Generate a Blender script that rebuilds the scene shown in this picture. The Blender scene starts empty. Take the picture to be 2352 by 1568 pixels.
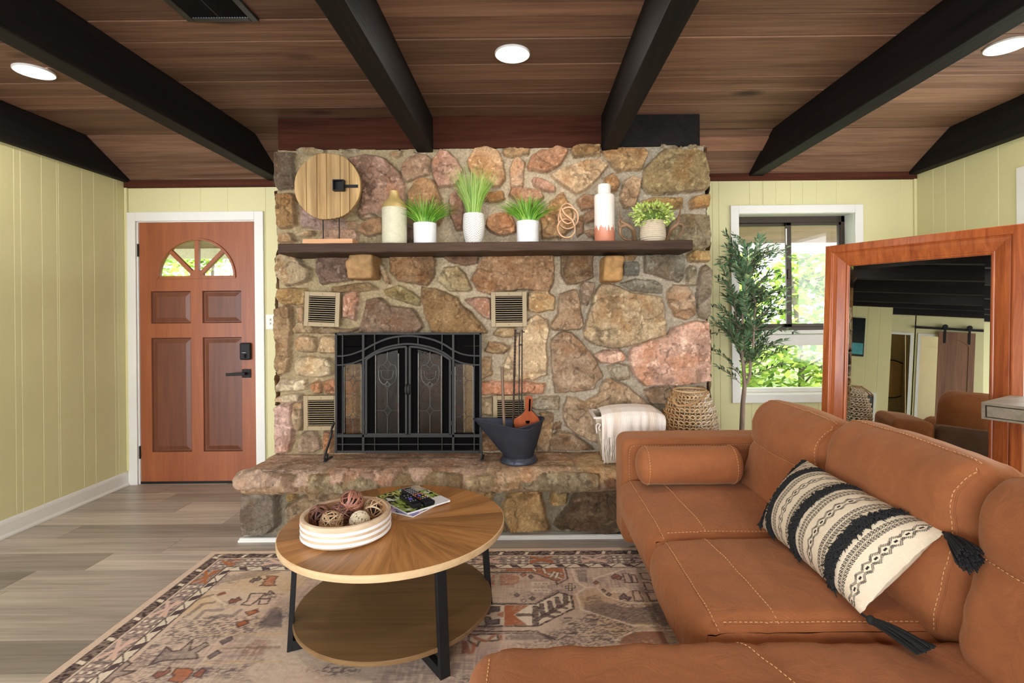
import bpy, math, random
import numpy as np
from mathutils import Vector, Matrix, Euler
random.seed(7)
PI = math.pi
C = bpy.context.scene.collection
# ---------------------------------------------------------------- measuring
FPX, CU, CV, ROLL, HC = 1180.0, 1210.0, 722.0, 0.0095, 1.30
def ray(u, v):
    a, b = u - CU, v - CV
    return ((a - ROLL*b)/FPX, -(b + ROLL*a)/FPX)
def at(u, v, Y):
    a, b = ray(u, v); return Vector((a*Y, Y, HC + b*Y))
def onz(u, v, Z):
    a, b = ray(u, v); Y = (Z - HC)/b; return Vector((a*Y, Y, Z))
def onx(u, v, X):
    a, b = ray(u, v); Y = X/a; return Vector((X, Y, HC + b*Y))
# ---------------------------------------------------------------- colour / noise
def lin(c):
    c = c/255.0
    return c/12.92 if c <= 0.04045 else ((c+0.055)/1.055)**2.4
def S(r, g, b): return (lin(r), lin(g), lin(b), 1.0)
def S3(c): return np.array([lin(c[0]), lin(c[1]), lin(c[2])])
def _hash(ix, iy, seed):
    n = (ix.astype(np.int64)*374761393 + iy.astype(np.int64)*668265263 + seed*1442695041) & 0x7fffffff
    n = ((n ^ (n >> 13))*1274126177) & 0x7fffffff
    n = n ^ (n >> 16)
    return (n & 0xffff)/65535.0
def vnoise(x, y, seed=0):
    x = np.asarray(x, float); y = np.asarray(y, float)
    ix, iy = np.floor(x), np.floor(y); fx, fy = x-ix, y-iy
    fx = fx*fx*(3-2*fx); fy = fy*fy*(3-2*fy)
    a = _hash(ix, iy, seed); b = _hash(ix+1, iy, seed); c = _hash(ix, iy+1, seed); d = _hash(ix+1, iy+1, seed)
    return (a*(1-fx)+b*fx)*(1-fy) + (c*(1-fx)+d*fx)*fy
def fbm(x, y, o=4, seed=0):
    s, a, t = 0, 0.5, 0
    for k in range(o):
        s = s + a*vnoise(x*2**k, y*2**k, seed+k*17); t += a; a *= 0.5
    return s/t
def sstep(a, b, x):
    t = np.clip((x-a)/(b-a), 0, 1); return t*t*(3-2*t)
def poly_sd(px, py, poly):
    """signed distance (positive inside) of points to a polygon"""
    n = len(poly); d = np.full(px.shape, 1e9); ins = np.zeros(px.shape, bool)
    for i in range(n):
        x0, y0 = poly[i]; x1, y1 = poly[(i+1) % n]
        ex, ey = x1-x0, y1-y0; L = ex*ex+ey*ey+1e-12
        t = np.clip(((px-x0)*ex+(py-y0)*ey)/L, 0, 1)
        d = np.minimum(d, (px-x0-t*ex)**2+(py-y0-t*ey)**2)
        c = ((y0 > py) != (y1 > py))
        if y1 != y0: ins ^= c & (px < (x1-x0)*(py-y0)/(y1-y0)+x0)
    d = np.sqrt(d); return np.where(ins, d, -d)
# ---------------------------------------------------------------- materials
MATS = {}
class NT:
    def __init__(s, name):
        s.m = bpy.data.materials.new(name); s.m.use_nodes = True; s.t = s.m.node_tree
        s.t.nodes.clear(); s.out = s.t.nodes.new('ShaderNodeOutputMaterial')
        s.b = s.n('ShaderNodeBsdfPrincipled'); s.l(s.b.outputs[0], s.out.inputs[0])
    def n(s, k, **kw):
        x = s.t.nodes.new(k)
        for a, v in kw.items(): setattr(x, a, v)
        return x
    def l(s, a, b): s.t.links.new(a, b)
    def set(s, **kw):
        for k, v in kw.items(): s.b.inputs[k.replace('_', ' ')].default_value = v
    def coord(s, scale=(1, 1, 1), rot=(0, 0, 0), loc=(0, 0, 0)):
        tc = s.n('ShaderNodeTexCoord'); mp = s.n('ShaderNodeMapping')
        mp.inputs['Scale'].default_value = scale; mp.inputs['Rotation'].default_value = rot; mp.inputs['Location'].default_value = loc
        s.l(tc.outputs['Object'], mp.inputs['Vector']); return mp.outputs[0]
    def noise(s, vec, scale, detail=4, rough=0.55, dist=0.0):
        x = s.n('ShaderNodeTexNoise'); x.inputs['Scale'].default_value = scale; x.inputs['Detail'].default_value = detail
        x.inputs['Roughness'].default_value = rough; x.inputs['Distortion'].default_value = dist
        if vec is not None: s.l(vec, x.inputs['Vector'])
        return x.outputs['Fac']
    def ramp(s, fac, stops):
        r = s.n('ShaderNodeValToRGB'); e = r.color_ramp.elements
        while len(e) > len(stops): e.remove(e[-1])
        while len(e) < len(stops): e.new(0.5)
        for i, (p, c) in enumerate(stops): e[i].position = p; e[i].color = c
        s.l(fac, r.inputs[0]); return r.outputs[0]
    def mix(s, fac, a, b, mode='MIX'):
        x = s.n('ShaderNodeMix', data_type='RGBA', blend_type=mode)
        for v, i in ((fac, 0), (a, 6), (b, 7)):
            if isinstance(v, (int, float)): x.inputs[i].default_value = v
            elif isinstance(v, tuple): x.inputs[i].default_value = v
            else: s.l(v, x.inputs[i])
        return x.outputs[2]
    def math(s, op, a, b=None, clamp=False):
        x = s.n('ShaderNodeMath', operation=op); x.use_clamp = clamp
        for v, i in ((a, 0), (b, 1)):
            if v is None: continue
            if isinstance(v, (int, float)): x.inputs[i].default_value = v
            else: s.l(v, x.inputs[i])
        return x.outputs[0]
    def attr(s, name): 
        x = s.n('ShaderNodeAttribute'); x.attribute_name = name; return x
    def bump(s, h, strength=0.3, dist=0.01):
        x = s.n('ShaderNodeBump'); x.inputs['Strength'].default_value = strength; x.inputs['Distance'].default_value = dist
        s.l(h, x.inputs['Height']); s.l(x.outputs[0], s.b.inputs['Normal'])
    def col(s, c): s.l(c, s.b.inputs['Base Color'])
def scale_c(c, k): return (c[0]*k, c[1]*k, c[2]*k, 1)
def plain(name, c, rough=0.5, metal=0.0, var=0.12, ns=30.0, bump=0.0, bs=200.0, spec=0.5, sheen=0.0, coat=0.0):
    if name in MATS: return MATS[name]
    t = NT(name); v = t.coord()
    n = t.noise(v, ns, 4)
    t.col(t.ramp(n, [(0.25, scale_c(c, 1-var)), (0.75, scale_c(c, 1+var))]))
    t.set(Roughness=rough, Metallic=metal); t.b.inputs['Specular IOR Level'].default_value = spec
    if sheen: t.b.inputs['Sheen Weight'].default_value = sheen
    if coat: t.b.inputs['Coat Weight'].default_value = coat; t.b.inputs['Coat Roughness'].default_value = 0.15
    if bump: t.bump(t.noise(v, bs, 3), bump, 0.004)
    MATS[name] = t.m; return t.m
def wood(name, c1, c2, grain='X', rough=0.5, fine=60.0, stretch=0.06, knots=0.0, bump=0.15, tone=False, coat=0.0, spec=0.4, kc=None):
    """grain runs along the given axis; tone=True varies by the per-plank attribute"""
    if name in MATS: return MATS[name]
    t = NT(name); sc = [1, 1, 1]; sc['XYZ'.index(grain)] = stretch
    v = t.coord(tuple(sc))
    if tone:
        a = t.attr('tone'); off = t.n('ShaderNodeVectorMath', operation='MULTIPLY_ADD')
        t.l(a.outputs['Vector'], off.inputs[0]); off.inputs[1].default_value = (37.0, 53.0, 71.0); t.l(v, off.inputs[2]); v = off.outputs[0]
    n1 = t.noise(v, fine, 5, 0.6, 0.6); n2 = t.noise(v, fine*0.16, 3, 0.5, 0.8)
    f = t.math('ADD', t.math('MULTIPLY', n1, 0.55), t.math('MULTIPLY', n2, 0.45))
    c = t.ramp(f, [(0.32, c1), (0.68, c2)])
    if knots:
        vo = t.n('ShaderNodeTexVoronoi'); vo.inputs['Scale'].default_value = knots
        sc2 = [1, 1, 1]; sc2['XYZ'.index(grain)] = 0.45
        v2 = t.coord(tuple(sc2)); t.l(v2, vo.inputs['Vector'])
        k = t.ramp(vo.outputs['Distance'], [(0.04, (1, 1, 1, 1)), (0.12, (0, 0, 0, 1))])
        c = t.mix(k, c, kc or scale_c(c1, 0.45))
    if tone:
        k = t.math('ADD', t.math('MULTIPLY', a.outputs['Fac'], 0.75), 0.62)
        h = t.n('ShaderNodeHueSaturation'); t.l(c, h.inputs['Color']); t.l(k, h.inputs['Value']); c = h.outputs[0]
    t.col(c); t.set(Roughness=rough); t.b.inputs['Specular IOR Level'].default_value = spec
    if coat: t.b.inputs['Coat Weight'].default_value = coat; t.b.inputs['Coat Roughness'].default_value = 0.25
    if bump: t.bump(n1, bump, 0.003)
    MATS[name] = t.m; return t.m
def vcol(name, rough=0.85, var=0.25, ns=60.0, bump=0.5, bs=120.0, bd=0.004, spec=0.3, mott=None):
    """material that takes its own colour from the mesh's 'pigment' attribute, with fine mottling"""
    if name in MATS: return MATS[name]
    t = NT(name); a = t.attr('pigment'); v = t.coord()
    n = t.noise(v, ns, 6, 0.65)
    k = t.ramp(n, [(0.28, (1-var,)*3+(1,)), (0.72, (1+var,)*3+(1,))])
    c = t.mix(1.0, a.outputs['Color'], k, 'MULTIPLY')
    if mott:
        m = t.ramp(t.noise(v, mott[0], 5, 0.7), [(0.60, (0, 0, 0, 1)), (0.72, (1, 1, 1, 1))])
        c = t.mix(t.math('MULTIPLY', m, mott[1]), c, mott[2])
    t.col(c); t.set(Roughness=rough); t.b.inputs['Specular IOR Level'].default_value = spec
    if bump: t.bump(t.math('ADD', t.noise(v, bs, 5, 0.7), t.math('MULTIPLY', n, 1.2)), bump, bd)
    MATS[name] = t.m; return t.m
# ---------------------------------------------------------------- objects
def props(o, label=None, cat=None, group=None, kind=None):
    if label: o['label'] = label
    if cat: o['category'] = cat
    if group: o['group'] = group
    if kind: o['kind'] = kind
    return o
def thing(name, label, cat, loc=(0, 0, 0), rotz=0.0, group=None):
    o = bpy.data.objects.new(name, None); C.objects.link(o); o.empty_display_size = 0.1
    o.location = loc; o.rotation_euler = (0, 0, rotz)
    return props(o, label, cat, group)
def link(name, me, mat, parent=None, local=False, label=None):
    o = bpy.data.objects.new(name, me); C.objects.link(o)
    for m in (mat if isinstance(mat, (list, tuple)) else [mat]): me.materials.append(m)
    if parent is not None:
        o.parent = parent
        if parent.type == 'EMPTY' and not local:
            o.matrix_parent_inverse = (Matrix.Translation(parent.location) @ parent.rotation_euler.to_matrix().to_4x4()).inverted()
    if label: o['label'] = label
    return o
def duplicate(root, loc, rotz=None, label=None, name=None):
    r = root.copy(); C.objects.link(r); r.location = loc
    if rotz is not None: r.rotation_euler = (0, 0, rotz)
    if label: r['label'] = label
    for ch in root.children:
        c = ch.copy(); C.objects.link(c); c.parent = r
        for g in ch.children:
            d = g.copy(); C.objects.link(d); d.parent = c
    return r
class MB:
    """collects faces, then links them as ONE mesh object"""
    def __init__(s): s.v = []; s.f = []; s.mi = []; s.cur = 0; s.tone = []; s.ct = 0.5
    def add(s, vs, fs):
        b = len(s.v); s.v += [tuple(p) for p in vs]
        for f in fs: s.f.append(tuple(i+b for i in f)); s.mi.append(s.cur); s.tone.append(s.ct)
        return s
    def box(s, a, b):
        x0, y0, z0 = a; x1, y1, z1 = b
        return s.add([(x0, y0, z0), (x1, y0, z0), (x1, y1, z0), (x0, y1, z0), (x0, y0, z1), (x1, y0, z1), (x1, y1, z1), (x0, y1, z1)],
                     [(0, 3, 2, 1), (4, 5, 6, 7), (0, 1, 5, 4), (1, 2, 6, 5), (2, 3, 7, 6), (3, 0, 4, 7)])
    def cbox(s, c, size, M=None):
        c = Vector(c); h = Vector(size)*0.5; P = []
        for z in (-1, 1):
            for x, y in ((-1, -1), (1, -1), (1, 1), (-1, 1)):
                p = Vector((x*h.x, y*h.y, z*h.z)); P.append(c + (M @ p if M else p))
        return s.add(P, [(0, 3, 2, 1), (4, 5, 6, 7), (0, 1, 5, 4), (1, 2, 6, 5), (2, 3, 7, 6), (3, 0, 4, 7)])
    def prism(s, poly, e):
        """poly: list of 3-D points, extruded by vector e"""
        n = len(poly); P = [Vector(p) for p in poly]; Q = [p+Vector(e) for p in P]
        return s.add(P+Q, [tuple(range(n))[::-1], tuple(range(n, 2*n))] + [(i, (i+1) % n, n+(i+1) % n, n+i) for i in range(n)])
    def bar(s, p, q, w, t, up=(0, 0, 1)):
        p, q = Vector(p), Vector(q); d = (q-p).normalized(); side = d.cross(Vector(up))
        if side.length < 1e-4: side = d.cross(Vector((1, 0, 0)))
        side.normalize(); u2 = side.cross(d)
        A = [side*w*0.5+u2*t*0.5, -side*w*0.5+u2*t*0.5, -side*w*0.5-u2*t*0.5, side*w*0.5-u2*t*0.5]
        return s.add([p+a for a in A]+[q+a for a in A], [(0, 1, 2, 3), (7, 6, 5, 4)]+[(i, i+4, (i+1) % 4+4, (i+1) % 4) for i in range(4)])
    def sweep(s, path, prof, up=(0, 0, 1), closed=False, caps=True):
        """prof: list of (side, up) offsets; up may be a list per point"""
        path = [Vector(p) for p in path]; n = len(path); m = len(prof); P = []
        for i, p in enumerate(path):
            if closed: d = path[(i+1) % n]-path[i-1]
            else: d = path[min(i+1, n-1)]-path[max(i-1, 0)]
            d.normalize(); U = Vector(up[i] if isinstance(up, list) else up); sd = d.cross(U)
            if sd.length < 1e-5: sd = d.cross(Vector((0.3, 1, 0.2)))
            sd.normalize(); u2 = sd.cross(d)
            for a, b in prof: P.append(p+sd*a+u2*b)
        F = []
        for i in range(n if closed else n-1):
            j = (i+1) % n
            for k in range(m): F.append((i*m+k, i*m+(k+1) % m, j*m+(k+1) % m, j*m+k))
        if not closed and caps: F += [tuple(range(m))[::-1], tuple(range((n-1)*m, n*m))]
        return s.add(P, F)
    def tube(s, path, r, k=8, closed=False):
        path = [Vector(p) for p in path]; n = len(path); P = []; F = []
        rr = r if isinstance(r, (list, tuple)) else [r]*n
        N = None
        for i, p in enumerate(path):
            d = (path[(i+1) % n]-path[i-1]) if closed else path[min(i+1, n-1)]-path[max(i-1, 0)]
            if d.length < 1e-9: d = Vector((0, 0, 1))
            d.normalize()
            if N is None:
                N = d.orthogonal().normalized()
            N = (N-d*N.dot(d))
            if N.length < 1e-6: N = d.orthogonal()
            N.normalize(); B = d.cross(N)
            for j in range(k):
                a = 2*PI*j/k; P.append(p+(N*math.cos(a)+B*math.sin(a))*rr[i])
        for i in range(n if closed else n-1):
            q = (i+1) % n
            for j in range(k): F.append((i*k+j, i*k+(j+1) % k, q*k+(j+1) % k, q*k+j))
        if not closed: F += [tuple(range(k))[::-1], tuple(range((n-1)*k, n*k))]
        return s.add(P, F)
    def lathe(s, prof, c=(0, 0, 0), k=40, fn=None):
        """prof: (radius, z); open ends closed if radius>0 at ends"""
        c = Vector(c); P = []; F = []; m = len(prof)
        for r, z in prof:
            for j in range(k):
                a = 2*PI*j/k; p = Vector((r*math.cos(a), r*math.sin(a), z))
                if fn: p = fn(p, a)
                P.append(c+p)
        for i in range(m-1):
            for j in range(k): F.append((i*k+j, i*k+(j+1) % k, (i+1)*k+(j+1) % k, (i+1)*k+j))
        if prof[0][0] < .0025: F.append(tuple(range(k))[::-1])
        if prof[-1][0] < .0025: F.append(tuple(range((m-1)*k, m*k)))
        return s.add(P, F)
    def ball(s, c, r, k=12):
        c = Vector(c); R = r if isinstance(r, (tuple, list)) else (r, r, r)
        P = [c+Vector((0, 0, -R[2]))]; h = k//2
        for i in range(1, h):
            ph = PI*i/h - PI/2
            for j in range(k):
                a = 2*PI*j/k; P.append(c+Vector((R[0]*math.cos(ph)*math.cos(a), R[1]*math.cos(ph)*math.sin(a), R[2]*math.sin(ph))))
        P.append(c+Vector((0, 0, R[2]))); F = []
        for j in range(k): F.append((0, 1+(j+1) % k, 1+j))
        for i in range(h-2):
            for j in range(k): F.append((1+i*k+j, 1+i*k+(j+1) % k, 1+(i+1)*k+(j+1) % k, 1+(i+1)*k+j))
        e = len(P)-1; o = 1+(h-2)*k
        for j in range(k): F.append((o+j, o+(j+1) % k, e))
        return s.add(P, F)
    def build(s, name, mat, parent=None, smooth=None, bevel=0.0, seg=2, local=False, label=None, tone=False, sub=0, solid=0.0):
        me = bpy.data.meshes.new(name); me.from_pydata(s.v, [], s.f)
        o = link(name, me, mat, parent, local, label)
        if any(s.mi): me.polygons.foreach_set('material_index', s.mi)
        if tone:
            a = me.attributes.new('tone', 'FLOAT', 'FACE'); a.data.foreach_set('value', s.tone)
        if smooth is not None:
            me.polygons.foreach_set('use_smooth', [True]*len(me.polygons))
            if smooth < 180: me.set_sharp_from_angle(angle=math.radians(smooth))
        if solid:
            q = o.modifiers.new('thick', 'SOLIDIFY'); q.thickness = solid; q.offset = 0
        if bevel:
            b = o.modifiers.new('edges', 'BEVEL'); b.width = bevel; b.segments = seg; b.limit_method = 'ANGLE'; b.angle_limit = math.radians(40)
            b.harden_normals = False
        if sub:
            q = o.modifiers.new('soft', 'SUBSURF'); q.levels = sub; q.render_levels = sub
        me.validate(); me.update()
        return o
def grid_mesh(name, P, col=None, mask=None, closed_u=False, smooth=True, skirt=None):
    """P: (ny,nx,3) array; mask: (ny-1,nx-1) cells kept; skirt: vector to pull the rim back by"""
    ny, nx = P.shape[:2]; idx = np.arange(ny*nx).reshape(ny, nx)
    if closed_u:
        a = idx; b = np.roll(idx, -1, axis=1); q = np.stack([a[:-1], b[:-1], b[1:], a[1:]], -1)
    else: q = np.stack([idx[:-1, :-1], idx[:-1, 1:], idx[1:, 1:], idx[1:, :-1]], -1)
    if mask is not None: q = q[mask]
    q = q.reshape(-1, 4); V = P.reshape(-1, 3); cc = None if col is None else col.reshape(-1, 3)
    if skirt is not None:
        e = np.concatenate([q[:, [0, 1]], q[:, [1, 2]], q[:, [2, 3]], q[:, [3, 0]]])
        key = np.minimum(e[:, 0], e[:, 1])*(ny*nx)+np.maximum(e[:, 0], e[:, 1])
        _, i, n = np.unique(key, return_index=True, return_counts=True); be = e[i[n == 1]]
        b = np.unique(be); mp = np.full(len(V), -1); mp[b] = len(V)+np.arange(len(b))
        V = np.concatenate([V, V[b]+np.array(skirt)]); 
        if cc is not None: cc = np.concatenate([cc, cc[b]])
        q = np.concatenate([q, np.stack([be[:, 1], be[:, 0], mp[be[:, 0]], mp[be[:, 1]]], -1)])
    used = np.unique(q); mp = np.full(len(V), -1); mp[used] = np.arange(len(used)); V = V[used]; q = mp[q]
    me = bpy.data.meshes.new(name); me.vertices.add(len(V)); me.vertices.foreach_set('co', V.astype(np.float32).ravel())
    me.loops.add(q.size); me.loops.foreach_set('vertex_index', q.astype(np.int32).ravel())
    me.polygons.add(len(q)); me.polygons.foreach_set('loop_start', np.arange(0, q.size, 4, dtype=np.int32))
    me.polygons.foreach_set('loop_total', np.full(len(q), 4, np.int32))
    me.update(calc_edges=True)
    if cc is not None:
        cc = cc[used]; a = me.attributes.new('pigment', 'FLOAT_COLOR', 'POINT')
        a.data.foreach_set('color', np.concatenate([cc, np.ones((len(cc), 1))], 1).astype(np.float32).ravel())
    if smooth: me.polygons.foreach_set('use_smooth', np.ones(len(q), bool))
    me.validate(); return me
def arc(c, r, a0, a1, n, ax=(1, 0, 0), ay=(0, 0, 1)):
    c, ax, ay = Vector(c), Vector(ax), Vector(ay)
    return [c+ax*r*math.cos(a0+(a1-a0)*i/n)+ay*r*math.sin(a0+(a1-a0)*i/n) for i in range(n+1)]
def spline(pts, n=8):
    """Catmull-Rom through the points"""
    P = [Vector(p) for p in pts]; out = []
    for i in range(len(P)-1):
        p0 = P[max(i-1, 0)]; p1 = P[i]; p2 = P[i+1]; p3 = P[min(i+2, len(P)-1)]
        for k in range(n):
            t = k/n; out.append(0.5*((2*p1)+(p2-p0)*t+(2*p0-5*p1+4*p2-p3)*t*t+(3*p1-p0-3*p2+p3)*t**3))
    return out+[P[-1]]
# ================================================================ ROOM
YB = 4.02; XL, XR = -3.13, 3.05; ZC = 2.59; ZB = 2.36; YK = 3.62; YF = 3.32
M_wall = plain('wall_paint', S(208, 201, 151), 0.55, var=0.03, ns=3.0, bump=0.05, bs=90)
M_white = plain('white_paint', S(222, 220, 212), 0.4, var=0.03, ns=6)
M_ceil = wood('ceiling_cedar', S(84, 55, 41), S(148, 113, 88), 'X', 0.62, 46, 0.04, knots=2.3, bump=0.5, tone=True)
M_beam = wood('beam_black_stain', S(15, 14, 14), S(36, 32, 30), 'Y', 0.62, 60, 0.05, bump=0.6, spec=0.14)
M_floor = wood('floor_vinyl_oak', S(132, 121, 109), S(203, 190, 174), 'X', 0.34, 34, 0.045, bump=0.06, tone=True, spec=0.5)
M_black = plain('black_metal', S(30, 29, 29), 0.5, 0.0, var=0.2, ns=40, spec=.2)
M_dark = plain('dark_void', S(14, 13, 13), 0.9, spec=0.0)
def glass_mat(name, tint=(1, 1, 1, 1), gloss=0.08):
    t = NT(name); tr = t.n('ShaderNodeBsdfTransparent'); gl = t.n('ShaderNodeBsdfGlossy'); mx = t.n('ShaderNodeMixShader')
    tr.inputs[0].default_value = tint; gl.inputs['Roughness'].default_value = 0.03; mx.inputs[0].default_value = gloss
    t.l(tr.outputs[0], mx.inputs[1]); t.l(gl.outputs[0], mx.inputs[2]); t.l(mx.outputs[0], t.out.inputs[0]); return t.m
M_pane = glass_mat('window_glass', gloss=0.04)
def emis(name, c, s):
    t = NT(name); t.set(Emission_Color=c, Emission_Strength=s); t.set(Base_Color=c); return t.m
M_lamp = emis('lamp_diffuser', (1.0, 0.94, 0.86, 1), 88.0)

def grooved(mb, p0, p1, z0, z1, gs, nrm, d=0.003, w=0.006):
    """vertical wall strip from p0 to p1 (xy) with V grooves at distances gs"""
    p0, p1 = Vector(p0), Vector(p1); L = (p1-p0).length; u = (p1-p0)/L; n = Vector(nrm)
    pts = [p0]
    for g in sorted(gs):
        if 0.02 < g < L-0.02: pts += [p0+u*(g-w/2), p0+u*g-n*d, p0+u*(g+w/2)]
    pts.append(p1); k = len(pts)
    P = [(p.x, p.y, z0) for p in pts]+[(p.x, p.y, z1) for p in pts]
    mb.add(P, [(i, i+1, k+i+1, k+i) for i in range(k-1)])
def structure(o): o['kind'] = 'structure'; return o
# --- floor -------------------------------------------------------
mb = MB(); rnd = random.Random(3); PW = 0.193; gap = 0.0012
known = {0: ([-2.8, -1.67], [.35, .22, .62]), -1: ([-2.04], [.75, .85]), -2: ([-2.3], [.18, .9]), 1: ([-1.93], [.8, .5]), 2: ([-2.37], [.3, .8]),
         3: ([-2.6], [.6, .25]), -3: ([-1.2], [.55, .6]), -4: ([-2.5], [.45, .5]), -5: ([-2.65], [.8, .4]), 4: ([-2.75, -1.5], [.2, .4, .5])}
for r in range(-33, 8):
    ya, yb = 3.043+r*PW, 3.043+(r+1)*PW
    if yb > 4.2: yb = 4.2
    xs, tn = known.get(r, ([], [rnd.random()]))
    xs = list(xs); tn = list(tn)
    x = xs[0] if xs else -2.5+rnd.random()*1.4
    if not xs: xs = [x]; tn.append(rnd.random())
    x = xs[0]
    while x-1.35 > -9.0: x -= 1.2+0.3*rnd.random(); xs.insert(0, x); tn.insert(0, rnd.random())
    x = xs[-1]
    while x+1.35 < 3.2: x += 1.2+0.3*rnd.random(); xs.append(x); tn.append(rnd.random())
    xs = [-9.5]+xs+[3.3]
    for i in range(len(xs)-1):
        mb.ct = tn[i] if i < len(tn) else rnd.random()
        mb.box((xs[i]+gap, ya+gap, -0.03), (xs[i+1]-gap, yb-gap, 0.0))
structure(mb.build('floor', M_floor, tone=True))
mb = MB(); mb.box((-9.6, -3.4, -0.12), (3.4, 4.25, -0.03)); structure(mb.build('floor_slab', M_dark))
# --- ceiling -----------------------------------------------------
mb = MB(); rnd = random.Random(11)
bays = [-9.2, -6.9, -5.65, -4.4, -3.1, -1.946, -0.652, 0.546, 1.797, 3.2]
ys = [YK]
for v in (237, 207, 175.5, 141, 83, 33): ys.append(1.29*1180/(716-v))
while ys[-1] > -3.2: ys.append(ys[-1]-0.17-0.06*rnd.random())
for i in range(len(bays)-1):
    base = {4: .42, 5: .3, 6: .45, 7: .62, 8: .66}.get(i, .4)
    for k in range(len(ys)-1):
        dy = 0 if i in (5, 6, 7) else 0.0
        mb.ct = min(1, max(0, base+(rnd.random()-.5)*.75)); z = ZC+rnd.random()*0.004
        mb.box((bays[i], ys[k+1]+0.003, z), (bays[i+1], ys[k]-0.003, z+0.03))
structure(mb.build('ceiling', M_ceil, tone=True, bevel=0.004, seg=1))
mb = MB(); mb.box((-9.2, -3.3, ZC+0.034), (3.3, YK+0.05, ZC+0.06)); structure(mb.build('ceiling_deck', M_dark))
# sloping boards down to the back wall
mb = MB(); d = Vector((0, YB+0.02-YK, ZB-ZC)); L = d.length; d.normalize(); nn = Vector((0, d.z, -d.y))
def slope_board(x0, x1, s0, s1, tone):
    mb.ct = tone; a = Vector((x0, YK, ZC))+d*s0; b = Vector((x0, YK, ZC))+d*s1; e = Vector((x1-x0, 0, 0))
    mb.prism([a+d*.0015, b-d*.0015, b-d*.0015-nn*.03, a+d*.0015-nn*.03], e)
for i in range(len(bays)-1):
    s = 0
    for k, w in enumerate((.17, .13, .13, .2)):
        s1 = min(s+w, L)
        if s1-s > .02: slope_board(bays[i], bays[i+1], s, s1, 1.0 if False else min(1, {7: .5, 8: .62, 4: .42}.get(i, .4)+(rnd.random()-.5)*.35))
        s = s1
structure(mb.build('ceiling_eave', M_ceil, tone=True, bevel=0.002, seg=1))
mb = MB(); mb.ct = 0.99; x0 = 1.17
a = Vector((x0, YK, ZC))+d*.06-nn*-.004; b = Vector((x0, YK, ZC))+d*.185-nn*-.004
mb.prism([a, b, b+nn*.012, a+nn*.012], (.575, 0, 0))
M_pale = wood('pale_cedar', S(126, 86, 66), S(170, 124, 98), 'X', 0.6, 42, 0.06, knots=3.0)
structure(mb.build('trim_4', M_pale))
mb = MB(); mb.box((XL, YB-.022, ZB-.045), (-1.6, YB, ZB+.012)); mb.box((1.15, YB-.022, ZB-.045+.012), (XR, YB, ZB+.024))
M_red = wood('red_cedar', S(48, 24, 17), S(84, 47, 33), 'X', 0.85, 40, 0.05, knots=1.6, spec=0.08)
structure(mb.build('trim_5', M_red, bevel=0.003))
# --- beams -------------------------------------------------------
def beam(x0, x1, yend, taper):
    mb = MB()
    if taper: P = [(x0, -3.2, ZB), (x0, YB, ZB), (x0, YB, ZB+.02), (x0, YK-.01, ZC+.001), (x0, -3.2, ZC+.001)]
    else: P = [(x0, -3.2, ZB), (x0, yend, ZB), (x0, yend, ZC+.001), (x0, -3.2, ZC+.001)]
    mb.prism(P, (x1-x0, 0, 0)); return structure(mb.build('ceiling_beam', M_beam, bevel=0.006, seg=2))
for x0, x1, t in ((-3.19, -3.085, 1), (-2.0, -1.895, 1), (-.704, -.60, 0), (.497, .598, 0), (1.74, 1.848, 1), (2.985, 3.09, 1), (-4.46, -4.36, 1), (-5.7, -5.6, 1), (-7.6, -7.5, 1)):
    beam(x0, x1, YF+.03, t)
# header boards over the stone
mb = MB(); mb.ct = .25; mb.box((-1.61, 3.345, 2.385), (-.705, 3.37, ZC)); mb.ct = .5; mb.box((-.60, 3.34, 2.385), (.497, 3.37, ZC)); mb.ct = .3
mb.box((-1.61, 3.36, 2.385), (-1.585, YB, ZC)); mb.box((1.105, 3.36, 2.385), (1.13, YB, ZC))
structure(mb.build('trim_6', M_red, bevel=0.003))
mb = MB(); mb.box((.60, 3.335, 2.385), (1.135, 3.37, ZC)); structure(mb.build('trim_7', M_beam, bevel=0.003))
# --- walls -------------------------------------------------------
ZT = 2.7
gl = [at(u, 700, YB).x for u in (330, 415, 463, 525, 585, 612)]
gr = [at(u, 420, YB).x for u in (1650, 1697, 1751, 1781, 1843, 1920, 2068)]+[at(u, 950, YB).x for u in (1640, 1726, 1757, 1820, 1880)]
DX0, DX1, DZ = -3.05, -2.115, 2.06          # door opening
WX0, WX1, WZ0, WZ1 = 1.66, 2.565, .658, 2.07  # window opening
mb = MB()
def bk(x0, x1, z0, z1, gs): grooved(mb, (x0, YB), (x1, YB), z0, z1, [g-x0 for g in gs], (0, -1))
bk(-9.3, XL, 0, ZT, [-9+.2*i for i in range(29)]); bk(XL, DX0, 0, ZT, []); bk(DX0, DX1, DZ, ZT, gl); bk(DX1, -1.3, 0, ZT, gl)
bk(-1.3, .9, 0, ZT, []); bk(.9, WX0, 0, ZT, gr); bk(WX0, WX1, WZ1, ZT, gr); bk(WX0, WX1, 0, WZ0, gr); bk(WX1, XR+.1, 0, ZT, gr)
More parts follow.
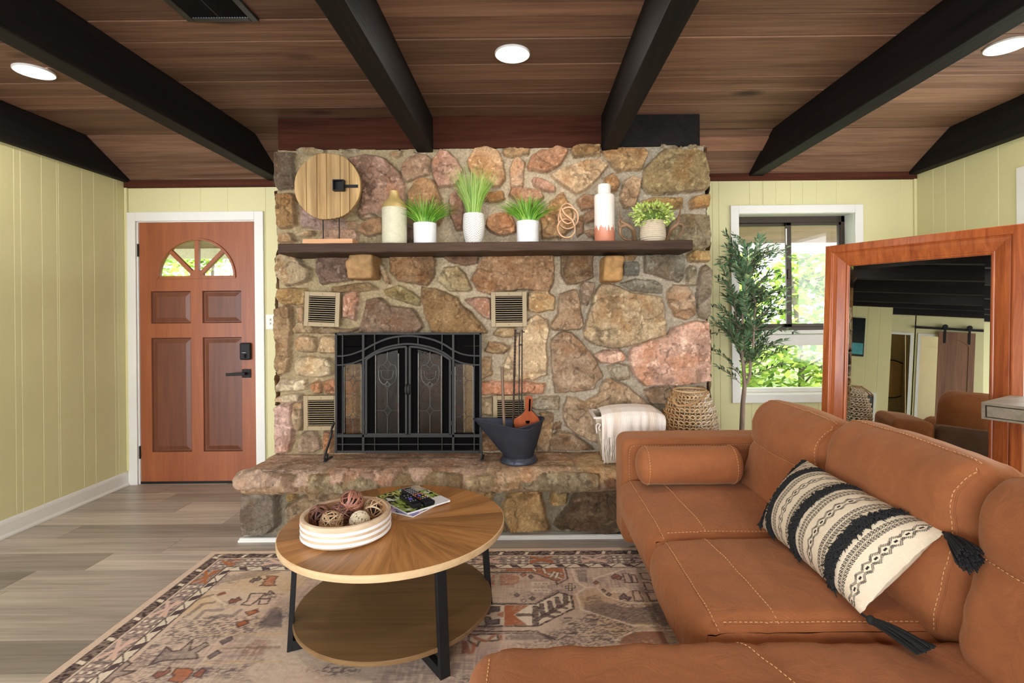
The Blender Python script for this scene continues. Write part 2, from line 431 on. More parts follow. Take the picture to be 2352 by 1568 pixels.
# reveals
for x in (DX0, DX1): mb.add([(x, YB, 0), (x, YB+.1, 0), (x, YB+.1, DZ), (x, YB, DZ)], [(0, 1, 2, 3)])
mb.add([(DX0, YB, DZ), (DX1, YB, DZ), (DX1, YB+.1, DZ), (DX0, YB+.1, DZ)], [(0, 1, 2, 3)])
structure(mb.build('wall_back', M_wall))
mb = MB(); YE = 2.97
mb2 = MB(); ysl = [onx(u, 700, XL).y for u in (49, 132, 190, 217, 270)]
ysl = [YB-.12]+ysl+[2.93, 2.80, 2.62, 2.50]
def lf(y0, y1): grooved(mb, (XL, y0), (XL, y1), 0, ZT, [abs(y-y0) for y in ysl], (1, 0))
lf(YE, YB+.02); mb.add([(XL, YE, 0), (XL, YE, ZT), (XL-.12, YE, ZT), (XL-.12, YE, 0)], [(0, 1, 2, 3)])
mb.add([(XL-.12, YE, 0), (XL-.12, YE, ZT), (XL-.12, YB, ZT), (XL-.12, YB, 0)], [(0, 1, 2, 3)])
structure(mb.build('wall_left', M_wall))
mb = MB(); ysr = [onx(u, 480, XR).y for u in (2144, 2172, 2216, 2294)]
RY0, RY1, RZ0, RZ1 = 2.3, 3.10, .75, 2.10
def rt(y0, y1, z0, z1): grooved(mb, (XR, y0), (XR, y1), z0, z1, [y-y0 for y in ysr], (-1, 0))
rt(RY1, YB+.05, 0, ZT); rt(RY0, RY1, RZ1, ZT); rt(RY0, RY1, 0, RZ0); rt(-3.2, RY0, 0, ZT)
structure(mb.build('wall_right', M_wall))
mb = MB()   # casing of the right-hand window
for a, b in (((XR-.02, RY1, RZ0-.07), (XR, RY1+.075, RZ1+.075)), ((XR-.02, RY0-.075, RZ0-.07), (XR, RY0, RZ1+.075)), ((XR-.02, RY0, RZ1), (XR, RY1, RZ1+.075)), ((XR-.03, RY0, RZ0-.07), (XR, RY1, RZ0))): mb.box(a, b)
for a, b in (((XR, RY1, RZ0), (XR+.12, RY1+.02, RZ1)), ((XR, RY0-.02, RZ0), (XR+.12, RY0, RZ1)), ((XR, RY0, RZ1), (XR+.12, RY1, RZ1+.02)), ((XR, RY0, RZ0-.02), (XR+.12, RY1, RZ0))): mb.box(a, b)
structure(mb.build('window_2', M_white, bevel=0.003))
# --- corner bead, baseboards, quarter rounds ----------------------
def molding(mb, p0, p1, prof, nrm):
    """prof: (out, z) outline extruded from p0 to p1"""
    n = Vector((nrm[0], nrm[1], 0)); P = [Vector((p0[0], p0[1], 0))+n*a+Vector((0, 0, z)) for a, z in prof]
    mb.prism(P, (p1[0]-p0[0], p1[1]-p0[1], 0))
prof = [(0, 0), (.026, 0), (.026, .012), (.016, .022), (.016, .085), (.012, .098), (.006, .105), (0, .108)]
mb = MB(); molding(mb, (XL, YE-.01), (XL, YB), prof, (1, 0)); structure(mb.build('baseboard_left', M_white, bevel=0.002))
mb = MB(); molding(mb, (WX0-.5, YB), (XR, YB), prof, (0, -1)); structure(mb.build('baseboard_back', M_white, bevel=0.002))
mb = MB(); molding(mb, (XR, -3), (XR, YB), prof, (-1, 0)); structure(mb.build('baseboard_right', M_white, bevel=0.002))
mb = MB(); mb.box((XL, YB-.02, .11), (XL+.022, YB, ZB)); mb.box((XR-.022, YB-.02, .11), (XR, YB, ZB)); structure(mb.build('trim_8', M_wall, bevel=0.004))
# --- door --------------------------------------------------------
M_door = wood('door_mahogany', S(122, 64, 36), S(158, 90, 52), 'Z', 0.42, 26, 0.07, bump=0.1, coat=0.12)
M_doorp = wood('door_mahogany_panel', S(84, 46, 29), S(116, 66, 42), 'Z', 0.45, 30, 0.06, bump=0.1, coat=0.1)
yd = YB+.012; td = .044
def dp(u, v): p = at(u, v, yd); return p.x, p.z
x0, x1, z0, z1 = DX0+.014, DX1-.012, .016, DZ-.012
pan = [dp(348, 743)+dp(438, 668), dp(466, 741)+dp(552, 667), dp(350, 1038)+dp(439, 775), dp(468, 1036)+dp(555, 773)]
pxa, pxb = pan[2][0], pan[2][2]; pxc, pxd = pan[3][0], pan[3][2]
zA, zB, zC_, zD = pan[2][1], pan[2][3], pan[0][1], pan[0][3]
pan = [(pxa, zC_, pxb, zD), (pxc, zC_, pxd, zD), (pxa, zA, pxb, zB), (pxc, zA, pxd, zB)]
fcx, fz = dp(452, 637); fr = .305
mb = MB()
F, Bk = yd, yd+td
def pb(a, b, c, e): mb.box((a, F, c), (b, Bk, e))
pb(x0, pxa, z0, fz); pb(pxd, x1, z0, fz); pb(pxa, pxd, z0, zA); pb(pxa, pxd, zB, zC_); pb(pxa, pxd, zD, fz); pb(pxb, pxc, zA, zB); pb(pxb, pxc, zC_, zD)
def arch_plate(mb, cx, z, r, xa, xb, zt, ya, yb, n=40):
    A = [];
    for i in range(n+1):
        t = PI*i/n; dx, dz = math.cos(t), math.sin(t)
        k = min(((xb-cx)/dx if dx > 1e-6 else 1e9), ((xa-cx)/dx if dx < -1e-6 else 1e9), ((zt-z)/dz if dz > 1e-6 else 1e9))
        A.append(((cx+r*dx, z+r*dz), (cx+k*dx, z+k*dz)))
    P = []; Fc = []
    for (a, b) in A: P += [(a[0], ya, a[1]), (b[0], ya, b[1]), (b[0], yb, b[1]), (a[0], yb, a[1])]
    for i in range(n):
        o, q = 4*i, 4*i+4
        for j in range(4): Fc.append((o+j, o+(j+1) % 4, q+(j+1) % 4, q+j))
    mb.add(P, Fc)
# corner-exact outline: add the two top corners as extra rays by splitting at the corner angles
arch_plate(mb, fcx, fz, fr, x0, x1, z1, F, Bk, 64)
door = structure(mb.build('door_1', M_door, smooth=30))
mbf = MB()
mbf.box((x0, F+.0005, z1-.06), (x1, Bk-.0005, z1))
mbf.build('door_rail', M_door, door)
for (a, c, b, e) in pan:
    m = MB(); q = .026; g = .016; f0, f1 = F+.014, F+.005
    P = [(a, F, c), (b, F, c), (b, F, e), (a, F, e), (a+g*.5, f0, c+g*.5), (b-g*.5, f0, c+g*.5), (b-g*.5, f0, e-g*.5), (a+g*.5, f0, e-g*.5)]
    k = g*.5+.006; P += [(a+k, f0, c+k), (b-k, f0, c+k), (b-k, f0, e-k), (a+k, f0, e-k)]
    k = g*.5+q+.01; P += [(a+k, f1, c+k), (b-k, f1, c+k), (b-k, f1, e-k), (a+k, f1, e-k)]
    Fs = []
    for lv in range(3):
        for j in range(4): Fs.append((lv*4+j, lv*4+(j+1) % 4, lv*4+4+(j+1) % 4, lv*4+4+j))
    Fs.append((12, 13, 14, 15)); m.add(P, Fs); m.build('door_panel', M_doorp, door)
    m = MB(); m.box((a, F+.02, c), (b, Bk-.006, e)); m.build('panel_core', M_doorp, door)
m = MB(); m.sweep(arc((fcx, F-.002, fz), fr-.004, 0, PI, 36), [(-.012, -.008), (.012, -.008), (.008, .01), (-.008, .01)], up=(0, -1, 0))
m.bar((fcx-fr, F+.004, fz+.002), (fcx+fr, F+.004, fz+.002), .022, .02, up=(0, -1, 0)); m.build('fanlight_molding', M_door, door, smooth=35)
m = MB()
for t in (45, 90, 135):
    t = math.radians(t); m.bar((fcx+.03*math.cos(t), F+.012, fz+.03*math.sin(t)), (fcx+(fr-.004)*math.cos(t), F+.012, fz+(fr-.004)*math.sin(t)), .032, .03, up=(0, -1, 0))
m.prism([p for p in arc((fcx, F-.003, fz+.008), .055, 0, PI, 12)], (0, .03, 0)); m.build('fanlight_bar', M_door, door, bevel=.003)
m = MB(); m.prism(arc((fcx, F+.022, fz), fr+.003, 0, PI, 32), (0, .004, 0)); m.build('glass', M_pane, door)
hx, hz = dp(566, 806)
m = MB(); m.box((hx-.04, F-.03, hz-.068), (hx+.044, F, hz+.066)); lk = m.build('deadbolt_lock', M_black, door, bevel=.012, seg=3)
m = MB(); m.lathe([(.014, -.002), (.014, .006), (.010, .008)], (0, 0, 0), 20, fn=lambda p, a: Vector((hx+.005+p.x, F-.03-p.z, hz-.035+p.y))); m.box((hx+.001, F-.046, hz-.052), (hx+.009, F-.03, hz-.018)); m.build('thumb_turn', M_black, lk)
m = MB(); m.box((hx-.018, F-.0312, hz-.012), (hx+.012, F-.0305, hz-.009)); m.build('lettering', plain('grey_print', S(170, 170, 170), .5), lk)
hx, hz = dp(567, 857)
m = MB(); m.box((hx-.034, F-.01, hz-.034), (hx+.034, F, hz+.034)); hd = m.build('door_handle', M_black, door, bevel=.003)
m = MB(); m.tube([(hx, F, hz), (hx, F-.045, hz)], .011, 14); m.bar((hx+.012, F-.05, hz), (hx-.135, F-.05, hz-.004), .012, .022, up=(0, 0, 1)); m.build('lever', M_black, hd, bevel=.003)
for v in (575, 1038):
    z = at(317, v, yd).z; m = MB(); m.tube([(x0-.006, F-.006, z-.05), (x0-.006, F-.006, z+.05)], .007, 10); m.box((x0-.016, F-.002, z-.05), (x0-.002, F+.001, z+.05)); m.build('hinge', M_black, door)
m = MB(); m.box((DX0, F-.005, 0), (DX1, Bk, .018)); m.build('threshold', M_black, door)
# casing
mb = MB(); cw = .066
mb.box((DX0-cw, YB-.018, 0), (DX0+.004, YB, DZ+cw)); mb.box((DX1-.004, YB-.018, 0), (DX1+cw, YB, DZ+cw)); mb.box((DX0+.004, YB-.018, DZ-.004), (DX1-.004, YB, DZ+cw))
mb.box((DX0, YB, 0), (DX0+.012, YB+.09, DZ)); mb.box((DX1-.012, YB, 0), (DX1, YB+.09, DZ)); mb.box((DX0, YB, DZ-.012), (DX1, YB+.09, DZ))
structure(mb.build('trim_1', M_white, bevel=.003))
# --- back window -------------------------------------------------
mb = MB(); cw = .064
for a, b in (((WX0-cw, WZ0-cw), (WX0, WZ1+cw)), ((WX1, WZ0-cw), (WX1+cw, WZ1+cw)), ((WX0, WZ1), (WX1, WZ1+cw)), ((WX0, WZ0-cw), (WX1, WZ0))): mb.box((a[0], YB-.02, a[1]), (b[0], YB, b[1]))
yw = YB+.125
for a, b in (((WX0-.01, YB, WZ0-.01), (WX0+.002, yw+.06, WZ1+.01)), ((WX1-.002, YB, WZ0-.01), (WX1+.01, yw+.06, WZ1+.01)), ((WX0, YB, WZ1-.002), (WX1, yw+.06, WZ1+.01)), ((WX0, YB, WZ0-.01), (WX1, yw+.06, WZ0+.002))): mb.box(a, b)
win = structure(mb.build('window_1', M_white, bevel=.003))
zr = at(1860, 757, yw).z; zl = at(1860, 792, yw).z
m = MB(); m.box((WX0, yw-.03, zl), (WX1, yw+.06, zr-.035)); m.box((WX0, yw-.05, zr-.03), (WX1, yw+.06, zr)); m.build('transom_rail', M_white, win, bevel=.003)
m = MB()
for a, b in (((WX0, zr), (WX0+.03, WZ1)), ((WX1-.03, zr), (WX1, WZ1)), ((WX0, WZ1-.05), (WX1, WZ1)), ((WX0, zr), (WX1, zr+.025))): m.box((a[0], yw-.012, a[1]), (b[0], yw+.05, b[1]))
M_brz = plain('bronze_aluminium', S(58, 48, 38), .4, .4)
fr_ = m.build('slider_frame', M_brz, win, bevel=.002)
xm = at(1811, 640, yw).x
for k, (a, b, y) in enumerate(((WX0+.03, xm+.022, yw+.028), (xm-.022, WX1-.03, yw))):
    m = MB(); s_ = .03 if k == 0 else .042
    for q, r in (((a, zr+.025), (a+.02, WZ1-.05)), ((b-s_, zr+.025), (b, WZ1-.05)), ((a, WZ1-.075), (b, WZ1-.05)), ((a, zr+.025), (b, zr+.05))): m.box((q[0], y-.012, q[1]), (r[0], y+.012, r[1]))
    if k: m = MB(); [m.box((q[0], y-.012, q[1]), (r[0], y+.012, r[1])) for q, r in (((a, zr+.025), (a+.042, WZ1-.05)), ((b-.02, zr+.025), (b, WZ1-.05)), ((a, WZ1-.075), (b, WZ1-.05)), ((a, zr+.025), (b, zr+.05)))]
    sa = m.build('sash', M_brz, win, bevel=.002)
    m = MB(); m.box((a+.005, y-.002, zr+.03), (b-.005, y+.002, WZ1-.055)); m.build('pane', M_pane, sa)
    if k:
        m = MB(); z = at(1812, 628, yw).z; m.box((a+.008, y-.03, z-.045), (a+.026, y-.012, z+.035)); m.build('latch', M_brz, sa, bevel=.006)
        m = MB(); m.box((a-.004, y-.016, WZ1-.23), (a+.004, y-.012, WZ1-.1)); m.build('sticker', M_white, sa)
m = MB(); m.box((WX0+.002, yw+.02, WZ0+.03), (WX1-.002, yw+.024, zl)); m.build('pane', M_pane, win)
m = MB(); m.box((WX0, yw-.005, WZ0), (WX1, yw+.05, WZ0+.03)); m.build('sill', M_white, win)
# --- light switch ------------------------------------------------
p = at(622, 739, YB); t_ = thing('light_switch', 'white light switch plate with two toggles beside the wooden door', 'light switch', (p.x, YB, p.z))
m = MB(); m.box((p.x-.036, YB-.006, p.z-.058), (p.x+.036, YB, p.z+.058)); m.build('plate', M_white, t_, bevel=.003)
for q in (-.016, .016):
    m = MB(); m.bar((p.x, YB-.004, p.z+q), (p.x, YB-.02, p.z+q+.006), .008, .012, up=(0, 0, 1)); m.build('toggle', M_white, t_)
# --- recessed lamps and ceiling grille ----------------------------
def downlight(x, y, label):
    t = thing('recessed_light', label, 'ceiling light', (x, y, ZC), 0, 'recessed downlights in the plank ceiling')
    m = MB(); m.lathe([(.0875, .004), (.0875, -.006), (.084, -.009), (.071, -.006), (.070, .0)], (x, y, ZC), 40); m.build('trim_ring', M_white, t, smooth=40)
    m = MB(); m.lathe([(.070, -.0045), (.069, -.0062), (.001, -.0064)], (x, y, ZC), 40); m.build('diffuser', M_lamp, t)
c1 = onz(79, 165.5, ZC-.005); c2 = onz(1177, 125, ZC-.005); c3 = onz(2310, 107, ZC-.005)
downlight(c1.x, c1.y, 'round recessed downlight above the green wall left of the entry door')
downlight(c2.x, c2.y, 'round recessed downlight centred between two beams above the stone fireplace')
downlight(c3.x, c3.y, 'round recessed downlight above the leaning mirror, cut by the frame edge')
for x, y, w in ((-2.6, .3, 'added unseen behind the camera over the left side'), (-.05, .2, 'added unseen behind the camera over the middle bay'), (2.4, .3, 'added unseen behind the camera over the sofa'), (-4.9, 1.0, 'added for light over the side room seen in the mirror')):  # unseen extra downlights, added to light the rest of the room
    downlight(x, y, 'round recessed downlight '+w)
q = [onz(437, 52, ZC-.006), onz(593, 44, ZC-.006)]
gx0, gx1, gy1 = q[0].x, q[1].x, (q[0].y+q[1].y)/2; gy0 = gy1-.36
t = thing('ceiling_vent', 'dark metal return air grille in the plank ceiling', 'vent', ((gx0+gx1)/2, gy1, ZC))
M_gun = plain('gunmetal', S(70, 78, 84), .3, .8, var=.25, ns=14)
m = MB(); b = .032; z0v, z1v = ZC-.012, ZC
for a, e in (((gx0, gy0), (gx0+b, gy1)), ((gx1-b, gy0), (gx1, gy1)), ((gx0+b, gy0), (gx1-b, gy0+b)), ((gx0+b, gy1-b), (gx1-b, gy1))): m.box((a[0], a[1], z0v), (e[0], e[1], z1v))
m.box(((gx0+gx1)/2-.006, gy0+b, z0v+.002), ((gx0+gx1)/2+.006, gy1-b, z1v)); m.build('frame', M_gun, t, bevel=.003)
m = MB(); n = 22
for i in range(n):
    x = gx0+b+(gx1-gx0-2*b)*(i+.5)/n; m.bar((x, gy0+b, ZC-.006), (x, gy1-b, ZC-.006), .0025, .012, up=(.5, 0, 1))
m.build('slats', M_black, t)
m = MB(); m.box((gx0+b, gy0+b, ZC-.0012), (gx1-b, gy1-b, ZC-.0002)); m.build('backing', M_dark, t)
# ================================================================ FIREPLACE
# stone outlines, read on four close views of the stone face: (view origin, outlines, colour, depth)
K = 600/2045.0
VA, VB, VC, VD = (600, 240), (1100, 240), (600, 640), (1080, 640)
ST = []
def st(view, col, *pts, d=.042): ST.append(([(view[0]+x*K, view[1]+y*K) for x, y in pts], col, d))
br, tn, rd, pk, gy, dk, og, pl = (146, 108, 78), (176, 144, 108), (158, 102, 78), (196, 146, 120), (134, 118, 98), (104, 78, 60), (166, 116, 72), (200, 172, 138)
st(VA, (104, 84, 66), (118,385),(248,382),(252,640),(180,650),(130,662),(114,640))
st(VA, (150,108,66), (124,702),(235,694),(262,720),(266,935),(200,955),(150,962),(120,945))
st(VA, (160,142,110), (270,345),(340,338),(400,340),(490,358),(470,380),(300,376), d=.02)
st(VA, (150,128,98), (600,340),(720,335),(760,345),(690,368),(612,370), d=.02)
st(VA, (170,140,104), (1005,372),(1088,365),(1085,398),(1030,408),(1008,395), d=.02)
st(VA, (172,126,102), (690,430),(800,393),(900,402),(980,442),(1080,530),(1108,620),(1122,720),(1110,800),(1000,830),(900,842),(800,860),(750,835),(792,760),(790,600),(740,500))
st(VA, (162,124,96), (1098,480),(1150,418),(1200,378),(1290,398),(1322,430),(1310,540),(1240,560),(1140,598),(1110,570))
st(VA, (182,130,106), (1340,450),(1388,375),(1400,343),(1450,368),(1530,440),(1572,520),(1560,600),(1500,632),(1390,637),(1350,560),(1333,500))
st(VA, (192,142,102), (1618,440),(1680,358),(1750,338),(1850,358),(1892,440),(1902,580),(1860,637),(1720,632),(1640,520))
st(VA, (170,120,80), (1152,680),(1200,600),(1290,578),(1350,600),(1400,720),(1430,850),(1390,935),(1300,960),(1190,920),(1150,800))
st(VA, (156,112,90), (1480,705),(1530,640),(1566,700),(1582,980),(1530,970),(1482,850))
st(VA, og, (1740,690),(1800,680),(1885,680),(1902,740),(1800,762),(1720,742))
st(VA, (172,108,70), (1770,900),(1820,858),(1950,840),(1992,950),(1985,995),(1900,1022),(1850,1020),(1795,992),(1762,950))
st(VA, (152,120,104), (310,800),(380,835),(440,880),(560,900),(640,890),(642,958),(520,968),(380,962),(310,955), d=.03)
st(VA, br, (660,912),(735,905),(738,950),(668,962), d=.025)
st(VA, (150,120,90), (745,858),(870,850),(905,875),(800,902), d=.02)
st(VA, (156,108,72), (775,940),(860,898),(945,885),(950,1000),(835,1022),(764,992))
st(VA, tn, (258,1022),(330,995),(402,990),(405,1018),(290,1032), d=.03)
st(VA, (176,130,104), (455,982),(600,985),(720,974),(752,1020),(740,1066),(460,1066), d=.03)
st(VA, (170,138,102), (140,1015),(215,1010),(262,1066),(140,1075))
st(VA, (120,90,70), (1140,935),(1190,960),(1195,1066),(1140,1066), d=.03)
st(VA, (172,146,112), (115,1190),(160,1164),(270,1176),(322,1260),(385,1292),(372,1370),(280,1402),(180,1418),(120,1350),(106,1280), d=.05)
st(VA, (122,94,76), (432,1200),(470,1176),(690,1172),(700,1372),(580,1382),(470,1397),(424,1290))
st(VA, tn, (928,1250),(962,1268),(1002,1392),(970,1390),(942,1320), d=.03)
st(VA, (136,100,66), (1010,1174),(1352,1174),(1352,1340),(1290,1412),(1190,1402),(1060,1372),(1008,1300))
st(VA, (172,148,108), (1388,1380),(1430,1280),(1540,1268),(1602,1340),(1642,1452),(1590,1462),(1480,1452))
st(VA, (124,88,66), (1420,1174),(1702,1174),(1690,1240),(1600,1252),(1468,1227))
st(VB, (156,112,78), (-58,1372),(38,1178),(575,1178),(590,1260),(575,1400),(548,1457),(300,1442),(80,1477),(0,1452), d=.05)
st(VA, (142,112,76), (550,1432),(700,1410),(830,1398),(907,1440),(800,1458),(556,1464), d=.03)
st(VC, (174,138,90), (128,85),(350,76),(342,170),(310,202),(150,192),(122,150))
st(VC, (148,126,82), (962,90),(1060,58),(1130,78),(1242,160),(1227,202),(1100,172),(978,130))
st(VC, (140,104,66), (1258,68),(1350,78),(1440,108),(1520,148),(1562,200),(1702,330),(1762,418),(1600,440),(1400,440),(1338,415),(1288,290),(1252,170), d=.05)
st(VC, (188,136,112), (640,180),(668,118),(742,113),(752,150),(742,240),(732,322),(700,312),(640,300))
st(VC, (126,98,76), (798,300),(828,168),(930,153),(1002,220),(1180,238),(1232,300),(1262,370),(1200,430),(1100,440),(850,440),(756,418), d=.05)
st(VC, (174,126,102), (1598,160),(1690,148),(1792,158),(1797,312),(1740,292))
st(VC, (158,124,88), (120,240),(200,208),(242,240),(237,330),(227,420),(212,530),(217,630),(200,722),(130,757),(106,700),(116,560),(106,450), d=.045)
st(VC, tn, (280,230),(325,224),(321,330),(280,331), d=.03)
st(VC, (164,132,96), (248,402),(290,348),(370,343),(402,390),(390,422),(260,422))
st(VC, (140,112,82), (415,385),(560,384),(640,400),(745,388),(702,416),(430,422), d=.03)
st(VC, (176,142,104), (253,490),(300,453),(415,464),(422,560),(380,572),(268,560))
st(VC, (182,148,108), (443,562),(480,453),(590,453),(595,570),(460,572))
st(VC, (194,166,128), (262,640),(300,618),(520,622),(552,680),(547,750),(450,762),(300,757),(258,710), d=.05)
st(VC, (200,174,138), (112,840),(150,788),(260,798),(347,793),(347,870),(200,882),(118,882))
st(VC, (180,118,80), (388,830),(430,808),(472,820),(467,892),(398,892))
st(VC, (186,112,76), (488,810),(580,793),(590,895),(500,897))
st(VC, (196,170,136), (108,940),(230,908),(312,913),(300,957),(200,967),(108,962))
st(VC, (198,152,134), (113,1010),(160,983),(230,983),(242,1100),(242,1250),(200,1352),(104,1370),(102,1250),(118,1120), d=.045)
st(VC, (176,144,110), (260,985),(300,963),(327,975),(327,1140),(300,1182),(263,1170),(252,1080))
st(VC, (152,122,96), (284,1290),(320,1213),(400,1188),(442,1250),(464,1332),(380,1360),(296,1356))
st(VC, (170,112,78), (488,1200),(545,1193),(545,1360),(498,1360))
st(VC, tn, (600,640),(740,640),(745,760),(600,765)); st(VC, (190,128,86), (620,790),(740,800),(740,890),(600,890)); st(VC, pl, (600,910),(740,905),(745,1080),(600,1090)); st(VC, br, (600,1110),(745,1100),(745,1330),(600,1340))
st(VC, br, (600,470),(730,465),(735,600),(600,610))
st(VD, (182,146,104), (183,430),(220,388),(342,383),(347,450),(240,452))
st(VD, (158,124,88), (118,562),(150,498),(250,508),(302,540),(262,582),(170,582))
st(VD, (168,140,106), (60,620),(162,618),(162,740),(95,782),(60,782))
st(VD, (208,172,132), (252,710),(330,540),(398,420),(450,330),(520,283),(604,330),(612,400),(592,530),(597,650),(590,750),(500,782),(380,787),(262,787), d=.045)
st(VD, (194,118,86), (60,812),(200,808),(380,803),(500,818),(588,830),(572,892),(400,897),(60,907))
st(VD, (178,150,114), (60,940),(172,938),(176,1060),(60,1060))
st(VD, (164,146,122), (478,962),(560,928),(692,928),(692,1012),(580,1027),(488,1012))
st(VD, (180,148,112), (556,1050),(642,1060),(632,1250),(602,1340),(525,1340),(515,1250),(570,1100))
st(VD, (190,156,112), (458,110),(600,103),(657,150),(652,237),(530,262),(463,242))
st(VD, (170,134,102), (632,380),(690,278),(702,118),(822,83),(852,150),(878,350),(862,392),(720,402),(655,402))
st(VD, (150,122,98), (862,60),(900,22),(967,35),(962,110),(910,202),(878,190))
st(VD, (176,146,110), (896,425),(930,270),(958,170),(1008,70),(1040,38),(1150,58),(1250,108),(1502,148),(1524,300),(1538,440),(1400,473),(1270,522),(1130,543),(980,513),(906,465), d=.055)
st(VD, (136,122,102), (1185,35),(1300,8),(1440,15),(1502,58),(1502,105),(1380,107),(1260,87), d=.035)
st(VD, (182,148,116), (1553,110),(1600,53),(1700,58),(1752,150),(1762,280),(1690,318),(1608,292),(1553,180))
st(VD, (138,118,96), (1785,110),(1818,-80),(1850,-110),(1884,-60),(1884,270),(1850,317),(1793,300))
st(VD, (208,152,128), (1246,580),(1280,542),(1400,487),(1540,457),(1580,398),(1680,357),(1760,337),(1862,345),(1872,600),(1870,800),(1700,822),(1370,833),(1288,762),(1258,680), d=.055)
st(VD, (208,154,130), (978,600),(1040,567),(1160,557),(1212,600),(1202,642),(1100,662),(1018,650))
st(VD, (158,138,112), (1088,690),(1140,668),(1232,688),(1248,780),(1180,792),(1108,772))
st(VD, (158,126,98), (636,650),(640,478),(720,417),(782,428),(852,480),(902,550),(982,640),(1034,760),(990,802),(960,862),(800,883),(668,888),(648,750), d=.05)
st(VD, (172,140,108), (738,1000),(760,928),(830,938),(900,973),(1008,900),(1048,800),(1090,787),(1200,828),(1300,908),(1420,1008),(1490,1090),(1500,1200),(1300,1260),(1000,1280),(932,1262),(850,1222),(760,1152),(733,1080), d=.05)
st(VD, (158,128,100), (1368,880),(1430,858),(1600,838),(1640,900),(1600,972),(1420,977))
st(VD, (162,134,104), (1690,870),(1830,848),(1874,900),(1874,1000),(1740,1002))
st(VD, (146,116,86), (628,1260),(680,1198),(800,1218),(902,1288),(960,1340),(630,1345))
st(VD, br, (650,1142),(702,1130),(704,1172),(650,1174), d=.025); st(VD, (150,112,80), (60,1200),(200,1198),(262,1340),(60,1345))
st(VD, br, (1520,1040),(1700,1030),(1870,1040),(1870,1345),(1560,1345))
st(VB, (184,152,112), (188,350),(260,330),(392,340),(382,380),(260,397),(198,385), d=.025)
st(VB, (176,116,84), (383,470),(420,398),(500,358),(620,323),(692,338),(682,390),(642,460),(520,523),(400,507))
st(VB, (158,122,80), (723,350),(770,318),(947,318),(947,387),(820,397),(748,412))
st(VB, (200,154,120), (248,500),(275,428),(310,408),(357,450),(342,540),(337,642),(258,642), d=.035)
st(VB, (180,136,92), (973,360),(1100,338),(1290,343),(1322,380),(1282,492),(1080,518),(998,400))
st(VB, (198,156,116), (566,550),(650,498),(800,447),(960,427),(1004,480),(940,562),(832,662),(760,693),(680,642),(600,582), d=.055)
st(VB, (190,134,108), (418,590),(440,567),(530,598),(594,640),(592,677),(500,662),(428,622), d=.03)
st(VB, (172,118,88), (233,700),(260,657),(400,657),(470,668),(502,720),(440,772),(400,792),(300,752), d=.05)
st(VB, (158,130,88), (1306,500),(1390,408),(1450,352),(1700,347),(1762,400),(1790,520),(1786,660),(1600,683),(1400,703),(1308,682),(1286,620), d=.055)
st(VB, (160,112,72), (983,580),(1050,537),(1102,600),(1082,662),(1000,692))
st(VB, (182,140,104), (1143,600),(1200,557),(1272,580),(1262,650),(1222,792),(1140,803),(1108,740))
st(VB, (190,140,94), (486,900),(560,757),(650,687),(722,800),(744,950),(640,1040),(500,1040))
st(VB, (160,112,80), (768,750),(830,702),(907,718),(907,802),(800,817))
st(VB, (150,110,80), (828,862),(907,818),(907,902),(838,932), d=.03); st(VB, (150,110,80), (828,1000),(907,976),(907,1045), d=.03)
st(VB, (168,126,74), (1286,750),(1380,732),(1592,738),(1592,802),(1500,812),(1298,792))
st(VB, (172,122,70), (1653,760),(1690,718),(1800,702),(1804,790),(1668,812))
st(VB, (138,118,88), (1480,950),(1540,898),(1600,862),(1802,868),(1804,1110),(1700,1140),(1600,1140),(1480,1060))
st(VB, (168,134,84), (1636,1180),(1680,1148),(1796,1148),(1796,1222),(1656,1222))
st(VB, (128,98,68), (648,1176),(892,1176),(887,1350),(800,1387),(700,1402),(648,1330))
st(VB, (120,112,98), (1128,1235),(1252,1233),(1252,1332),(1138,1332)); st(VB, (122,110,92), (1298,1178),(1606,1178),(1604,1350),(1560,1387),(1400,1332),(1306,1312))
st(VB, (150,130,102), (1633,1300),(1660,1263),(1702,1270),(1707,1412),(1638,1407)); st(VB, (146,130,104), (1430,292),(1600,280),(1590,332),(1440,342), d=.02)
st(VB, (156,138,108), (1640,285),(1760,280),(1775,310),(1660,335), d=.02); st(VB, (150,120,86), (1130,1182),(1240,1180),(1200,1220),(1132,1222), d=.02)
st(VB, (150,112,82), (770,890),(815,860),(820,1000),(770,1030), d=.02)

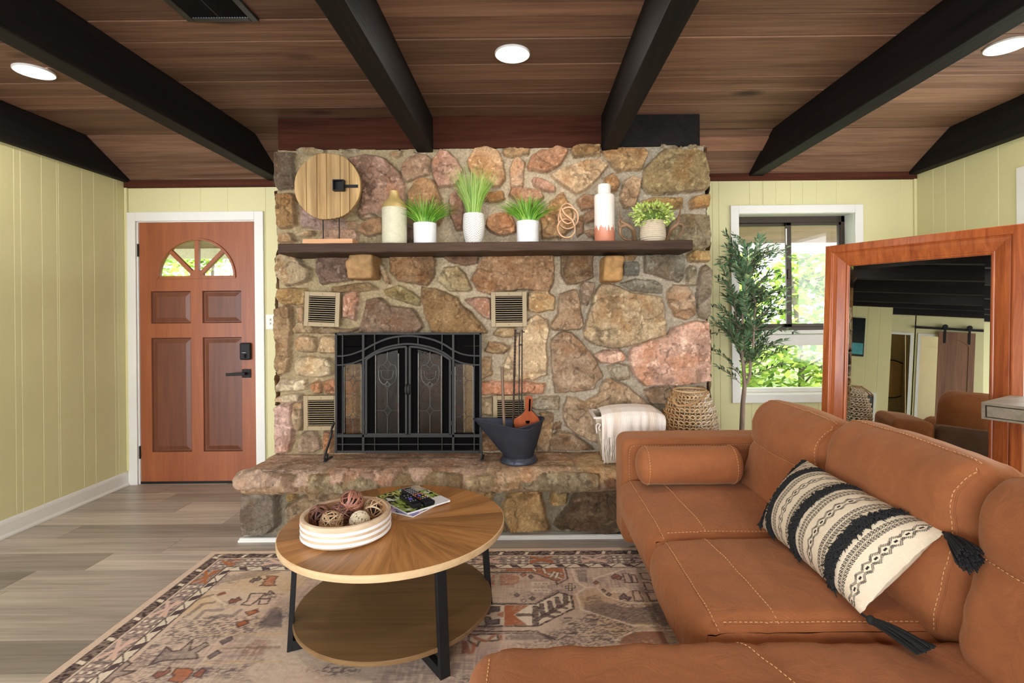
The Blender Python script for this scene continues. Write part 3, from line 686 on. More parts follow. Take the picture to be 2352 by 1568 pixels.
def heights(x, y, stones, seed, edge=.0075, warp=.008, rough=.013, mort=(186, 168, 140), grow=.0055):
    """height over the mortar and colour of a stone surface; x, y in metres"""
    wx = x+(fbm(x*22, y*22, 3, seed)-.5)*2*warp; wy = y+(fbm(x*22+50, y*22, 3, seed+1)-.5)*2*warp
    H = (fbm(x*9, y*9, 3, seed+2)-.5)*.010+(fbm(x*70, y*70, 3, seed+3)-.5)*.005
    m = S3(mort); mc = m[None, None]*(0.82+0.36*fbm(x*40, y*40, 4, seed+4))[..., None]
    grn = (fbm(x*2.2+9, y*2.2, 2, seed+5) > .0)
    Cc = mc.copy(); on = np.zeros(x.shape, bool)
    for i, (poly, col, dep) in enumerate(stones):
        px = [p[0] for p in poly]; py = [p[1] for p in poly]; pad = .03
        jj = np.where((x[0] > min(px)-pad) & (x[0] < max(px)+pad))[0]; ii = np.where((y[:, 0] > min(py)-pad) & (y[:, 0] < max(py)+pad))[0]
        if not len(jj) or not len(ii): continue
        sl = (slice(ii[0], ii[-1]+1), slice(jj[0], jj[-1]+1)); X, Y = wx[sl], wy[sl]; X0, Y0 = x[sl], y[sl]
        d = poly_sd(X, Y, poly)+grow; cx, cy = np.mean(px), np.mean(py); rg = random.Random(i*7+seed)
        size = min(max(px)-min(px), max(py)-min(py))
        pr = sstep(-.004, edge, d)
        # split faces: a few tilted facets and ledges
        tx, ty = rg.uniform(-.10, .10), rg.uniform(-.12, .10)
        relief = (fbm(X0*7+i, Y0*7, 4, seed+i)-.5)*rough*3.2+(fbm(X0*30+i, Y0*18, 4, seed+i+3)-.5)*rough*1.5
        led = fbm(X0*6+i*3, Y0*9, 3, seed+i+9); relief += np.floor(led*6)/6*rough*2.0; crk = np.abs(fbm(X0*5+i*2, Y0*6+i, 4, seed+i+13)-.5); relief -= sstep(.018, .0, crk)*.008; relief += np.abs(fbm(X0*16+i, Y0*12, 4, seed+i+19)-.5)*rough*1.2
        h = dep*(.78+.35*rg.random())*pr*(1+.10*sstep(.0, .12, d))+pr*(relief+np.clip(tx*(X0-cx)+ty*(Y0-cy), -.012, .012))
        k = (d > -.003) & (h > H[sl])
        H[sl] = np.where(k, h, H[sl]); on[sl] |= k
        r_, g_, b_ = col; g2 = max(0, r_-g_-34); col = (r_*.99, (g_+g2*.36)*1.02, (b_+g2*.30)*1.04)
        b = S3(col); b2 = S3((col[0]*.98, col[1]*.91, col[2]*.84)); b3 = S3((col[0]*1.13+8, col[1]*1.15+10, col[2]*1.16+12)); b4 = S3((col[0]*.62, col[1]*.60, col[2]*.58))
        f1 = sstep(.45, .68, fbm(X0*8+i*5, Y0*8, 4, seed+i+31))[..., None]; f2 = sstep(.52, .7, fbm(X0*14, Y0*14+i*3, 5, seed+i+57))[..., None]; f3 = sstep(.54, .70, fbm(X0*11+i, Y0*16, 5, seed+i+77))[..., None]; f4 = (sstep(.018, .004, crk)*.55)[..., None]; f5 = sstep(.66, .74, fbm(X0*34+i, Y0*34, 4, seed+i+91))[..., None]*.6; f6 = sstep(.64, .72, fbm(X0*40, Y0*44+i, 4, seed+i+95))[..., None]*.35
        cc = b*(1-f1)+b2*f1; cc = cc*(1-.55*f2)+b3*.55*f2; cc = cc*(1-.5*f3)+b4*.5*f3; cc = cc*(1-f4)+b4*.7*f4; cc = cc*(1-f5)+np.minimum(1, b3*1.25)*f5; cc = cc*(1-f6)+b4*.8*f6
        fr = sstep(.016, .002, d)[..., None]*.25; cc = cc*(1-fr)+m*fr
        Cc[sl] = np.where(k[..., None], cc, Cc[sl])
    return H, Cc, on
YM = 3.352      # mortar plane of the stone face
stones = []
for poly, col, dep in ST:
    stones.append(([(at(u, v, YF).x, at(u, v, YF).z) for u, v in poly], col, dep))
res = .0058
xs = np.arange(-1.655, 1.215, res); zs = np.arange(.37, 2.425, res)
GX, GZ = np.meshgrid(xs, zs)
H, COL, ON = heights(GX, GZ, stones, 5)
xl, xr = -1.622+.006*np.sin(GZ*9), 1.172+.006*np.sin(GZ*7+1)
top = 2.392+.012*(fbm(GX*14, GX*0+3, 3, 4)-.5)*2
keepv = (ON | ((GX > xl) & (GX < xr))) & (GZ < top)
for uc, vc in ((740, 710), (1169, 710), (738, 948), (1173, 948)):
    p_ = at(uc, vc, 3.285); inv = (abs(GX-p_.x) < .125) & (abs(GZ-p_.z) < .125); H = np.where(inv, np.minimum(H, .044), H)
# mortar colour: grey to the right and below, greenish tan elsewhere
mfade = sstep(.0, .6, GX+(1.4-GZ)*.25)[..., None]; mg = sstep(-.2, -1.0, GX)[..., None]; COL = np.where(ON[..., None], COL, COL*(1-mg)+COL*np.array([.80, .77, .64])*mg)
COL = np.where(ON[..., None], COL, COL*(1-mfade)+COL*np.array([.92, .98, 1.08])*mfade)
fo = [at(771, 1045, 3.3), at(1085, 785, 3.3)]      # firebox opening behind the screen
ox0, ox1, oz1 = -1.03, -.42, 1.10
arch = (GX > ox0) & (GX < ox1) & (GZ < oz1)
keepv &= ~arch
cell = keepv[:-1, :-1] & keepv[1:, :-1] & keepv[1:, 1:] & keepv[:-1, 1:]
P = np.stack([GX, YM-H, GZ], -1)
M_stone = vcol('sandstone', 0.82, .34, 60, .9, 90, .009, mott=(30, .30, S(210, 192, 160)))
fp = thing('fireplace', 'rough stone fireplace with raised hearth and dark wooden mantel between door and window', 'fireplace', ((-1.61+1.155)/2, YF, 0))
link('stonework', grid_mesh('stonework', P, COL, cell, skirt=(0, .14, 0)), M_stone, fp)
# chimney cheeks
def cheek(name, xx, sgn):
    ya, yb = 3.37, YB+.0; ys_, zz = np.meshgrid(np.arange(ya, yb, .012), np.arange(0, 2.39, .012)); rg = random.Random(int(xx*100)); ss = []
    z = .02
    while z < 2.35:
        h = rg.uniform(.12, .3); y = ya-.05
        while y < yb:
            w_ = rg.uniform(.16, .32); ss.append(([(y+.015, z+.012), (y+w_-.012, z+.02), (y+w_-.02, z+h-.012), (y+.02, z+h-.02)], rg.choice([br, tn, gy, og, rd]), .035)); y += w_
        z += h
    h_, c_, _ = heights(ys_, zz, ss, 40)
    P_ = np.stack([xx+sgn*h_, ys_, zz], -1); link(name, grid_mesh(name, P_, c_), M_stone, fp)
cheek('chimney_side', -1.598, -1); cheek('chimney_side', 1.148, 1)
M_soot = plain('soot', S(96, 76, 60), .95, var=.5, ns=10, spec=0.05)
mb = MB(); a, b, c_, yy = ox0-.02, ox1+.02, oz1+.02, 3.95
mb.add([(a, 3.33, .36), (b, 3.33, .36), (b, yy, .36), (a, yy, .36), (a, 3.33, c_), (b, 3.33, c_), (b-.1, yy, c_), (a+.1, yy, c_)], [(0, 1, 2, 3), (3, 2, 6, 7), (0, 3, 7, 4), (1, 5, 6, 2), (4, 7, 6, 5)])
mb.build('firebox', M_soot, fp)
# --- hearth ------------------------------------------------------
ZH = .405; HX0, HX1 = -1.69, 1.30; YFB = 2.995
# slab: s runs from the stone face forward over the rounded lip and under
prof = [(3.40, ZH), (3.2, ZH), (3.0, ZH+.004), (2.955, ZH-.004), (2.925, ZH-.026), (2.918, ZH-.06), (2.926, ZH-.095), (2.96, ZH-.118), (3.02, ZH-.124)]
seg = [0]
for i in range(len(prof)-1): seg.append(seg[-1]+math.dist(prof[i], prof[i+1]))
ss_ = np.arange(0, seg[-1], .007); xh = np.arange(HX0, HX1, .007)
sy = np.interp(ss_, seg, [p[0] for p in prof]); szz = np.interp(ss_, seg, [p[1] for p in prof])
def smooth(a, n=7):
    k = np.ones(n)/n; b = np.convolve(np.pad(a, n//2, mode='edge'), k, 'valid'); return b
sy, szz = smooth(sy), smooth(szz)
ty, tz = np.gradient(sy), np.gradient(szz); L_ = np.hypot(ty, tz)+1e-9; ny_, nz_ = tz/L_, -ty/L_
GXh, GSh = np.meshgrid(xh, ss_)
def hs(col, *pts, d=.02): return ([(x, s) for x, s in pts], col, d)
slabs = []
e_ = .37                         # arc length where the lip begins
rg = random.Random(5)
flag = [(-1.72, -1.18, (176, 140, 116)), (-1.17, -.72, (166, 122, 98)), (-.71, -.25, (164, 124, 100)), (-.24, .27, (172, 130, 98)), (.28, .66, (178, 140, 100)), (.67, 1.35, (182, 142, 100))]
for a, b, c in flag:
    s0 = rg.uniform(.12, .2)
    c = (min(255, c[0]*1.06+4), min(255, c[1]*1.08+4), min(255, c[2]*1.08+4)); slabs.append(hs(c, (a+.01, s0), (a+.12, s0-.05), (b-.05, s0-.03), (b, s0+.06), (b-.012, .42), (b-.05, .48+rg.uniform(0, .05)), ((a+b)/2, .47+rg.uniform(0, .05)), (a+.06, .48+rg.uniform(0, .05)), (a+.012, .42)))
    slabs.append(hs((c[0]-4, c[1]-6, c[2]-6), (a+.02, -.02), (b-.02, -.02), (b-.01, s0-.05), (a+.1, s0-.07), (a, s0-.03), d=.017))
x = -1.70
while x < 1.3:
    w_ = rg.uniform(.26, .48); s0 = rg.uniform(.455, .475)
    slabs.append(hs(rg.choice([(156,122,92), (140,118,88), (164,128,84), (158,112,84), (170,140,104)]), (x, s0), (x+w_*.5, s0-.02), (x+w_-.01, s0), (x+w_-.02, .54), (x+w_*.5, .57), (x+.02, .54), d=.016)); x += w_
Hh, Ch, Oh = heights(GXh, GSh, slabs, 21, edge=.014, warp=.012, rough=.0085, mort=(168, 142, 112), grow=.006)
flat = sstep(.43, .37, GSh); Hh = Hh*(1-flat)+np.minimum(.016, .008+Hh*.25)*flat
wob = (fbm(GXh*5, GSh*0+1, 3, 8)-.5)*.05*sstep(.30, .42, GSh)
NY, NZ = ny_[:, None]+0*GXh, nz_[:, None]+0*GXh
PX = GXh+0*GSh; PY = sy[:, None]+NY*(Hh+wob); PZ = szz[:, None]+NZ*(Hh*.7+wob*.3)-.011
dl = np.clip((GXh-HX0)/.07, 0, 1); endr = np.sqrt(1-(1-dl)**2)   # rounded left end
cy_, cz_ = 3.16, ZH-.06
PZ = cz_+(PZ-cz_)*(.35+.65*endr); PY = np.where(PY < 3.3, PY+(1-endr)*.05, PY)
PX = PX+(fbm(PY*9, PZ*14, 3, 3)-.5)*.05*(1-dl)
link('hearth_slab', grid_mesh('hearth_slab', np.stack([PX, PY, PZ], -1), Ch, skirt=(0, .06, 0)), M_stone, fp)
# front of the hearth base
zb = np.arange(0, .325, .006); xb = np.arange(-1.66, 1.28, .006); BX, BZ = np.meshgrid(xb, zb)
q = lambda u, v: (at(510+u*490/2352, 1020+v*490/2352, 2.985).x, at(510+u*490/2352, 1020+v*490/2352, 2.985).z)
q2 = lambda u, v: (at(980+u*500/2352, 1020+v*500/2352, 2.985).x, at(980+u*500/2352, 1020+v*500/2352, 2.985).z)
bs = [([q(90, 520), q(130, 465), q(570, 460), q(600, 560), q(590, 900), q(480, 1000), q(150, 1000), q(100, 900)], (120, 104, 88), .06),
      ([q(690, 700), q(960, 540), q(1200, 500), q(1500, 560), q(1560, 800), q(1300, 960), q(720, 990)], (140, 112, 82), .04),
      ([q(690, 560), q(760, 540), q(800, 620), q(700, 660)], (156, 120, 70), .03),
      ([q(1560, 560), q(1900, 520), q(2200, 560), q(2300, 960), q(1640, 980)], (150, 118, 82), .04),
      ([q2(120, 520), q2(480, 490), q2(690, 500), q2(710, 600), q2(560, 900), q2(100, 960)], (170, 140, 92), .035),
      ([q2(810, 700), q2(900, 500), q2(1220, 490), q2(1240, 600), q2(1330, 960), q2(900, 975)], (170, 128, 82), .045),
      ([q2(1340, 660), q2(1370, 510), q2(1525, 515), q2(1510, 640), q2(1460, 685)], (184, 148, 98), .05),
      ([q2(1380, 900), q2(1500, 740), q2(1600, 560), q2(1680, 480), q2(2250, 480), q2(2300, 900), q2(1950, 970), q2(1450, 940)], (104, 80, 56), .05),
      ([q2(720, 880), q2(800, 830), q2(890, 970), q2(700, 975)], (140, 112, 80), .03),
      ([q2(2330, 500), q2(2700, 490), q2(2720, 960), q2(2360, 960)], (150, 120, 88), .04)]
Hb, Cb, Ob = heights(BX, BZ, bs, 61, edge=.014, warp=.008, mort=(142, 130, 108))
link('hearth_base', grid_mesh('hearth_base', np.stack([BX, YFB+.045-Hb, BZ], -1), Cb, skirt=(0, .36, 0)), M_stone, fp)
mb = MB(); mb.tube([( -1.675, YFB-.012, .006), (1.3, YFB-.012, .006)], .016, 12); mb.box((-1.68, YFB-.03, 0), (1.3, YFB+.05, .012))
structure(mb.build('trim_2', M_white, smooth=40))
# --- mantel shelf and its two stone corbels ------------------------
M_man = wood('mantel_dark_oak', S(44, 31, 23), S(80, 60, 47), 'X', .55, 70, .05, bump=.5, spec=.14)
mb = MB(); xa, xb_ = at(637, 570, 3.05).x, at(1593, 565, 3.05).x; zt_, zb_ = 1.735, 1.676
n = 60; P = []
rg = random.Random(2)
for i in range(n+1):
    x = xa+(xb_-xa)*i/n; w1, w2 = (vnoise(i*.35, 0, 3)-.5)*.006, (vnoise(i*.5, 4, 3)-.5)*.005
    P.append([(x, 3.06+w1, zt_-.003), (x, 3.067+w1, zt_+w2*.3), (x, 3.345, zt_), (x, 3.345, zb_), (x, 3.067+w1, zb_+w2), (x, 3.058+w1, zb_+.006+w2)])
V = [p for r in P for p in r]; Fc = [(i*6+k, i*6+(k+1) % 6, (i+1)*6+(k+1) % 6, (i+1)*6+k) for i in range(n) for k in range(6)]+[(5, 4, 3, 2, 1, 0), tuple(n*6+k for k in range(6))]
mb.add(V, Fc); mb.build('mantel_shelf', M_man, fp, smooth=30)
def corbel(uv0, uv1, col, seed, tilt):
    p, q = at(*uv0, 3.2), at(*uv1, 3.2); n1 = 26
    cx, cz, hw, hh = (p.x+q.x)/2, (p.z+q.z)/2, abs(q.x-p.x)/2, abs(p.z-q.z)/2
    V = []; Fs = []; cs = []
    m = MB(); R = []
    # a block of stone sticking out of the face: a rounded box pushed about by noise
    N = 14; faces = []
    for ax in range(3):
        for sg in (-1, 1):
            A, B = np.meshgrid(np.linspace(-1, 1, N), np.linspace(-1, 1, N)); Cc = np.full(A.shape, float(sg))
            q_ = [A, B, Cc]; xyz = [None]*3; xyz[ax] = Cc; xyz[(ax+1) % 3] = A if sg > 0 else B; xyz[(ax+2) % 3] = B if sg > 0 else A
            faces.append(np.stack(xyz, -1))
    me_v = []; me_f = []
    for f in faces:
        b0 = len(me_v)
        for r in f.reshape(-1, 3):
            r = np.array(r); k = (np.abs(r)**9).sum()**(1/9); r = r/k
            w = 1+.10*(vnoise(r[0]*1.7+seed, r[1]*1.7+r[2]*2.1, seed)-.5)*2+.05*(vnoise(r[0]*5+seed, r[2]*5+r[1]*4, seed)-.5)
            z = r[2]*hh*(.98+.05*w); y = 3.265+r[1]*.115*w+(tilt*(-z))*.25
            me_v.append((cx+r[0]*hw*w+z*0.05, y, cz+z*.985))
        for i in range(N-1):
            for j in range(N-1): me_f.append((b0+i*N+j, b0+i*N+j+1, b0+(i+1)*N+j+1, b0+(i+1)*N+j))
    me = bpy.data.meshes.new('corbel'); me.from_pydata(me_v, [], me_f)
    import bmesh
    bm = bmesh.new(); bm.from_mesh(me); bmesh.ops.remove_doubles(bm, verts=bm.verts, dist=.0012); bmesh.ops.recalc_face_normals(bm, faces=bm.faces); bm.to_mesh(me); bm.free()
    me.polygons.foreach_set('use_smooth', [True]*len(me.polygons)); me.set_sharp_from_angle(angle=math.radians(50))
    o = link('corbel', me, None, fp); me.materials.clear(); me.materials.append(plain('corbel_stone_%d' % seed, S(*col), .85, var=.35, ns=22, bump=.5, bs=60))
corbel((800, 585), (862, 640), (160, 124, 80), 3, .6); corbel((1384, 588), (1430, 646), (172, 130, 80), 8, .1)
# --- warm-air vents set in the stone -------------------------------
M_vent = plain('vent_bronze_paint', S(144, 124, 88), .45, .1, var=.05, ns=8)
def vent(uc, vc, w, h, rot, label, y=3.285):
    p = at(uc, vc, y); t = thing('air_vent', label, 'vent', (p.x, y, p.z-h/2), 0, 'tan louvred vents in the stone face')
    R = Matrix.Rotation(rot, 4, 'Y')
    def T(x, yy, z): return tuple(p+R @ Vector((x, yy, z)))
    def fbox(mb, x0, y0, z0, x1, y1, z1): mb.add([T(x0, y0, z0), T(x1, y0, z0), T(x1, y1, z0), T(x0, y1, z0), T(x0, y0, z1), T(x1, y0, z1), T(x1, y1, z1), T(x0, y1, z1)], [(0, 3, 2, 1), (4, 5, 6, 7), (0, 1, 5, 4), (1, 2, 6, 5), (2, 3, 7, 6), (3, 0, 4, 7)])
    b = .028; m = MB(); hw, hh = w/2, h/2
    for a in ((-hw, -hh, -hw+b, hh), (hw-b, -hh, hw, hh), (-hw+b, -hh, hw-b, -hh+b), (-hw+b, hh-b, hw-b, hh)): fbox(m, a[0], -.006, a[1], a[2], .019, a[3])
    m.build('frame', M_vent, t, bevel=.002)
    m = MB(); k = 12
    for i in range(k):
        z = -hh+b+(2*hh-2*b)*(i+.5)/k; m.add([T(-hw+b, -.005, z-.0016), T(hw-b, -.005, z-.0016), T(hw-b, .005, z-.0010), T(-hw+b, .005, z-.0010), T(-hw+b, -.005, z+.0022), T(hw-b, -.005, z+.0022), T(hw-b, .005, z+.0028), T(-hw+b, .005, z+.0028)], [(0, 1, 2, 3), (7, 6, 5, 4), (0, 4, 5, 1), (1, 5, 6, 2), (2, 6, 7, 3), (3, 7, 4, 0)])
    m.build('louvres', M_vent, t)
    m = MB(); fbox(m, -hw+.01, .0165, -hh+.01, hw-.01, .0185, hh-.01); m.build('duct_back', M_dark, t)
    for z in (hh-b/2, -hh+b/2):
        m = MB(); m.ball(T(0, -.006, z), .004, 8); m.build('screw', M_vent, t)
vent(740, 710, .225, .222, math.radians(2.6), 'tan louvred air vent slightly tilted, upper left of the fireplace screen')
vent(1169, 710, .228, .224, 0, 'tan louvred air vent hanging level, above the coal scuttle')
vent(738, 948, .225, .222, 0, 'tan louvred air vent partly hidden by the scrolled left foot of the fireplace screen')
vent(1173, 948, .225, .222, 0, 'tan louvred air vent behind the fire irons in the coal scuttle')
# ================================================================ THINGS ON THE MANTEL
YI = 3.185; ZM = 1.7368
def px(n, Y=YI): return n/FPX*Y
def xu(u, v=500, Y=YI): return at(u, v, Y).x
def zu(v, u=1200, Y=YI): return at(u, v, Y).z
# --- round slatted wooden ornament on a stand ----------------------
M_slat = wood('slat_pine', S(136, 100, 54), S(214, 178, 120), 'Z', .6, 30, .06, bump=.3, tone=True)
bx, bz = xu(754, 429), zu(429, 754); R = px(76)
t = thing('round_wood_ornament', 'round slatted wooden disc on two rods, far left of the mantel', 'ornament', (bx, YI, ZM))
m = MB(); N = 96; rg = random.Random(4)
edge = [R*(1+.012*math.sin(7*a+1)+.006*math.sin(13*a)+(.012*math.sin(19*a) if math.sin(a) < -.3 else 0)) for a in [2*PI*i/N for i in range(N)]]
cuts = [-R*1.1, xu(707)-bx, xu(731)-bx, xu(753)-bx, xu(784)-bx, xu(805)-bx, R*1.1]
def halfh(x):
    x = max(-R*.995, min(R*.995, x)); a = math.acos(x/R); w = 1+.012*math.sin(7*a+1)
    return R*math.sin(a)*w
for i in range(6):
    a, b = max(cuts[i], -R*.995)+.0009, min(cuts[i+1], R*.995)-.0009; n = 10; up = []; dn = []
    for k in range(n+1):
        x = a+(b-a)*k/n; h = halfh(x); up.append((bx+x, YI-.016, bz+h)); dn.append((bx+x, YI-.016, bz-h*(1+.01*math.sin(k*2+i))))
    m.ct = .2+.7*rg.random(); m.prism(dn+up[::-1], (0, .03, 0))
disc = m.build('disc', M_slat, t, tone=True, bevel=.003)
m = MB(); m.cbox((bx, YI+.004, bz), (R*1.2, .012, R*.25)); m.build('batten', M_slat, t)
sx, sz = xu(783, 429), zu(429, 783); s_ = px(12.5)
m = MB(); d_ = .006
for a in ((-s_, -s_, -s_+d_, s_), (s_-d_, -s_, s_, s_), (-s_+d_, -s_, s_-d_, -s_+d_), (-s_+d_, s_-d_, s_-d_, s_)): m.box((sx+a[0], YI-.05, sz+a[1]), (sx+a[2], YI-.014, sz+a[3]))
m.box((sx-s_, YI-.02, sz-s_), (sx+s_, YI-.015, sz+s_)); m.build('box_frame', M_black, t)
m = MB(); m.box((sx+s_, YI-.0205, sz-.011), (xu(825), YI-.0155, sz+.008)); m.build('strap', M_black, t)
for u in (742, 779):
    m = MB(); m.tube([(xu(u), YI+.0, ZM+.03), (xu(u), YI, bz-R*.9)], .0035, 8); m.build('rod', M_black, t)
m = MB(); m.box((xu(703), YI-.055, ZM), (xu(816), YI+.045, ZM+.036)); m.build('base', wood('oak_light', S(196, 140, 96), S(226, 174, 128), 'X', .6, 40, .05), t, bevel=.002)
# --- bottle vase with gold shoulder ---------------------------------
M_sage = plain('sage_glaze', S(200, 194, 166), .55, var=.10, ns=60, bump=.15, bs=260)
M_gold = plain('gold_speckle', S(190, 162, 104), .45, .25, var=.2, ns=220, bump=.2, bs=300)
x = xu(906); t = thing('bottle_vase', 'pale sage bottle vase with gold shoulder and neck beside the round wood disc', 'vase', (x, YI, ZM))
k = px(1); q = [(0, 0), (25, 0), (27.5, 3), (28, 12), (28, 84)]; m = MB(); m.lathe([(max(a*k, .001), b*k) for a, b in q], (x, YI, ZM), 48); m.build('body', M_sage, t, smooth=50)
q = [(28.05, 84), (26.5, 92), (21, 100), (14, 107), (11.2, 114), (10, 121), (10.6, 124), (9.6, 124), (8.8, 118), (8.8, 100)]; m = MB(); m.lathe([(a*k, b*k) for a, b in q], (x, YI, ZM), 48); m.build('neck', M_gold, t, smooth=50)
# --- potted grasses ---------------------------------------------------
M_pot = plain('white_pot', S(226, 224, 224), .5, var=.04, ns=30)
M_soil = plain('dark_soil', S(50, 42, 30), .95, var=.4, ns=80, bump=.6, bs=90)
def grass_mat(name, c1, c2, c3):
    tt = NT(name); a = tt.attr('tone'); c = tt.ramp(a.outputs['Fac'], [(0, c1), (.55, c2), (1, c3)]); tt.col(c); tt.set(Roughness=.5)
    tt.b.inputs['Subsurface Weight'].default_value = 0.0; return tt.m
M_g1 = grass_mat('fresh_grass', S(52, 104, 20), S(108, 166, 44), S(164, 200, 84)); M_g2 = grass_mat('reed_grass', S(84, 120, 40), S(138, 178, 66), S(186, 196, 120))
def blades(mb, c, n, hmin, hmax, spread, w, r0, droop, rg, back=.09):
    for i in range(n):
        a = rg.uniform(0, 2*PI); l = rg.uniform(hmin, hmax); o = spread*rg.random()**.7
        b = Vector(c)+Vector((math.cos(a), math.sin(a), 0))*r0*rg.random()**.5; dv = Vector((math.cos(a), math.sin(a)*.55, 0))
        pts = []; wv = w*rg.uniform(.6, 1.15); sd = Vector((-dv.y, dv.x, 0)).normalized()*.4+Vector((1, 0, 0))*.8; sd.normalize()
        for s in range(6):
            u = s/5; p = b+Vector((0, 0, l*(u-droop*o*u*u)))+dv*(o*l*(u**1.7))
            if p.y > YI+back: p.y = YI+back
            ww = wv*(1-u)**.6*(1 if s else .7); pts.append((p, ww))
        V = []
        for p, ww in pts: V += [p-sd*ww, p+sd*ww]
        mb.ct = min(1, max(0, rg.gauss(.5, .25))); mb.add(V, [(2*j, 2*j+1, 2*j+3, 2*j+2) for j in range(5)])
def ribbed_pot(x, r, h, label, dots):
    t = thing('grass_pot', label, 'potted plant', (x, YI, ZM), 0, 'ribbed white pots of grass on the mantel')
    pr = [(.001, 0), (r*.93, 0), (r*.97, .004)]; n = 17
    for i in range(n):
        z0, z1 = .006+(h-.008)*i/n, .006+(h-.008)*(i+1)/n
        pr += [(r*.975+r*.025*i/n, z0+.0008), (r*1.0+r*.02*i/n, (z0+z1)/2), (r*.975+r*.025*i/n, z1-.0002)]
    pr += [(r*1.0, h), (r*.93, h), (r*.92, h*.8), (.001, h*.8)]
    m = MB(); m.lathe(pr, (x, YI, ZM), 56); m.build('pot', M_pot, t, smooth=60)
    m = MB(); m.lathe([(.001, 0), (r*.915, 0), (r*.9, .006), (.001, .008)], (x, YI, ZM+h*.82), 24); m.build('soil', M_soil, t)
    return t
rg = random.Random(21)
x = xu(976); t = ribbed_pot(x, px(26), px(49), 'white ribbed pot of short bright grass next to the gold necked vase', True)
m = MB(); blades(m, (x, YI, ZM+px(42)), 300, .11, .225, 1.35, .0036, px(18), .30, rg); m.build('grass', M_g1, t, tone=True)
x = xu(1212); t = ribbed_pot(x, px(25.5), px(51), 'white ribbed pot of short bright grass between the chevron vase and the knot sculpture', True)
m = MB(); blades(m, (x, YI, ZM+px(44)), 300, .11, .215, 1.35, .0036, px(18), .30, rg); m.build('grass', M_g1, t, tone=True)
# chevron vase
x = xu(1088); t = thing('chevron_vase', 'tall grass in a white vase with carved chevron pattern', 'potted plant', (x, YI, ZM))
h = px(70); nz, na = 96, 180; Z, A = np.meshgrid(np.linspace(0, 1, nz), np.linspace(0, 2*PI, na, endpoint=False), indexing='ij')
rp = np.interp(Z, [0, .05, .25, .55, .85, 1], [px(16.5), px(17.5), px(21.5), px(24.3), px(23.6), px(22.3)])
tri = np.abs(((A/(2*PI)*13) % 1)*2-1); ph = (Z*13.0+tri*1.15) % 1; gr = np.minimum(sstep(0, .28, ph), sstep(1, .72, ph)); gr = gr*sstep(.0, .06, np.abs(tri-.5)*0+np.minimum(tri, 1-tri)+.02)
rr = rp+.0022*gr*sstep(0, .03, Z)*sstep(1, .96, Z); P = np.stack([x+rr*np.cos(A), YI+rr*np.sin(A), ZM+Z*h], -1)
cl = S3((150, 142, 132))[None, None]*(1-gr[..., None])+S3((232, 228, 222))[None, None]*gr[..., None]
M_chev = vcol('chevron_ceramic', .55, .05, 30, 0.05); link('vase', grid_mesh('vase', P, cl, closed_u=True), M_chev, t)
m = MB(); m.lathe([(px(22.3), h), (px(20), h+.001), (px(19.5), h*.85), (.001, h*.85)], (x, YI, ZM), 48); m.build('rim', M_pot, t, smooth=60)
m = MB(); m.lathe([(.001, 0), (px(19), 0), (.001, .006)], (x, YI, ZM+h*.86), 20); m.build('soil', M_soil, t)
m = MB(); blades(m, (x, YI, ZM+px(63)), 430, .16, .355, .55, .0018, px(15), .16, rg); m.build('grass', M_g2, t, tone=True)
# --- knotted wood sculpture --------------------------------------------
M_knot = wood('bent_wood', S(170, 124, 88), S(216, 174, 134), 'Z', .5, 60, .1)
x = xu(1303); t = thing('knot_sculpture', 'looped bent wood knot sculpture on a small block beside the dripped vase', 'sculpture', (x, YI, ZM))
m = MB(); m.box((xu(1281), YI-.03, ZM), (xu(1318), YI+.03, ZM+.011)); m.build('base', wood('oak_light', S(196, 140, 96), S(226, 174, 128), 'X', .6, 40, .05), t, bevel=.002)
m = MB(); pts = [(1296, 549, 0), (1283, 540, .0), (1280, 523, .01), (1290, 511, .02), (1306, 507, .025), (1315, 497, .01), (1305, 482, -.02), (1290, 470, -.03), (1298, 470, -.01), (1316, 476, .02), (1321, 490, .03), (1310, 500, .0), (1294, 498, -.03), (1284, 506, -.03), (1288, 520, -.02), (1302, 526, 0), (1318, 520, .02), (1324, 506, .025), (1318, 492, .015), (1300, 486, .0), (1288, 494, -.01), (1292, 512, -.02), (1310, 520, -.02), (1322, 516, 0), (1320, 534, .01), (1308, 546, .005), (1296, 549, 0)]
# two clear loops stacked as an eight, with a third ring threaded through
def ring(cu, cv, ru, rv, t0, t1, tilt, y0, n=40):
    o = []
    for i in range(n+1):
        a = t0+(t1-t0)*i/n; o.append(Vector((xu(cu+ru*math.cos(a)), YI+y0+tilt*math.sin(a+.6), zu(cv-rv*math.sin(a)))))
    return o
rect = [(-.0042, -.013), (.0042, -.013), (.0042, .013), (-.0042, .013)]
for args in ((1303, 492, 17, 24, 0, 2*PI, .02, 0), (1305, 502, 22, 23, .4, 2*PI+.4, -.025, .004), (1300, 526, 20, 22, 0, 2*PI, .018, -.004)):
    p = ring(*args)[:-1]; m.sweep(p, rect, up=(0, 1, 0), closed=True)
m.sweep(spline([(xu(1290), YI-.02, zu(482)), (xu(1297), YI-.026, zu(496)), (xu(1312), YI-.026, zu(508)), (xu(1318), YI-.02, zu(522))], 8), rect, up=(0, 1, 0))
m.build('loops', M_knot, t, smooth=40)
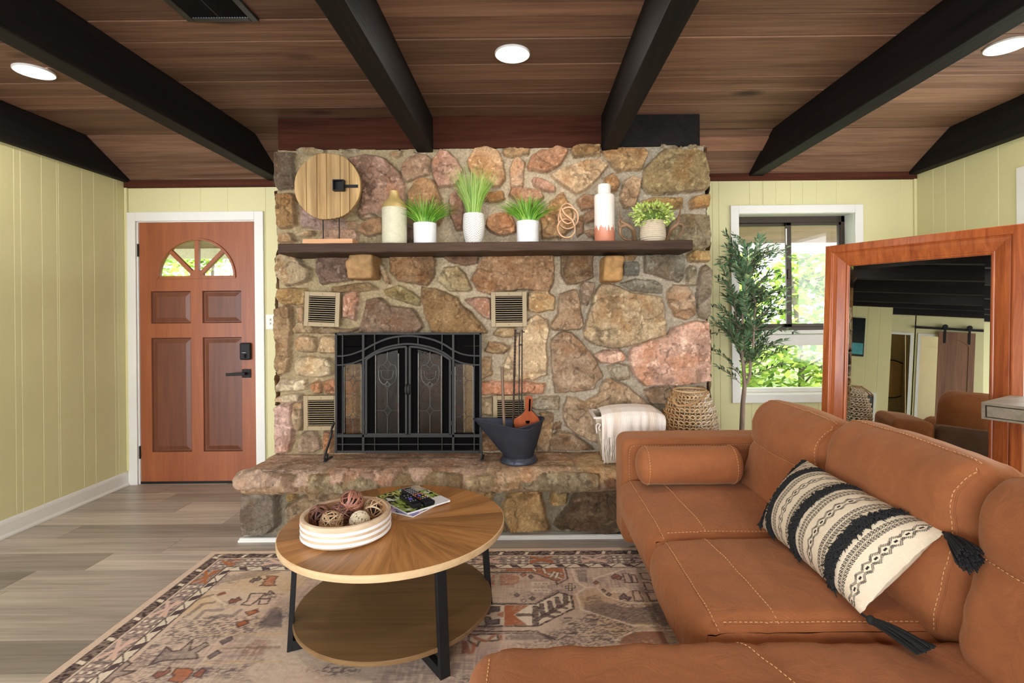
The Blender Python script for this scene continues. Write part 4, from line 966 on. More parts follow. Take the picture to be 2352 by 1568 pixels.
# --- tall dripped vase ---------------------------------------------------
M_drip = NT('drip_glaze'); tt = M_drip; v = tt.coord(); sp = tt.n('ShaderNodeSeparateXYZ'); tt.l(v, sp.inputs[0])
at2 = tt.math('ARCTAN2', sp.outputs[1], sp.outputs[0]); 
cmb = tt.n('ShaderNodeCombineXYZ'); tt.l(tt.math('MULTIPLY', tt.math('COSINE', at2), 1.9), cmb.inputs[0]); tt.l(tt.math('MULTIPLY', tt.math('SINE', at2), 1.9), cmb.inputs[1])
n_ = tt.noise(cmb.outputs[0], 2.6, 1, .5); lim = tt.math('ADD', tt.math('MULTIPLY', tt.math('SUBTRACT', n_, .5), .12), px(33))
tt.col(tt.mix(tt.math('GREATER_THAN', sp.outputs[2], lim), S(200, 128, 100), S(236, 226, 216))); tt.set(Roughness=.22); M_drip = tt.m
x = xu(1388.5); t = thing('dripped_vase', 'tall white bottle vase with terracotta base and dripping glaze', 'vase', (x, YI, ZM))
q = [(.02, 0), (22.5, 0), (23.5, 1.5), (23.5, 105), (23, 109), (20, 111.5), (15.6, 112.5), (15, 115), (14.8, 131), (14, 134), (11, 134.5), (10.5, 128), (.02, 122)]
m = MB(); m.lathe([(a*k, b*k) for a, b in q], (0, 0, 0), 56); m.build('body', M_drip, t, smooth=45, local=True)
# --- antlers and rope pot with hydrangea leaves -----------------------------
M_ant = plain('antler', S(132, 100, 72), .55, var=.3, ns=22)
t = thing('antler_pair', 'pair of deer antlers curling out on both sides of the rope wrapped pot', 'antlers', (xu(1500), YI, ZM))
def horn(pts, r, name):
    P = spline([(xu(u, v), YI+y, max(zu(v, u), ZM+.013)) for u, v, y in pts], 8); n = len(P); m.tube(P, [max(.0012, np.interp(i/(n-1), [0, .5, 1], r)) for i in range(n)], 10)
m = MB(); horn([(1464, 552, .055), (1459, 543, .03), (1452, 528, -.02), (1436, 517, -.03), (1426, 511, -.03), (1424, 500, -.01), (1424, 484, .01)], [.014, .012, .0025], 'a')
horn([(1437, 519, -.03), (1423, 523, -.035), (1420, 510, -.035), (1428, 503, -.03)], [.009, .007, .002], 'b'); horn([(1436, 518, -.03), (1424, 524, -.03), (1424, 538, -.02), (1434, 548, 0), (1450, 551, .01)], [.010, .010, .005], 'b')
m.build('antler', M_ant, t, smooth=180)
m = MB(); horn([(1534, 552, .055), (1537, 540, .03), (1541, 526, -.02), (1553, 515, -.03), (1556, 503, -.02), (1562, 488, 0), (1565, 470, .01)], [.014, .012, .0025], 'a')
horn([(1553, 516, -.03), (1564, 518, -.03), (1566, 530, -.02), (1560, 541, 0), (1549, 550, .01)], [.009, .007, .003], 'b'); m.build('antler', M_ant, t, smooth=180)
M_rope = plain('cotton_rope', S(206, 190, 166), .85, var=.08, ns=60, bump=.6, bs=400)
x = xu(1498); y = YI-.01; t = thing('rope_pot', 'rope wrapped white pot with lime green leafy mound at the right end of the mantel', 'potted plant', (x, y, ZM))
pr = [(.001, 0)]; n = 11; h = px(50)
for i in range(n):
    u = (i+.5)/n; r = px(np.interp(u, [0, .25, .6, 1], [25, 30, 28.5, 24])); z0 = h*i/n; dz = h/n
    pr += [(r-.004, z0+.0006), (r-.001, z0+dz*.2), (r+.0004, z0+dz*.5), (r-.001, z0+dz*.8), (r-.004, z0+dz-.0006)]
pr += [(px(20), h*.97), (.001, h*.9)]
m = MB(); m.lathe(pr, (x, y, ZM), 44); m.build('pot', M_rope, t, smooth=70)
M_lime = grass_mat('lime_leaves', S(122, 150, 50), S(184, 206, 96), S(222, 232, 156))
m = MB(); rg = random.Random(9); cc = Vector((x, y, ZM+px(63)))
for i in range(430):
    d = Vector((rg.gauss(0, 1), rg.gauss(0, 1), rg.gauss(0, 1))).normalized(); rad = Vector((px(50), px(30), px(29)))
    p = cc+Vector((d.x*rad.x, d.y*rad.y, d.z*rad.z))*rg.uniform(.62, 1.0)
    if p.z < ZM+px(30) and (p-Vector((x, y, p.z))).length < px(33) and p.y > y-px(20): continue
    if p.z < ZM+px(24): continue
    w = (d+Vector((rg.uniform(-.6, .6), rg.uniform(-.6, .6), rg.uniform(-.3, .6)))).normalized(); s = w.cross(Vector((rg.uniform(-1, 1), rg.uniform(-1, 1), rg.uniform(-1, 1)))).normalized(); u2 = w.cross(s)
    L_ = rg.uniform(.018, .03); W_ = L_*.34; m.ct = min(1, max(0, rg.gauss(.55, .22)))
    m.add([p, p+w*L_*.45+s*W_+u2*.003, p+w*L_, p+w*L_*.45-s*W_+u2*.003, p+w*L_*.5-u2*.002], [(0, 1, 4), (1, 2, 4), (2, 3, 4), (3, 0, 4)])
m.build('foliage', M_lime, t, tone=True)
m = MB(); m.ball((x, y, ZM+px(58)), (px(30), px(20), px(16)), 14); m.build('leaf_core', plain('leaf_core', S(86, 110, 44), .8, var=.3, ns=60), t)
# ================================================================ THINGS ON THE HEARTH
ZHT = ZH+.006
# --- fireplace screen: measured on a view with origin (740,750), 4.9 px per photo px
YS = 3.215; KS = 380/1862
def sp(x, y): p = at(740+x*KS, 750+y*KS, YS); return p.x, p.z
t = thing('fireplace_screen', 'black iron fireplace screen with arched double doors and leaded glass panes', 'fireplace screen', (sp(970, 1420)[0], YS, ZHT))
def bar2(m, a, b, w, d=.014, y=0):
    (x0, z0), (x1, z1) = sp(*a), sp(*b); m.bar((x0, YS+y, z0), (x1, YS+y, z1), w*KS/FPX*YS, d, up=(0, 1, 0))
def curve2(m, pts, w, d=.014, y=0, n=8):
    P = spline([(sp(*p)[0], YS+y, sp(*p)[1]) for p in pts], n); w = w*KS/FPX*YS/2; m.sweep(P, [(-w, -d/2), (w, -d/2), (w, d/2), (-w, d/2)], up=(0, 1, 0))
M_iron = plain('wrought_iron', S(46, 45, 43), .55, .0, var=.12, spec=.22, ns=30)
m = MB()
bar2(m, (148, 78), (1796, 78), 24, .018); bar2(m, (160, 70), (160, 1420), 24, .018); bar2(m, (1782, 70), (1782, 1420), 24, .018); bar2(m, (160, 1404), (1782, 1404), 26, .018)
bar2(m, (160, 1225), (1782, 1225), 34, .016); bar2(m, (170, 1322), (1770, 1322), 12, .01); bar2(m, (465, 80), (465, 1400), 26, .016); bar2(m, (1476, 80), (1476, 1400), 26, .016)
for x in (232, 1712): bar2(m, (x, 85), (x, 1400), 14, .012)
for x in (592, 1350): bar2(m, (x, 85), (x, 265), 14, .012); bar2(m, (x, 1235), (x, 1400), 10, .01)
for x in (862, 1080): bar2(m, (x, 120), (x, 195), 14, .012); bar2(m, (x, 1235), (x, 1400), 10, .01)
curve2(m, [(470, 262), (600, 190), (760, 128), (970, 103), (1180, 128), (1345, 185), (1470, 262)], 22); curve2(m, [(470, 366), (600, 282), (760, 222), (970, 193), (1180, 222), (1345, 280), (1470, 366)], 22)
curve2(m, [(165, 330), (240, 328), (340, 308), (460, 264)], 18); curve2(m, [(165, 432), (240, 428), (340, 410), (460, 366)], 18)
curve2(m, [(1480, 268), (1570, 305), (1680, 325), (1780, 328)], 18); curve2(m, [(1480, 370), (1570, 405), (1680, 425), (1780, 430)], 18)
m.build('frame', M_iron, t, bevel=.0015)
# fine black mesh behind the frame
tm = NT('spark_mesh'); tr = tm.n('ShaderNodeBsdfTransparent'); mx = tm.n('ShaderNodeMixShader'); mx.inputs[0].default_value = .95; tm.set(Base_Color=S(15, 14, 14), Roughness=.9); tm.b.inputs['Specular IOR Level'].default_value = 0.0
tm.l(tr.outputs[0], mx.inputs[1]); tm.l(tm.b.outputs[0], mx.inputs[2]); tm.l(mx.outputs[0], tm.out.inputs[0]); M_mesh = tm.m
m = MB()
for xa_, xb2, ya_, yb2 in ((170,1775,85,225), (170,465,225,420), (1476,1775,225,420), (465,605,225,1200), (862,1085,225,1200), (1346,1476,225,1200), (170,252,420,1200), (446,465,420,1200), (1476,1498,420,1200), (1700,1775,420,1200), (605,862,225,300), (1085,1346,225,300), (170,1775,1200,1400)):
    a, b = sp(xa_, yb2+6), sp(xb2, ya_-6); m.box((a[0], YS+.010, a[1]), (b[0], YS+.0108, b[1]))

m.build('spark_mesh', M_mesh, t)
M_lead = plain('lead_came', S(92, 90, 84), .35, .7, var=.3, ns=60)
def tinted(name, c, rough, g):
    q = NT(name); tr = q.n('ShaderNodeBsdfTransparent'); gl = q.n('ShaderNodeBsdfGlossy'); df = q.n('ShaderNodeBsdfDiffuse'); m1 = q.n('ShaderNodeMixShader'); m2 = q.n('ShaderNodeMixShader')
    tr.inputs[0].default_value = c; gl.inputs['Roughness'].default_value = rough; df.inputs[0].default_value = S(92, 84, 70)
    m1.inputs[0].default_value = .0; m2.inputs[0].default_value = g; q.l(tr.outputs[0], m1.inputs[1]); q.l(df.outputs[0], m1.inputs[2]); q.l(m1.outputs[0], m2.inputs[1]); q.l(gl.outputs[0], m2.inputs[2]); q.l(m2.outputs[0], q.out.inputs[0])
    bp = q.n('ShaderNodeBump'); bp.inputs['Strength'].default_value = .10; bp.inputs['Distance'].default_value = .003; q.l(q.noise(q.coord((1, 1, .35)), 130, 2), bp.inputs['Height']); 
    return q.m
M_lglass = tinted('leaded_glass', (.88, .82, .72, 1), .3, .009)
def came(m, pts, r=.0022, n=6): m.tube(spline([(sp(*p)[0], YS-.004, sp(*p)[1]) for p in pts], n), r, 6)
def seg2(m, a, b, r=.0022): m.tube([(sp(*a)[0], YS-.004, sp(*a)[1]), (sp(*b)[0], YS-.004, sp(*b)[1])], r, 6)
def diamond(m, x, y, w=42, h=58):
    P = [(x, y-h), (x+w, y), (x, y+h), (x-w, y)]
    for i in range(4):
        a, b = P[i], P[(i+1) % 4]; mid = ((a[0]+b[0])/2*.86+x*.14, (a[1]+b[1])/2*.86+y*.14); came(m, [a, mid, b], n=4)
def sidepane(x0, x1, cx, yt0, yt1):
    mm = MB(); (a, zb0), (b, _) = sp(x0, 1190), sp(x1, 1190); P = [(a, YS-.001, zb0), (b, YS-.001, zb0), (b, YS-.001, sp(x1, yt1)[1]), (a, YS-.001, sp(x0, yt0)[1])]
    mm.prism(P, (0, .003, 0)); g = mm.build('glass_panel', M_lglass, t)
    mm = MB(); seg2(mm, (cx, min(yt0, yt1)), (cx, 545)); seg2(mm, (cx, 662), (cx, 952)); seg2(mm, (cx, 1068), (cx, 1190)); diamond(mm, cx, 604); diamond(mm, cx, 1010)
    for y in (606, 1010): seg2(mm, (x0, y), (cx-42, y)); seg2(mm, (cx+42, y), (x1, y))
    for x in (x0, x1): seg2(mm, (x, 450), (x, 1190), .004)
    mm.build('lead_lines', M_lead, g)
sidepane(252, 446, 350, 436, 404); sidepane(1498, 1700, 1598, 404, 436)
def sdoor(x0, x1, arch, cx, gx0, gx1, hinge_x, hx):
    m = MB(); bar2(m, (x0, arch[0][1] if x0 < 900 else 225), (x0, 1212), 26, .016, -.006); bar2(m, (x1, 225 if x0 < 900 else arch[-1][1]), (x1, 1212), 26, .016, -.006); bar2(m, (x0-8, 1208), (x1+8, 1208), 26, .016, -.006)
    curve2(m, arch, 24, .016, -.006); d = m.build('screen_door', M_iron, t, bevel=.0015)
    mm = MB(); (a, z0), (b, _) = sp(gx0, 1196), sp(gx1, 1196); zt = [sp(gx0, 330 if cx < 900 else 258)[1], sp(gx1, 258 if cx < 900 else 330)[1]]
    mm.prism([(a, YS-.001, z0), (b, YS-.001, z0), (b, YS-.001, zt[1]), (a, YS-.001, zt[0])], (0, .003, 0)); g = mm.build('glass_panel', M_lglass, d)
    mm = MB()
    for x in (gx0, gx1): seg2(mm, (x, 300), (x, 1196), .0045)
    seg2(mm, (cx, 285), (cx, 362)); came(mm, [(cx, 362), (cx-20, 400), (cx-44, 430)]); came(mm, [(cx, 362), (cx+20, 400), (cx+44, 430)])
    came(mm, [(cx, 480), (cx-30, 440), (cx-62, 428), (cx-92, 448), (cx-100, 510), (cx-92, 590), (cx-50, 645), (cx-20, 640), (cx, 612)]); came(mm, [(cx, 480), (cx+30, 440), (cx+62, 428), (cx+92, 448), (cx+100, 510), (cx+92, 590), (cx+50, 645), (cx+20, 640), (cx, 612)])
    came(mm, [(cx-96, 495), (cx-50, 490), (cx, 488), (cx+50, 490), (cx+96, 495)]); came(mm, [(cx-66, 500), (cx-58, 560), (cx-30, 588), (cx, 594), (cx+30, 588), (cx+58, 560), (cx+66, 500)])
    came(mm, [(cx-38, 650), (cx-12, 680), (cx, 720)]); came(mm, [(cx+38, 650), (cx+12, 680), (cx, 720)]); came(mm, [(cx-30, 640), (cx, 672), (cx+30, 640)])
    seg2(mm, (cx, 715), (cx, 885)); diamond(mm, cx, 942, 44, 60); seg2(mm, (cx, 1002), (cx, 1196)); seg2(mm, (gx0, 940), (cx-44, 940)); seg2(mm, (cx+44, 940), (gx1, 940)); mm.build('lead_lines', M_lead, g)
    mm = MB(); X, z = sp(hx, 700); mm.tube(spline([(X, YS-.012, z+.028), (X, YS-.034, z+.018), (X, YS-.038, z), (X, YS-.034, z-.018), (X, YS-.012, z-.028)], 6), .007, 10); mm.build('handle', M_iron, d, smooth=60)
    for y in (515, 1078):
        X, z = sp(hinge_x, y); mm = MB(); mm.tube([(X, YS-.014, z-.012), (X, YS-.014, z+.012)], .005, 8); mm.build('hinge', M_iron, d)
sdoor(500, 950, [(497, 372), (600, 305), (720, 262), (850, 232), (955, 224)], 737, 605, 862, 486, 955); sdoor(990, 1442, [(985, 224), (1090, 232), (1220, 262), (1340, 305), (1446, 372)], 1216, 1085, 1346, 1458, 985)
for x, sgn in ((158, -1), (1784, 1)):          # scrolled feet
    m = MB(); X = sp(x, 1000)[0]+(-.012 if sgn < 0 else .004); z = ZHT
    pts = [(YS-.004, z+.225), (YS-.018, z+.205), (YS-.03, z+.19), (YS-.02, z+.16), (YS-.035, z+.11), (YS-.062, z+.06), (YS-.075, z+.03), (YS-.062, z+.008), (YS-.04, z+.006), (YS-.028, z+.022), (YS-.036, z+.036)]
    dx = -.035 if sgn < 0 else .006
    P = spline([(X+dx*min(1, (z+.225-b)/.2), a, b) for a, b in pts], 6); m.sweep(P, [(-.009, -.0035), (.009, -.0035), (.009, .0035), (-.009, .0035)], up=(1, 0, .01))
    m.box((X+dx-.008, YS-.075, z-.002), (X+dx+.008, YS+.045, z+.004)); m.build('foot', M_iron, t, smooth=40)
# --- coal scuttle -------------------------------------------------
M_sc = plain('scuttle_black', S(44, 45, 52), .5, .0, var=.2, ns=22, spec=.25); M_scin = plain('scuttle_inside', S(70, 76, 96), .45, .3, var=.2, ns=14)
cx, cy = at(1192, 1050, 3.13).x, 3.125; t = thing('coal_scuttle', 'black metal coal scuttle with ribbed foot on the hearth beside the fireplace screen', 'coal scuttle', (cx, cy, ZHT))
zr = at(1192, 965, 3.1).z
def rim(a):     # outline of the mouth, with the pouring lip to the left
    c, s = math.cos(a), math.sin(a); lip = max(0, -c)**2.2
    return Vector((cx-.012+c*(.168+.095*lip), cy+s*(.130-.05*lip), zr+.012*max(0, -c)**2-.028*(1-abs(c))*1.0+.006*c))
n = 64; rows = 22; V = []; Fs = []
for i in range(rows+1):
    u = i/rows
    for j in range(n):
        a = 2*PI*j/n; b0 = Vector((cx+.088*math.cos(a), cy+.088*math.sin(a), ZHT+.035)); r_ = rim(a); p = b0.lerp(r_, u)
        wv = .0022*math.cos(a*32)*sstep(.45, .2, abs(u-.42)) if True else 0
        d = Vector((math.cos(a), math.sin(a), 0)); V.append(p+d*float(wv))
for i in range(rows):
    for j in range(n): Fs.append((i*n+j, i*n+(j+1) % n, (i+1)*n+(j+1) % n, (i+1)*n+j))
m = MB(); m.add(V, Fs); m.build('body', M_sc, t, smooth=50)
m = MB(); m.add([cp+(Vector((cx, cy, cp.z))-cp)*.03 for cp in V], [f[::-1] for f in Fs]); m.lathe([(.001, ZHT+.045), (.088, ZHT+.045), (.088, ZHT+.047), (.001, ZHT+.05)], (cx, cy, 0), 30); m.build('lining', M_scin, t, smooth=50)
m = MB(); m.tube([rim(2*PI*j/n) for j in range(n)], .0045, 8, closed=True); m.build('rim', M_sc, t, smooth=180)
m = MB(); m.lathe([(.112, 0), (.114, .004), (.102, .03), (.090, .036), (.086, .03), (.10, .004)], (cx, cy, ZHT), 72, fn=lambda p, a: Vector((p.x*(1+.018*math.cos(a*30)), p.y*(1+.018*math.cos(a*30)), p.z))); m.build('foot_ring', plain('scuttle_foot', S(66, 70, 82), .4, .4, var=.25, ns=20), t, smooth=50)
m = MB(); m.tube(spline([(cx-.15, cy-.075, zr-.006), (cx-.19, cy-.07, zr+.012), (cx-.15, cy-.09, zr+.006), (cx-.06, cy-.13, zr-.018), (cx+.05, cy-.152, zr-.03), (cx+.09, cy-.13, zr-.02)], 8), .0032, 8); m.build('bail_handle', M_sc, t, smooth=180)
# --- fire irons, bellows: each stands in the scuttle -------------------------
def irod(name, label, cat, u0, v0, u1, v1, y0, y1, r, mat):
    a, b = at(u0, v0, y0), at(u1, v1, y1); d = (b-a).normalized(); z0 = ZHT+.055; base = a+d*((z0-a.z)/d.z)
    tt = thing(name, label, cat, base); return tt, base, b
M_rust = plain('rusty_iron', S(78, 62, 54), .6, .4, var=.25, ns=40); M_hw = wood('shovel_wood', S(96, 74, 58), S(128, 102, 82), 'Z', .55, 50, .06)
t2, a, b = irod('ash_shovel', 'ash shovel with plain brown wooden handle standing left in the scuttle', 'fire shovel', 1157, 955, 1153, 842, 3.13, 3.17, 0, 0)
m = MB(); m.tube([a.lerp(b, .3), b], .0095, 12); m.build('handle', M_hw, t2, smooth=50)
m = MB(); m.tube([a.lerp(b, .02), a.lerp(b, .32)], .006, 10); m.prism([a+Vector((-.03, -.004, 0)), a+Vector((.03, -.004, 0)), a.lerp(b, .2)+Vector((.02, -.004, 0)), a.lerp(b, .2)+Vector((-.02, -.004, 0))], (0, .003, 0)); m.build('blade', M_rust, t2)
t2, a, b = irod('fire_poker', 'fire poker with twisted upper shaft standing in the scuttle', 'fire poker', 1179, 955, 1184, 757, 3.14, 3.2, 0, 0)
m = MB(); n = 90; L_ = (b-a); ax = L_.normalized(); e1 = ax.orthogonal().normalized(); e2 = ax.cross(e1); P = []; Fs = []
for i in range(n+1):
    u = i/n; p = a+L_*u; w = .0062 if u > .6 else .005; tw = (u-.68)*60 if u > .68 else 0
    for k2 in range(4): g = tw+PI/4+k2*PI/2; P.append(p+(e1*math.cos(g)+e2*math.sin(g))*w*1.25)
Fs = [(i*4+k2, i*4+(k2+1) % 4, i*4+4+(k2+1) % 4, i*4+4+k2) for i in range(n) for k2 in range(4)]+[(3, 2, 1, 0), (n*4, n*4+1, n*4+2, n*4+3)]
m.add(P, Fs); m.build('shaft', M_rust, t2)
m = MB(); m.tube(spline([b+Vector((0, 0, -.02)), b+Vector((.018, 0, -.022)), b+Vector((.028, 0, -.03)), b+Vector((.026, 0, -.04))], 5), .004, 8); m.build('hook', M_rust, t2)
t2, a, b = irod('log_tongs', 'slim iron log tongs with a curled top standing behind the wooden bellows', 'fire tongs', 1192, 950, 1193, 765, 3.14, 3.215, 0, 0)
m = MB(); m.tube([a, b.lerp(a, .03), b+Vector((.002, 0, .004))], .0036, 8); m.build('arm', M_iron, t2)
m = MB(); off = Vector((.017, 0, 0)); m.tube(spline([a+off*.7, a.lerp(b, .5)+off, b+off+Vector((0, 0, -.01)), b+off+Vector((.004, 0, .006)), b+off+Vector((.016, 0, .008))], 8), .0036, 8); m.build('arm', M_iron, t2)
m = MB(); pv = a.lerp(b, .9); m.tube([pv+Vector((-.005, 0, 0)), pv+off+Vector((.005, 0, 0))], .0055, 10); m.build('pivot', M_iron, t2)
M_bel = wood('bellows_wood', S(132, 62, 34), S(176, 92, 54), 'Z', .35, 40, .08, coat=.2)
yb_ = 3.085; bp = lambda u, v: Vector((at(u, v, yb_).x, yb_+(zr-at(u, v, yb_).z)*.25, at(u, v, yb_).z))
out = [(1206, 922), (1207, 912), (1213, 908), (1219, 909), (1223, 914), (1222, 925), (1220, 940), (1228, 950), (1236, 960), (1242, 976), (1240, 996), (1230, 1014), (1215, 1024), (1200, 1014), (1188, 996), (1180, 972), (1184, 962), (1198, 952), (1206, 940)]
t2 = thing('fire_bellows', 'reddish brown wooden fire bellows with rounded handle sticking out of the scuttle', 'bellows', bp(1212, 1024))
for dy in (0, .038):
    m = MB(); P = [p+Vector((0, dy, 0)) for p in spline([bp(*q) for q in out+out[:1]], 4)[:-1]]; m.prism(P, (0, .011, .002)); m.build('board', M_bel, t2, bevel=.002)
m = MB(); P = [bp(*q)*1.0+Vector((0, .011, .002)) for q in out[6:]]; m.prism(P, (0, .027, 0)); m.build('leather', plain('black_leather', S(30, 27, 26), .5, var=.2, ns=40), t2)
m = MB(); m.bar(bp(1217, 914)+Vector((0, -.001, 0)), bp(1216, 943)+Vector((0, -.001, 0)), .011, .003, up=(0, 1, 0)); m.build('handle_slot', M_dark, t2)
m = MB(); c = bp(1212, 968)+Vector((0, -.0015, 0)); m.prism(arc(c, .013, 0, 2*PI, 16)[:-1], (0, .002, 0)); m.build('air_hole', M_dark, t2)
# --- whitewashed crate with a throw -------------------------------
M_crate = wood('whitewashed_wood', S(168, 148, 122), S(206, 192, 168), 'X', .75, 60, .1, bump=.4)
top = [at(1353, 968, 3.03), at(1345, 947, 3.26)]; X0t = .395; X1t = .79; Y0t, Y1t = 3.015, 3.255; Zt = .69; X0b = .455; X1b = .74; Y0b, Y1b = 3.06, 3.22
t = thing('wooden_crate', 'whitewashed flared wooden box holding the fringed throw, on the hearth by the sofa arm', 'crate', ((X0t+X1t)/2, 3.14, ZHT))
def cor(x, y, u): return Vector((x[0]+(x[1]-x[0])*u, y[0]+(y[1]-y[0])*u, ZHT+(Zt-ZHT)*u))
A = lambda u: [cor((X0b, X0t), (Y0b, Y0t), u), cor((X1b, X1t), (Y0b, Y0t), u), cor((X1b, X1t), (Y1b, Y1t), u), cor((X0b, X0t), (Y1b, Y1t), u)]
for i in range(4):
    a0, b0, a1, b1 = A(0)[i], A(0)[(i+1) % 4], A(1)[i], A(1)[(i+1) % 4]; nn_ = (b0-a0).cross(a1-a0).normalized()
    m = MB(); m.prism([a0, b0, b1, a1], nn_*-.012); m.build('side_panel', M_crate, t, bevel=.002)
m = MB(); q = A(.03); m.prism([q[0], q[1], q[2], q[3]], (0, 0, .01)); m.build('bottom', M_crate, t)
m = MB(); q = A(1); 
for i in range(4): m.bar(q[i], q[(i+1) % 4], .016, .012, up=(0, 0, 1))
m.build('rim', plain('white_wash', S(216, 208, 196), .7, var=.1, ns=40), t)
m = MB(); q = cor((X0b, X0t), (Y0b, Y0t), .78)+Vector((.03, -.003, 0))
# throw blanket: laid over the crate top and hanging down in front
nx_, ny2 = 170, 120; x0b, x1b = .43, .795; Ux, Us = np.meshgrid(np.linspace(0, 1, nx_), np.linspace(0, 1, ny2))
path = [(3.235, Zt+.006), (3.17, Zt+.030), (3.08, Zt+.026), (3.02, Zt+.012), (2.998, Zt-.01), (2.993, Zt-.05), (2.993, Zt-.12)]
pl_ = np.cumsum([0]+[math.dist(path[i], path[i+1]) for i in range(len(path)-1)]); tot = pl_[-1]
yy = np.interp(Us*tot, pl_, [p[0] for p in path]); zz = np.interp(Us*tot, pl_, [p[1] for p in path])
fold = (np.sin(Ux*38+2*np.sin(Ux*9))*.5+.5)*.012*sstep(.3, 1, Us)+.006*fbm(Ux*8, Us*3, 3, 3)
arch_ = .022*np.sin(PI*np.clip((Ux-.02)/.98, 0, 1))**.6
XX = x0b+(x1b-x0b)*Ux+.012*(fbm(Us*3, Ux*2, 2, 5)-.5)+(1-Us)*.01; YY = yy-fold; ZZ = zz+arch_-sstep(.85, 1, Ux)*.02*(1-Us)
stripe = .5+.5*np.sin(Ux*2*PI*42); knit = .5+.5*np.sin(Us*2*PI*46+np.sin(Ux*2*PI*84)*1.2)
tanm = sstep(.45, .7, fbm(Ux*9, Us*1.5+3, 3, 9))
col_ = S3((236, 228, 220))[None, None]*(1-(stripe*(.25+.45*tanm))[..., None])+S3((206, 172, 134))[None, None]*(stripe*(.25+.45*tanm))[..., None]
YY = YY-.0015*knit-.0015*stripe
P = np.stack([XX, YY, ZZ], -1); M_knit = vcol('knit_throw', .95, .06, 200, .3, 400, .002)
tb = thing('throw_blanket', 'cream and tan striped knit throw with long fringe draped over the wooden box', 'blanket', (.64, 3.1, Zt+.012))
o = link('cloth', grid_mesh('cloth', P, col_), M_knit, tb); sd_ = o.modifiers.new('thick', 'SOLIDIFY'); sd_.thickness = .006; sd_.offset = 0
rg = random.Random(3); m = MB(); M_fr = plain('fringe_yarn', S(228, 218, 206), .95, var=.08, ns=60)
for i in range(52):
    u = (i+.5)/52; j = min(nx_-1, int(u*(nx_-1))); p = Vector(P[-1, j]); L_ = rg.uniform(.105, .16); q = [p+Vector((0, 0, .006))]
    dx, dy = rg.uniform(-.008, .008), rg.uniform(-.006, .003)
    for s in range(1, 6): q.append(p+Vector((dx*(s/5)**1.4+.0018*math.sin(s*2+i), dy*s/5-.001, -L_*s/5)))
    m.tube(q, [.0030]*5+[.0022], 6)
m.build('fringe', M_fr, tb, smooth=180)
m = MB(); p0 = Vector((.425, 3.0, Zt-.035)); m.tube(spline([p0, p0+Vector((-.02, -.01, .005)), p0+Vector((-.028, -.008, -.012)), p0+Vector((-.022, -.006, -.05))], 5), .004, 7); m.tube(spline([p0, p0+Vector((-.012, -.01, -.02)), p0+Vector((-.004, -.01, -.035))], 5), .004, 7); m.build('tie', M_fr, tb, smooth=180)
# --- woven basket lantern -------------------------------------------
wx, wy = at(1584, 960, 3.08).x, 3.072; t = thing('woven_lantern', 'tall open weave rush lantern at the right end of the stone hearth', 'lantern', (wx, wy, ZHT))
prof_ = [(0, .148), (.08, .160), (.2, .162), (.3, .146), (.38, .114), (.42, .094)]
def wr(z): return float(np.interp(z, [p[0] for p in prof_], [p[1] for p in prof_]))
M_rush = grass_mat('rush', S(150, 104, 54), S(206, 176, 132), S(238, 232, 220)); rg = random.Random(12); m = MB(); z = .012; row = 0; nb = 15
while z < .425:
    r = wr(z); ph = (row % 2)*PI/nb
    for strand in (0, 1):
        P = []; n = nb*8
        for i in range(n):
            a = 2*PI*i/n; w = math.sin(a*nb+ph*nb+strand*PI); off = .0045*w if strand < 2 else 0
            P.append((wx+(r+off)*math.cos(a), wy+(r+off)*math.sin(a), ZHT+z+(.0130*w if strand < 2 else .0)+.002*vnoise(a*3, row, 5)))
        # colour by position: tan on the left, pale on the right
        K2 = 5; base = len(m.v); m.tube(P, .0044 if strand < 2 else .0024, K2, closed=True)
        for i in range(n):
            a = 2*PI*i/n; tone_ = np.clip(.5+.42*math.cos(a)+rg.uniform(-.18, .18)+(.15 if strand == 2 else 0), 0, 1)
            for k2 in range(K2): m.tone[-n*K2+i*K2+k2] = float(tone_)
    z += .0350; row += 1
m.ct = .55
for j in range(nb*2):
    a = 2*PI*j/(nb*2); m.tube([(wx+(wr(z)-.001)*math.cos(a), wy+(wr(z)-.001)*math.sin(a), ZHT+z) for z in np.linspace(.002, .425, 14)], .0018, 5)
m.build('weave', M_rush, t, tone=True, smooth=180)
m = MB(); m.ct = .35
m.tube([(wx+wr(.425)*math.cos(a), wy+wr(.425)*math.sin(a), ZHT+.428) for a in np.linspace(0, 2*PI, 40)[:-1]], .006, 8, closed=True); m.build('rim', M_rush, t, tone=True, smooth=180)
m = MB(); m.ct = .2; m.tube(spline([(wx-.10, wy-.05, ZHT+.42), (wx-.135, wy-.12, ZHT+.40), (wx-.12, wy-.16, ZHT+.365), (wx-.05, wy-.165, ZHT+.372), (wx+.03, wy-.13, ZHT+.40), (wx+.085, wy-.075, ZHT+.43)], 8), .0055, 8); m.build('handle', M_rush, t, tone=True, smooth=180)
m = MB(); m.lathe([(.001, 0), (.14, 0), (.142, .01), (.001, .012)], (wx, wy, ZHT), 30); m.build('base', M_hw, t)
m = MB(); m.lathe([(.05, .012), (.05, .3), (.047, .3), (.047, .012)], (wx, wy, ZHT), 28); m.build('glass_cylinder', glass_mat('clear_glass', (.95, .97, .97, 1), .12), t, smooth=50)
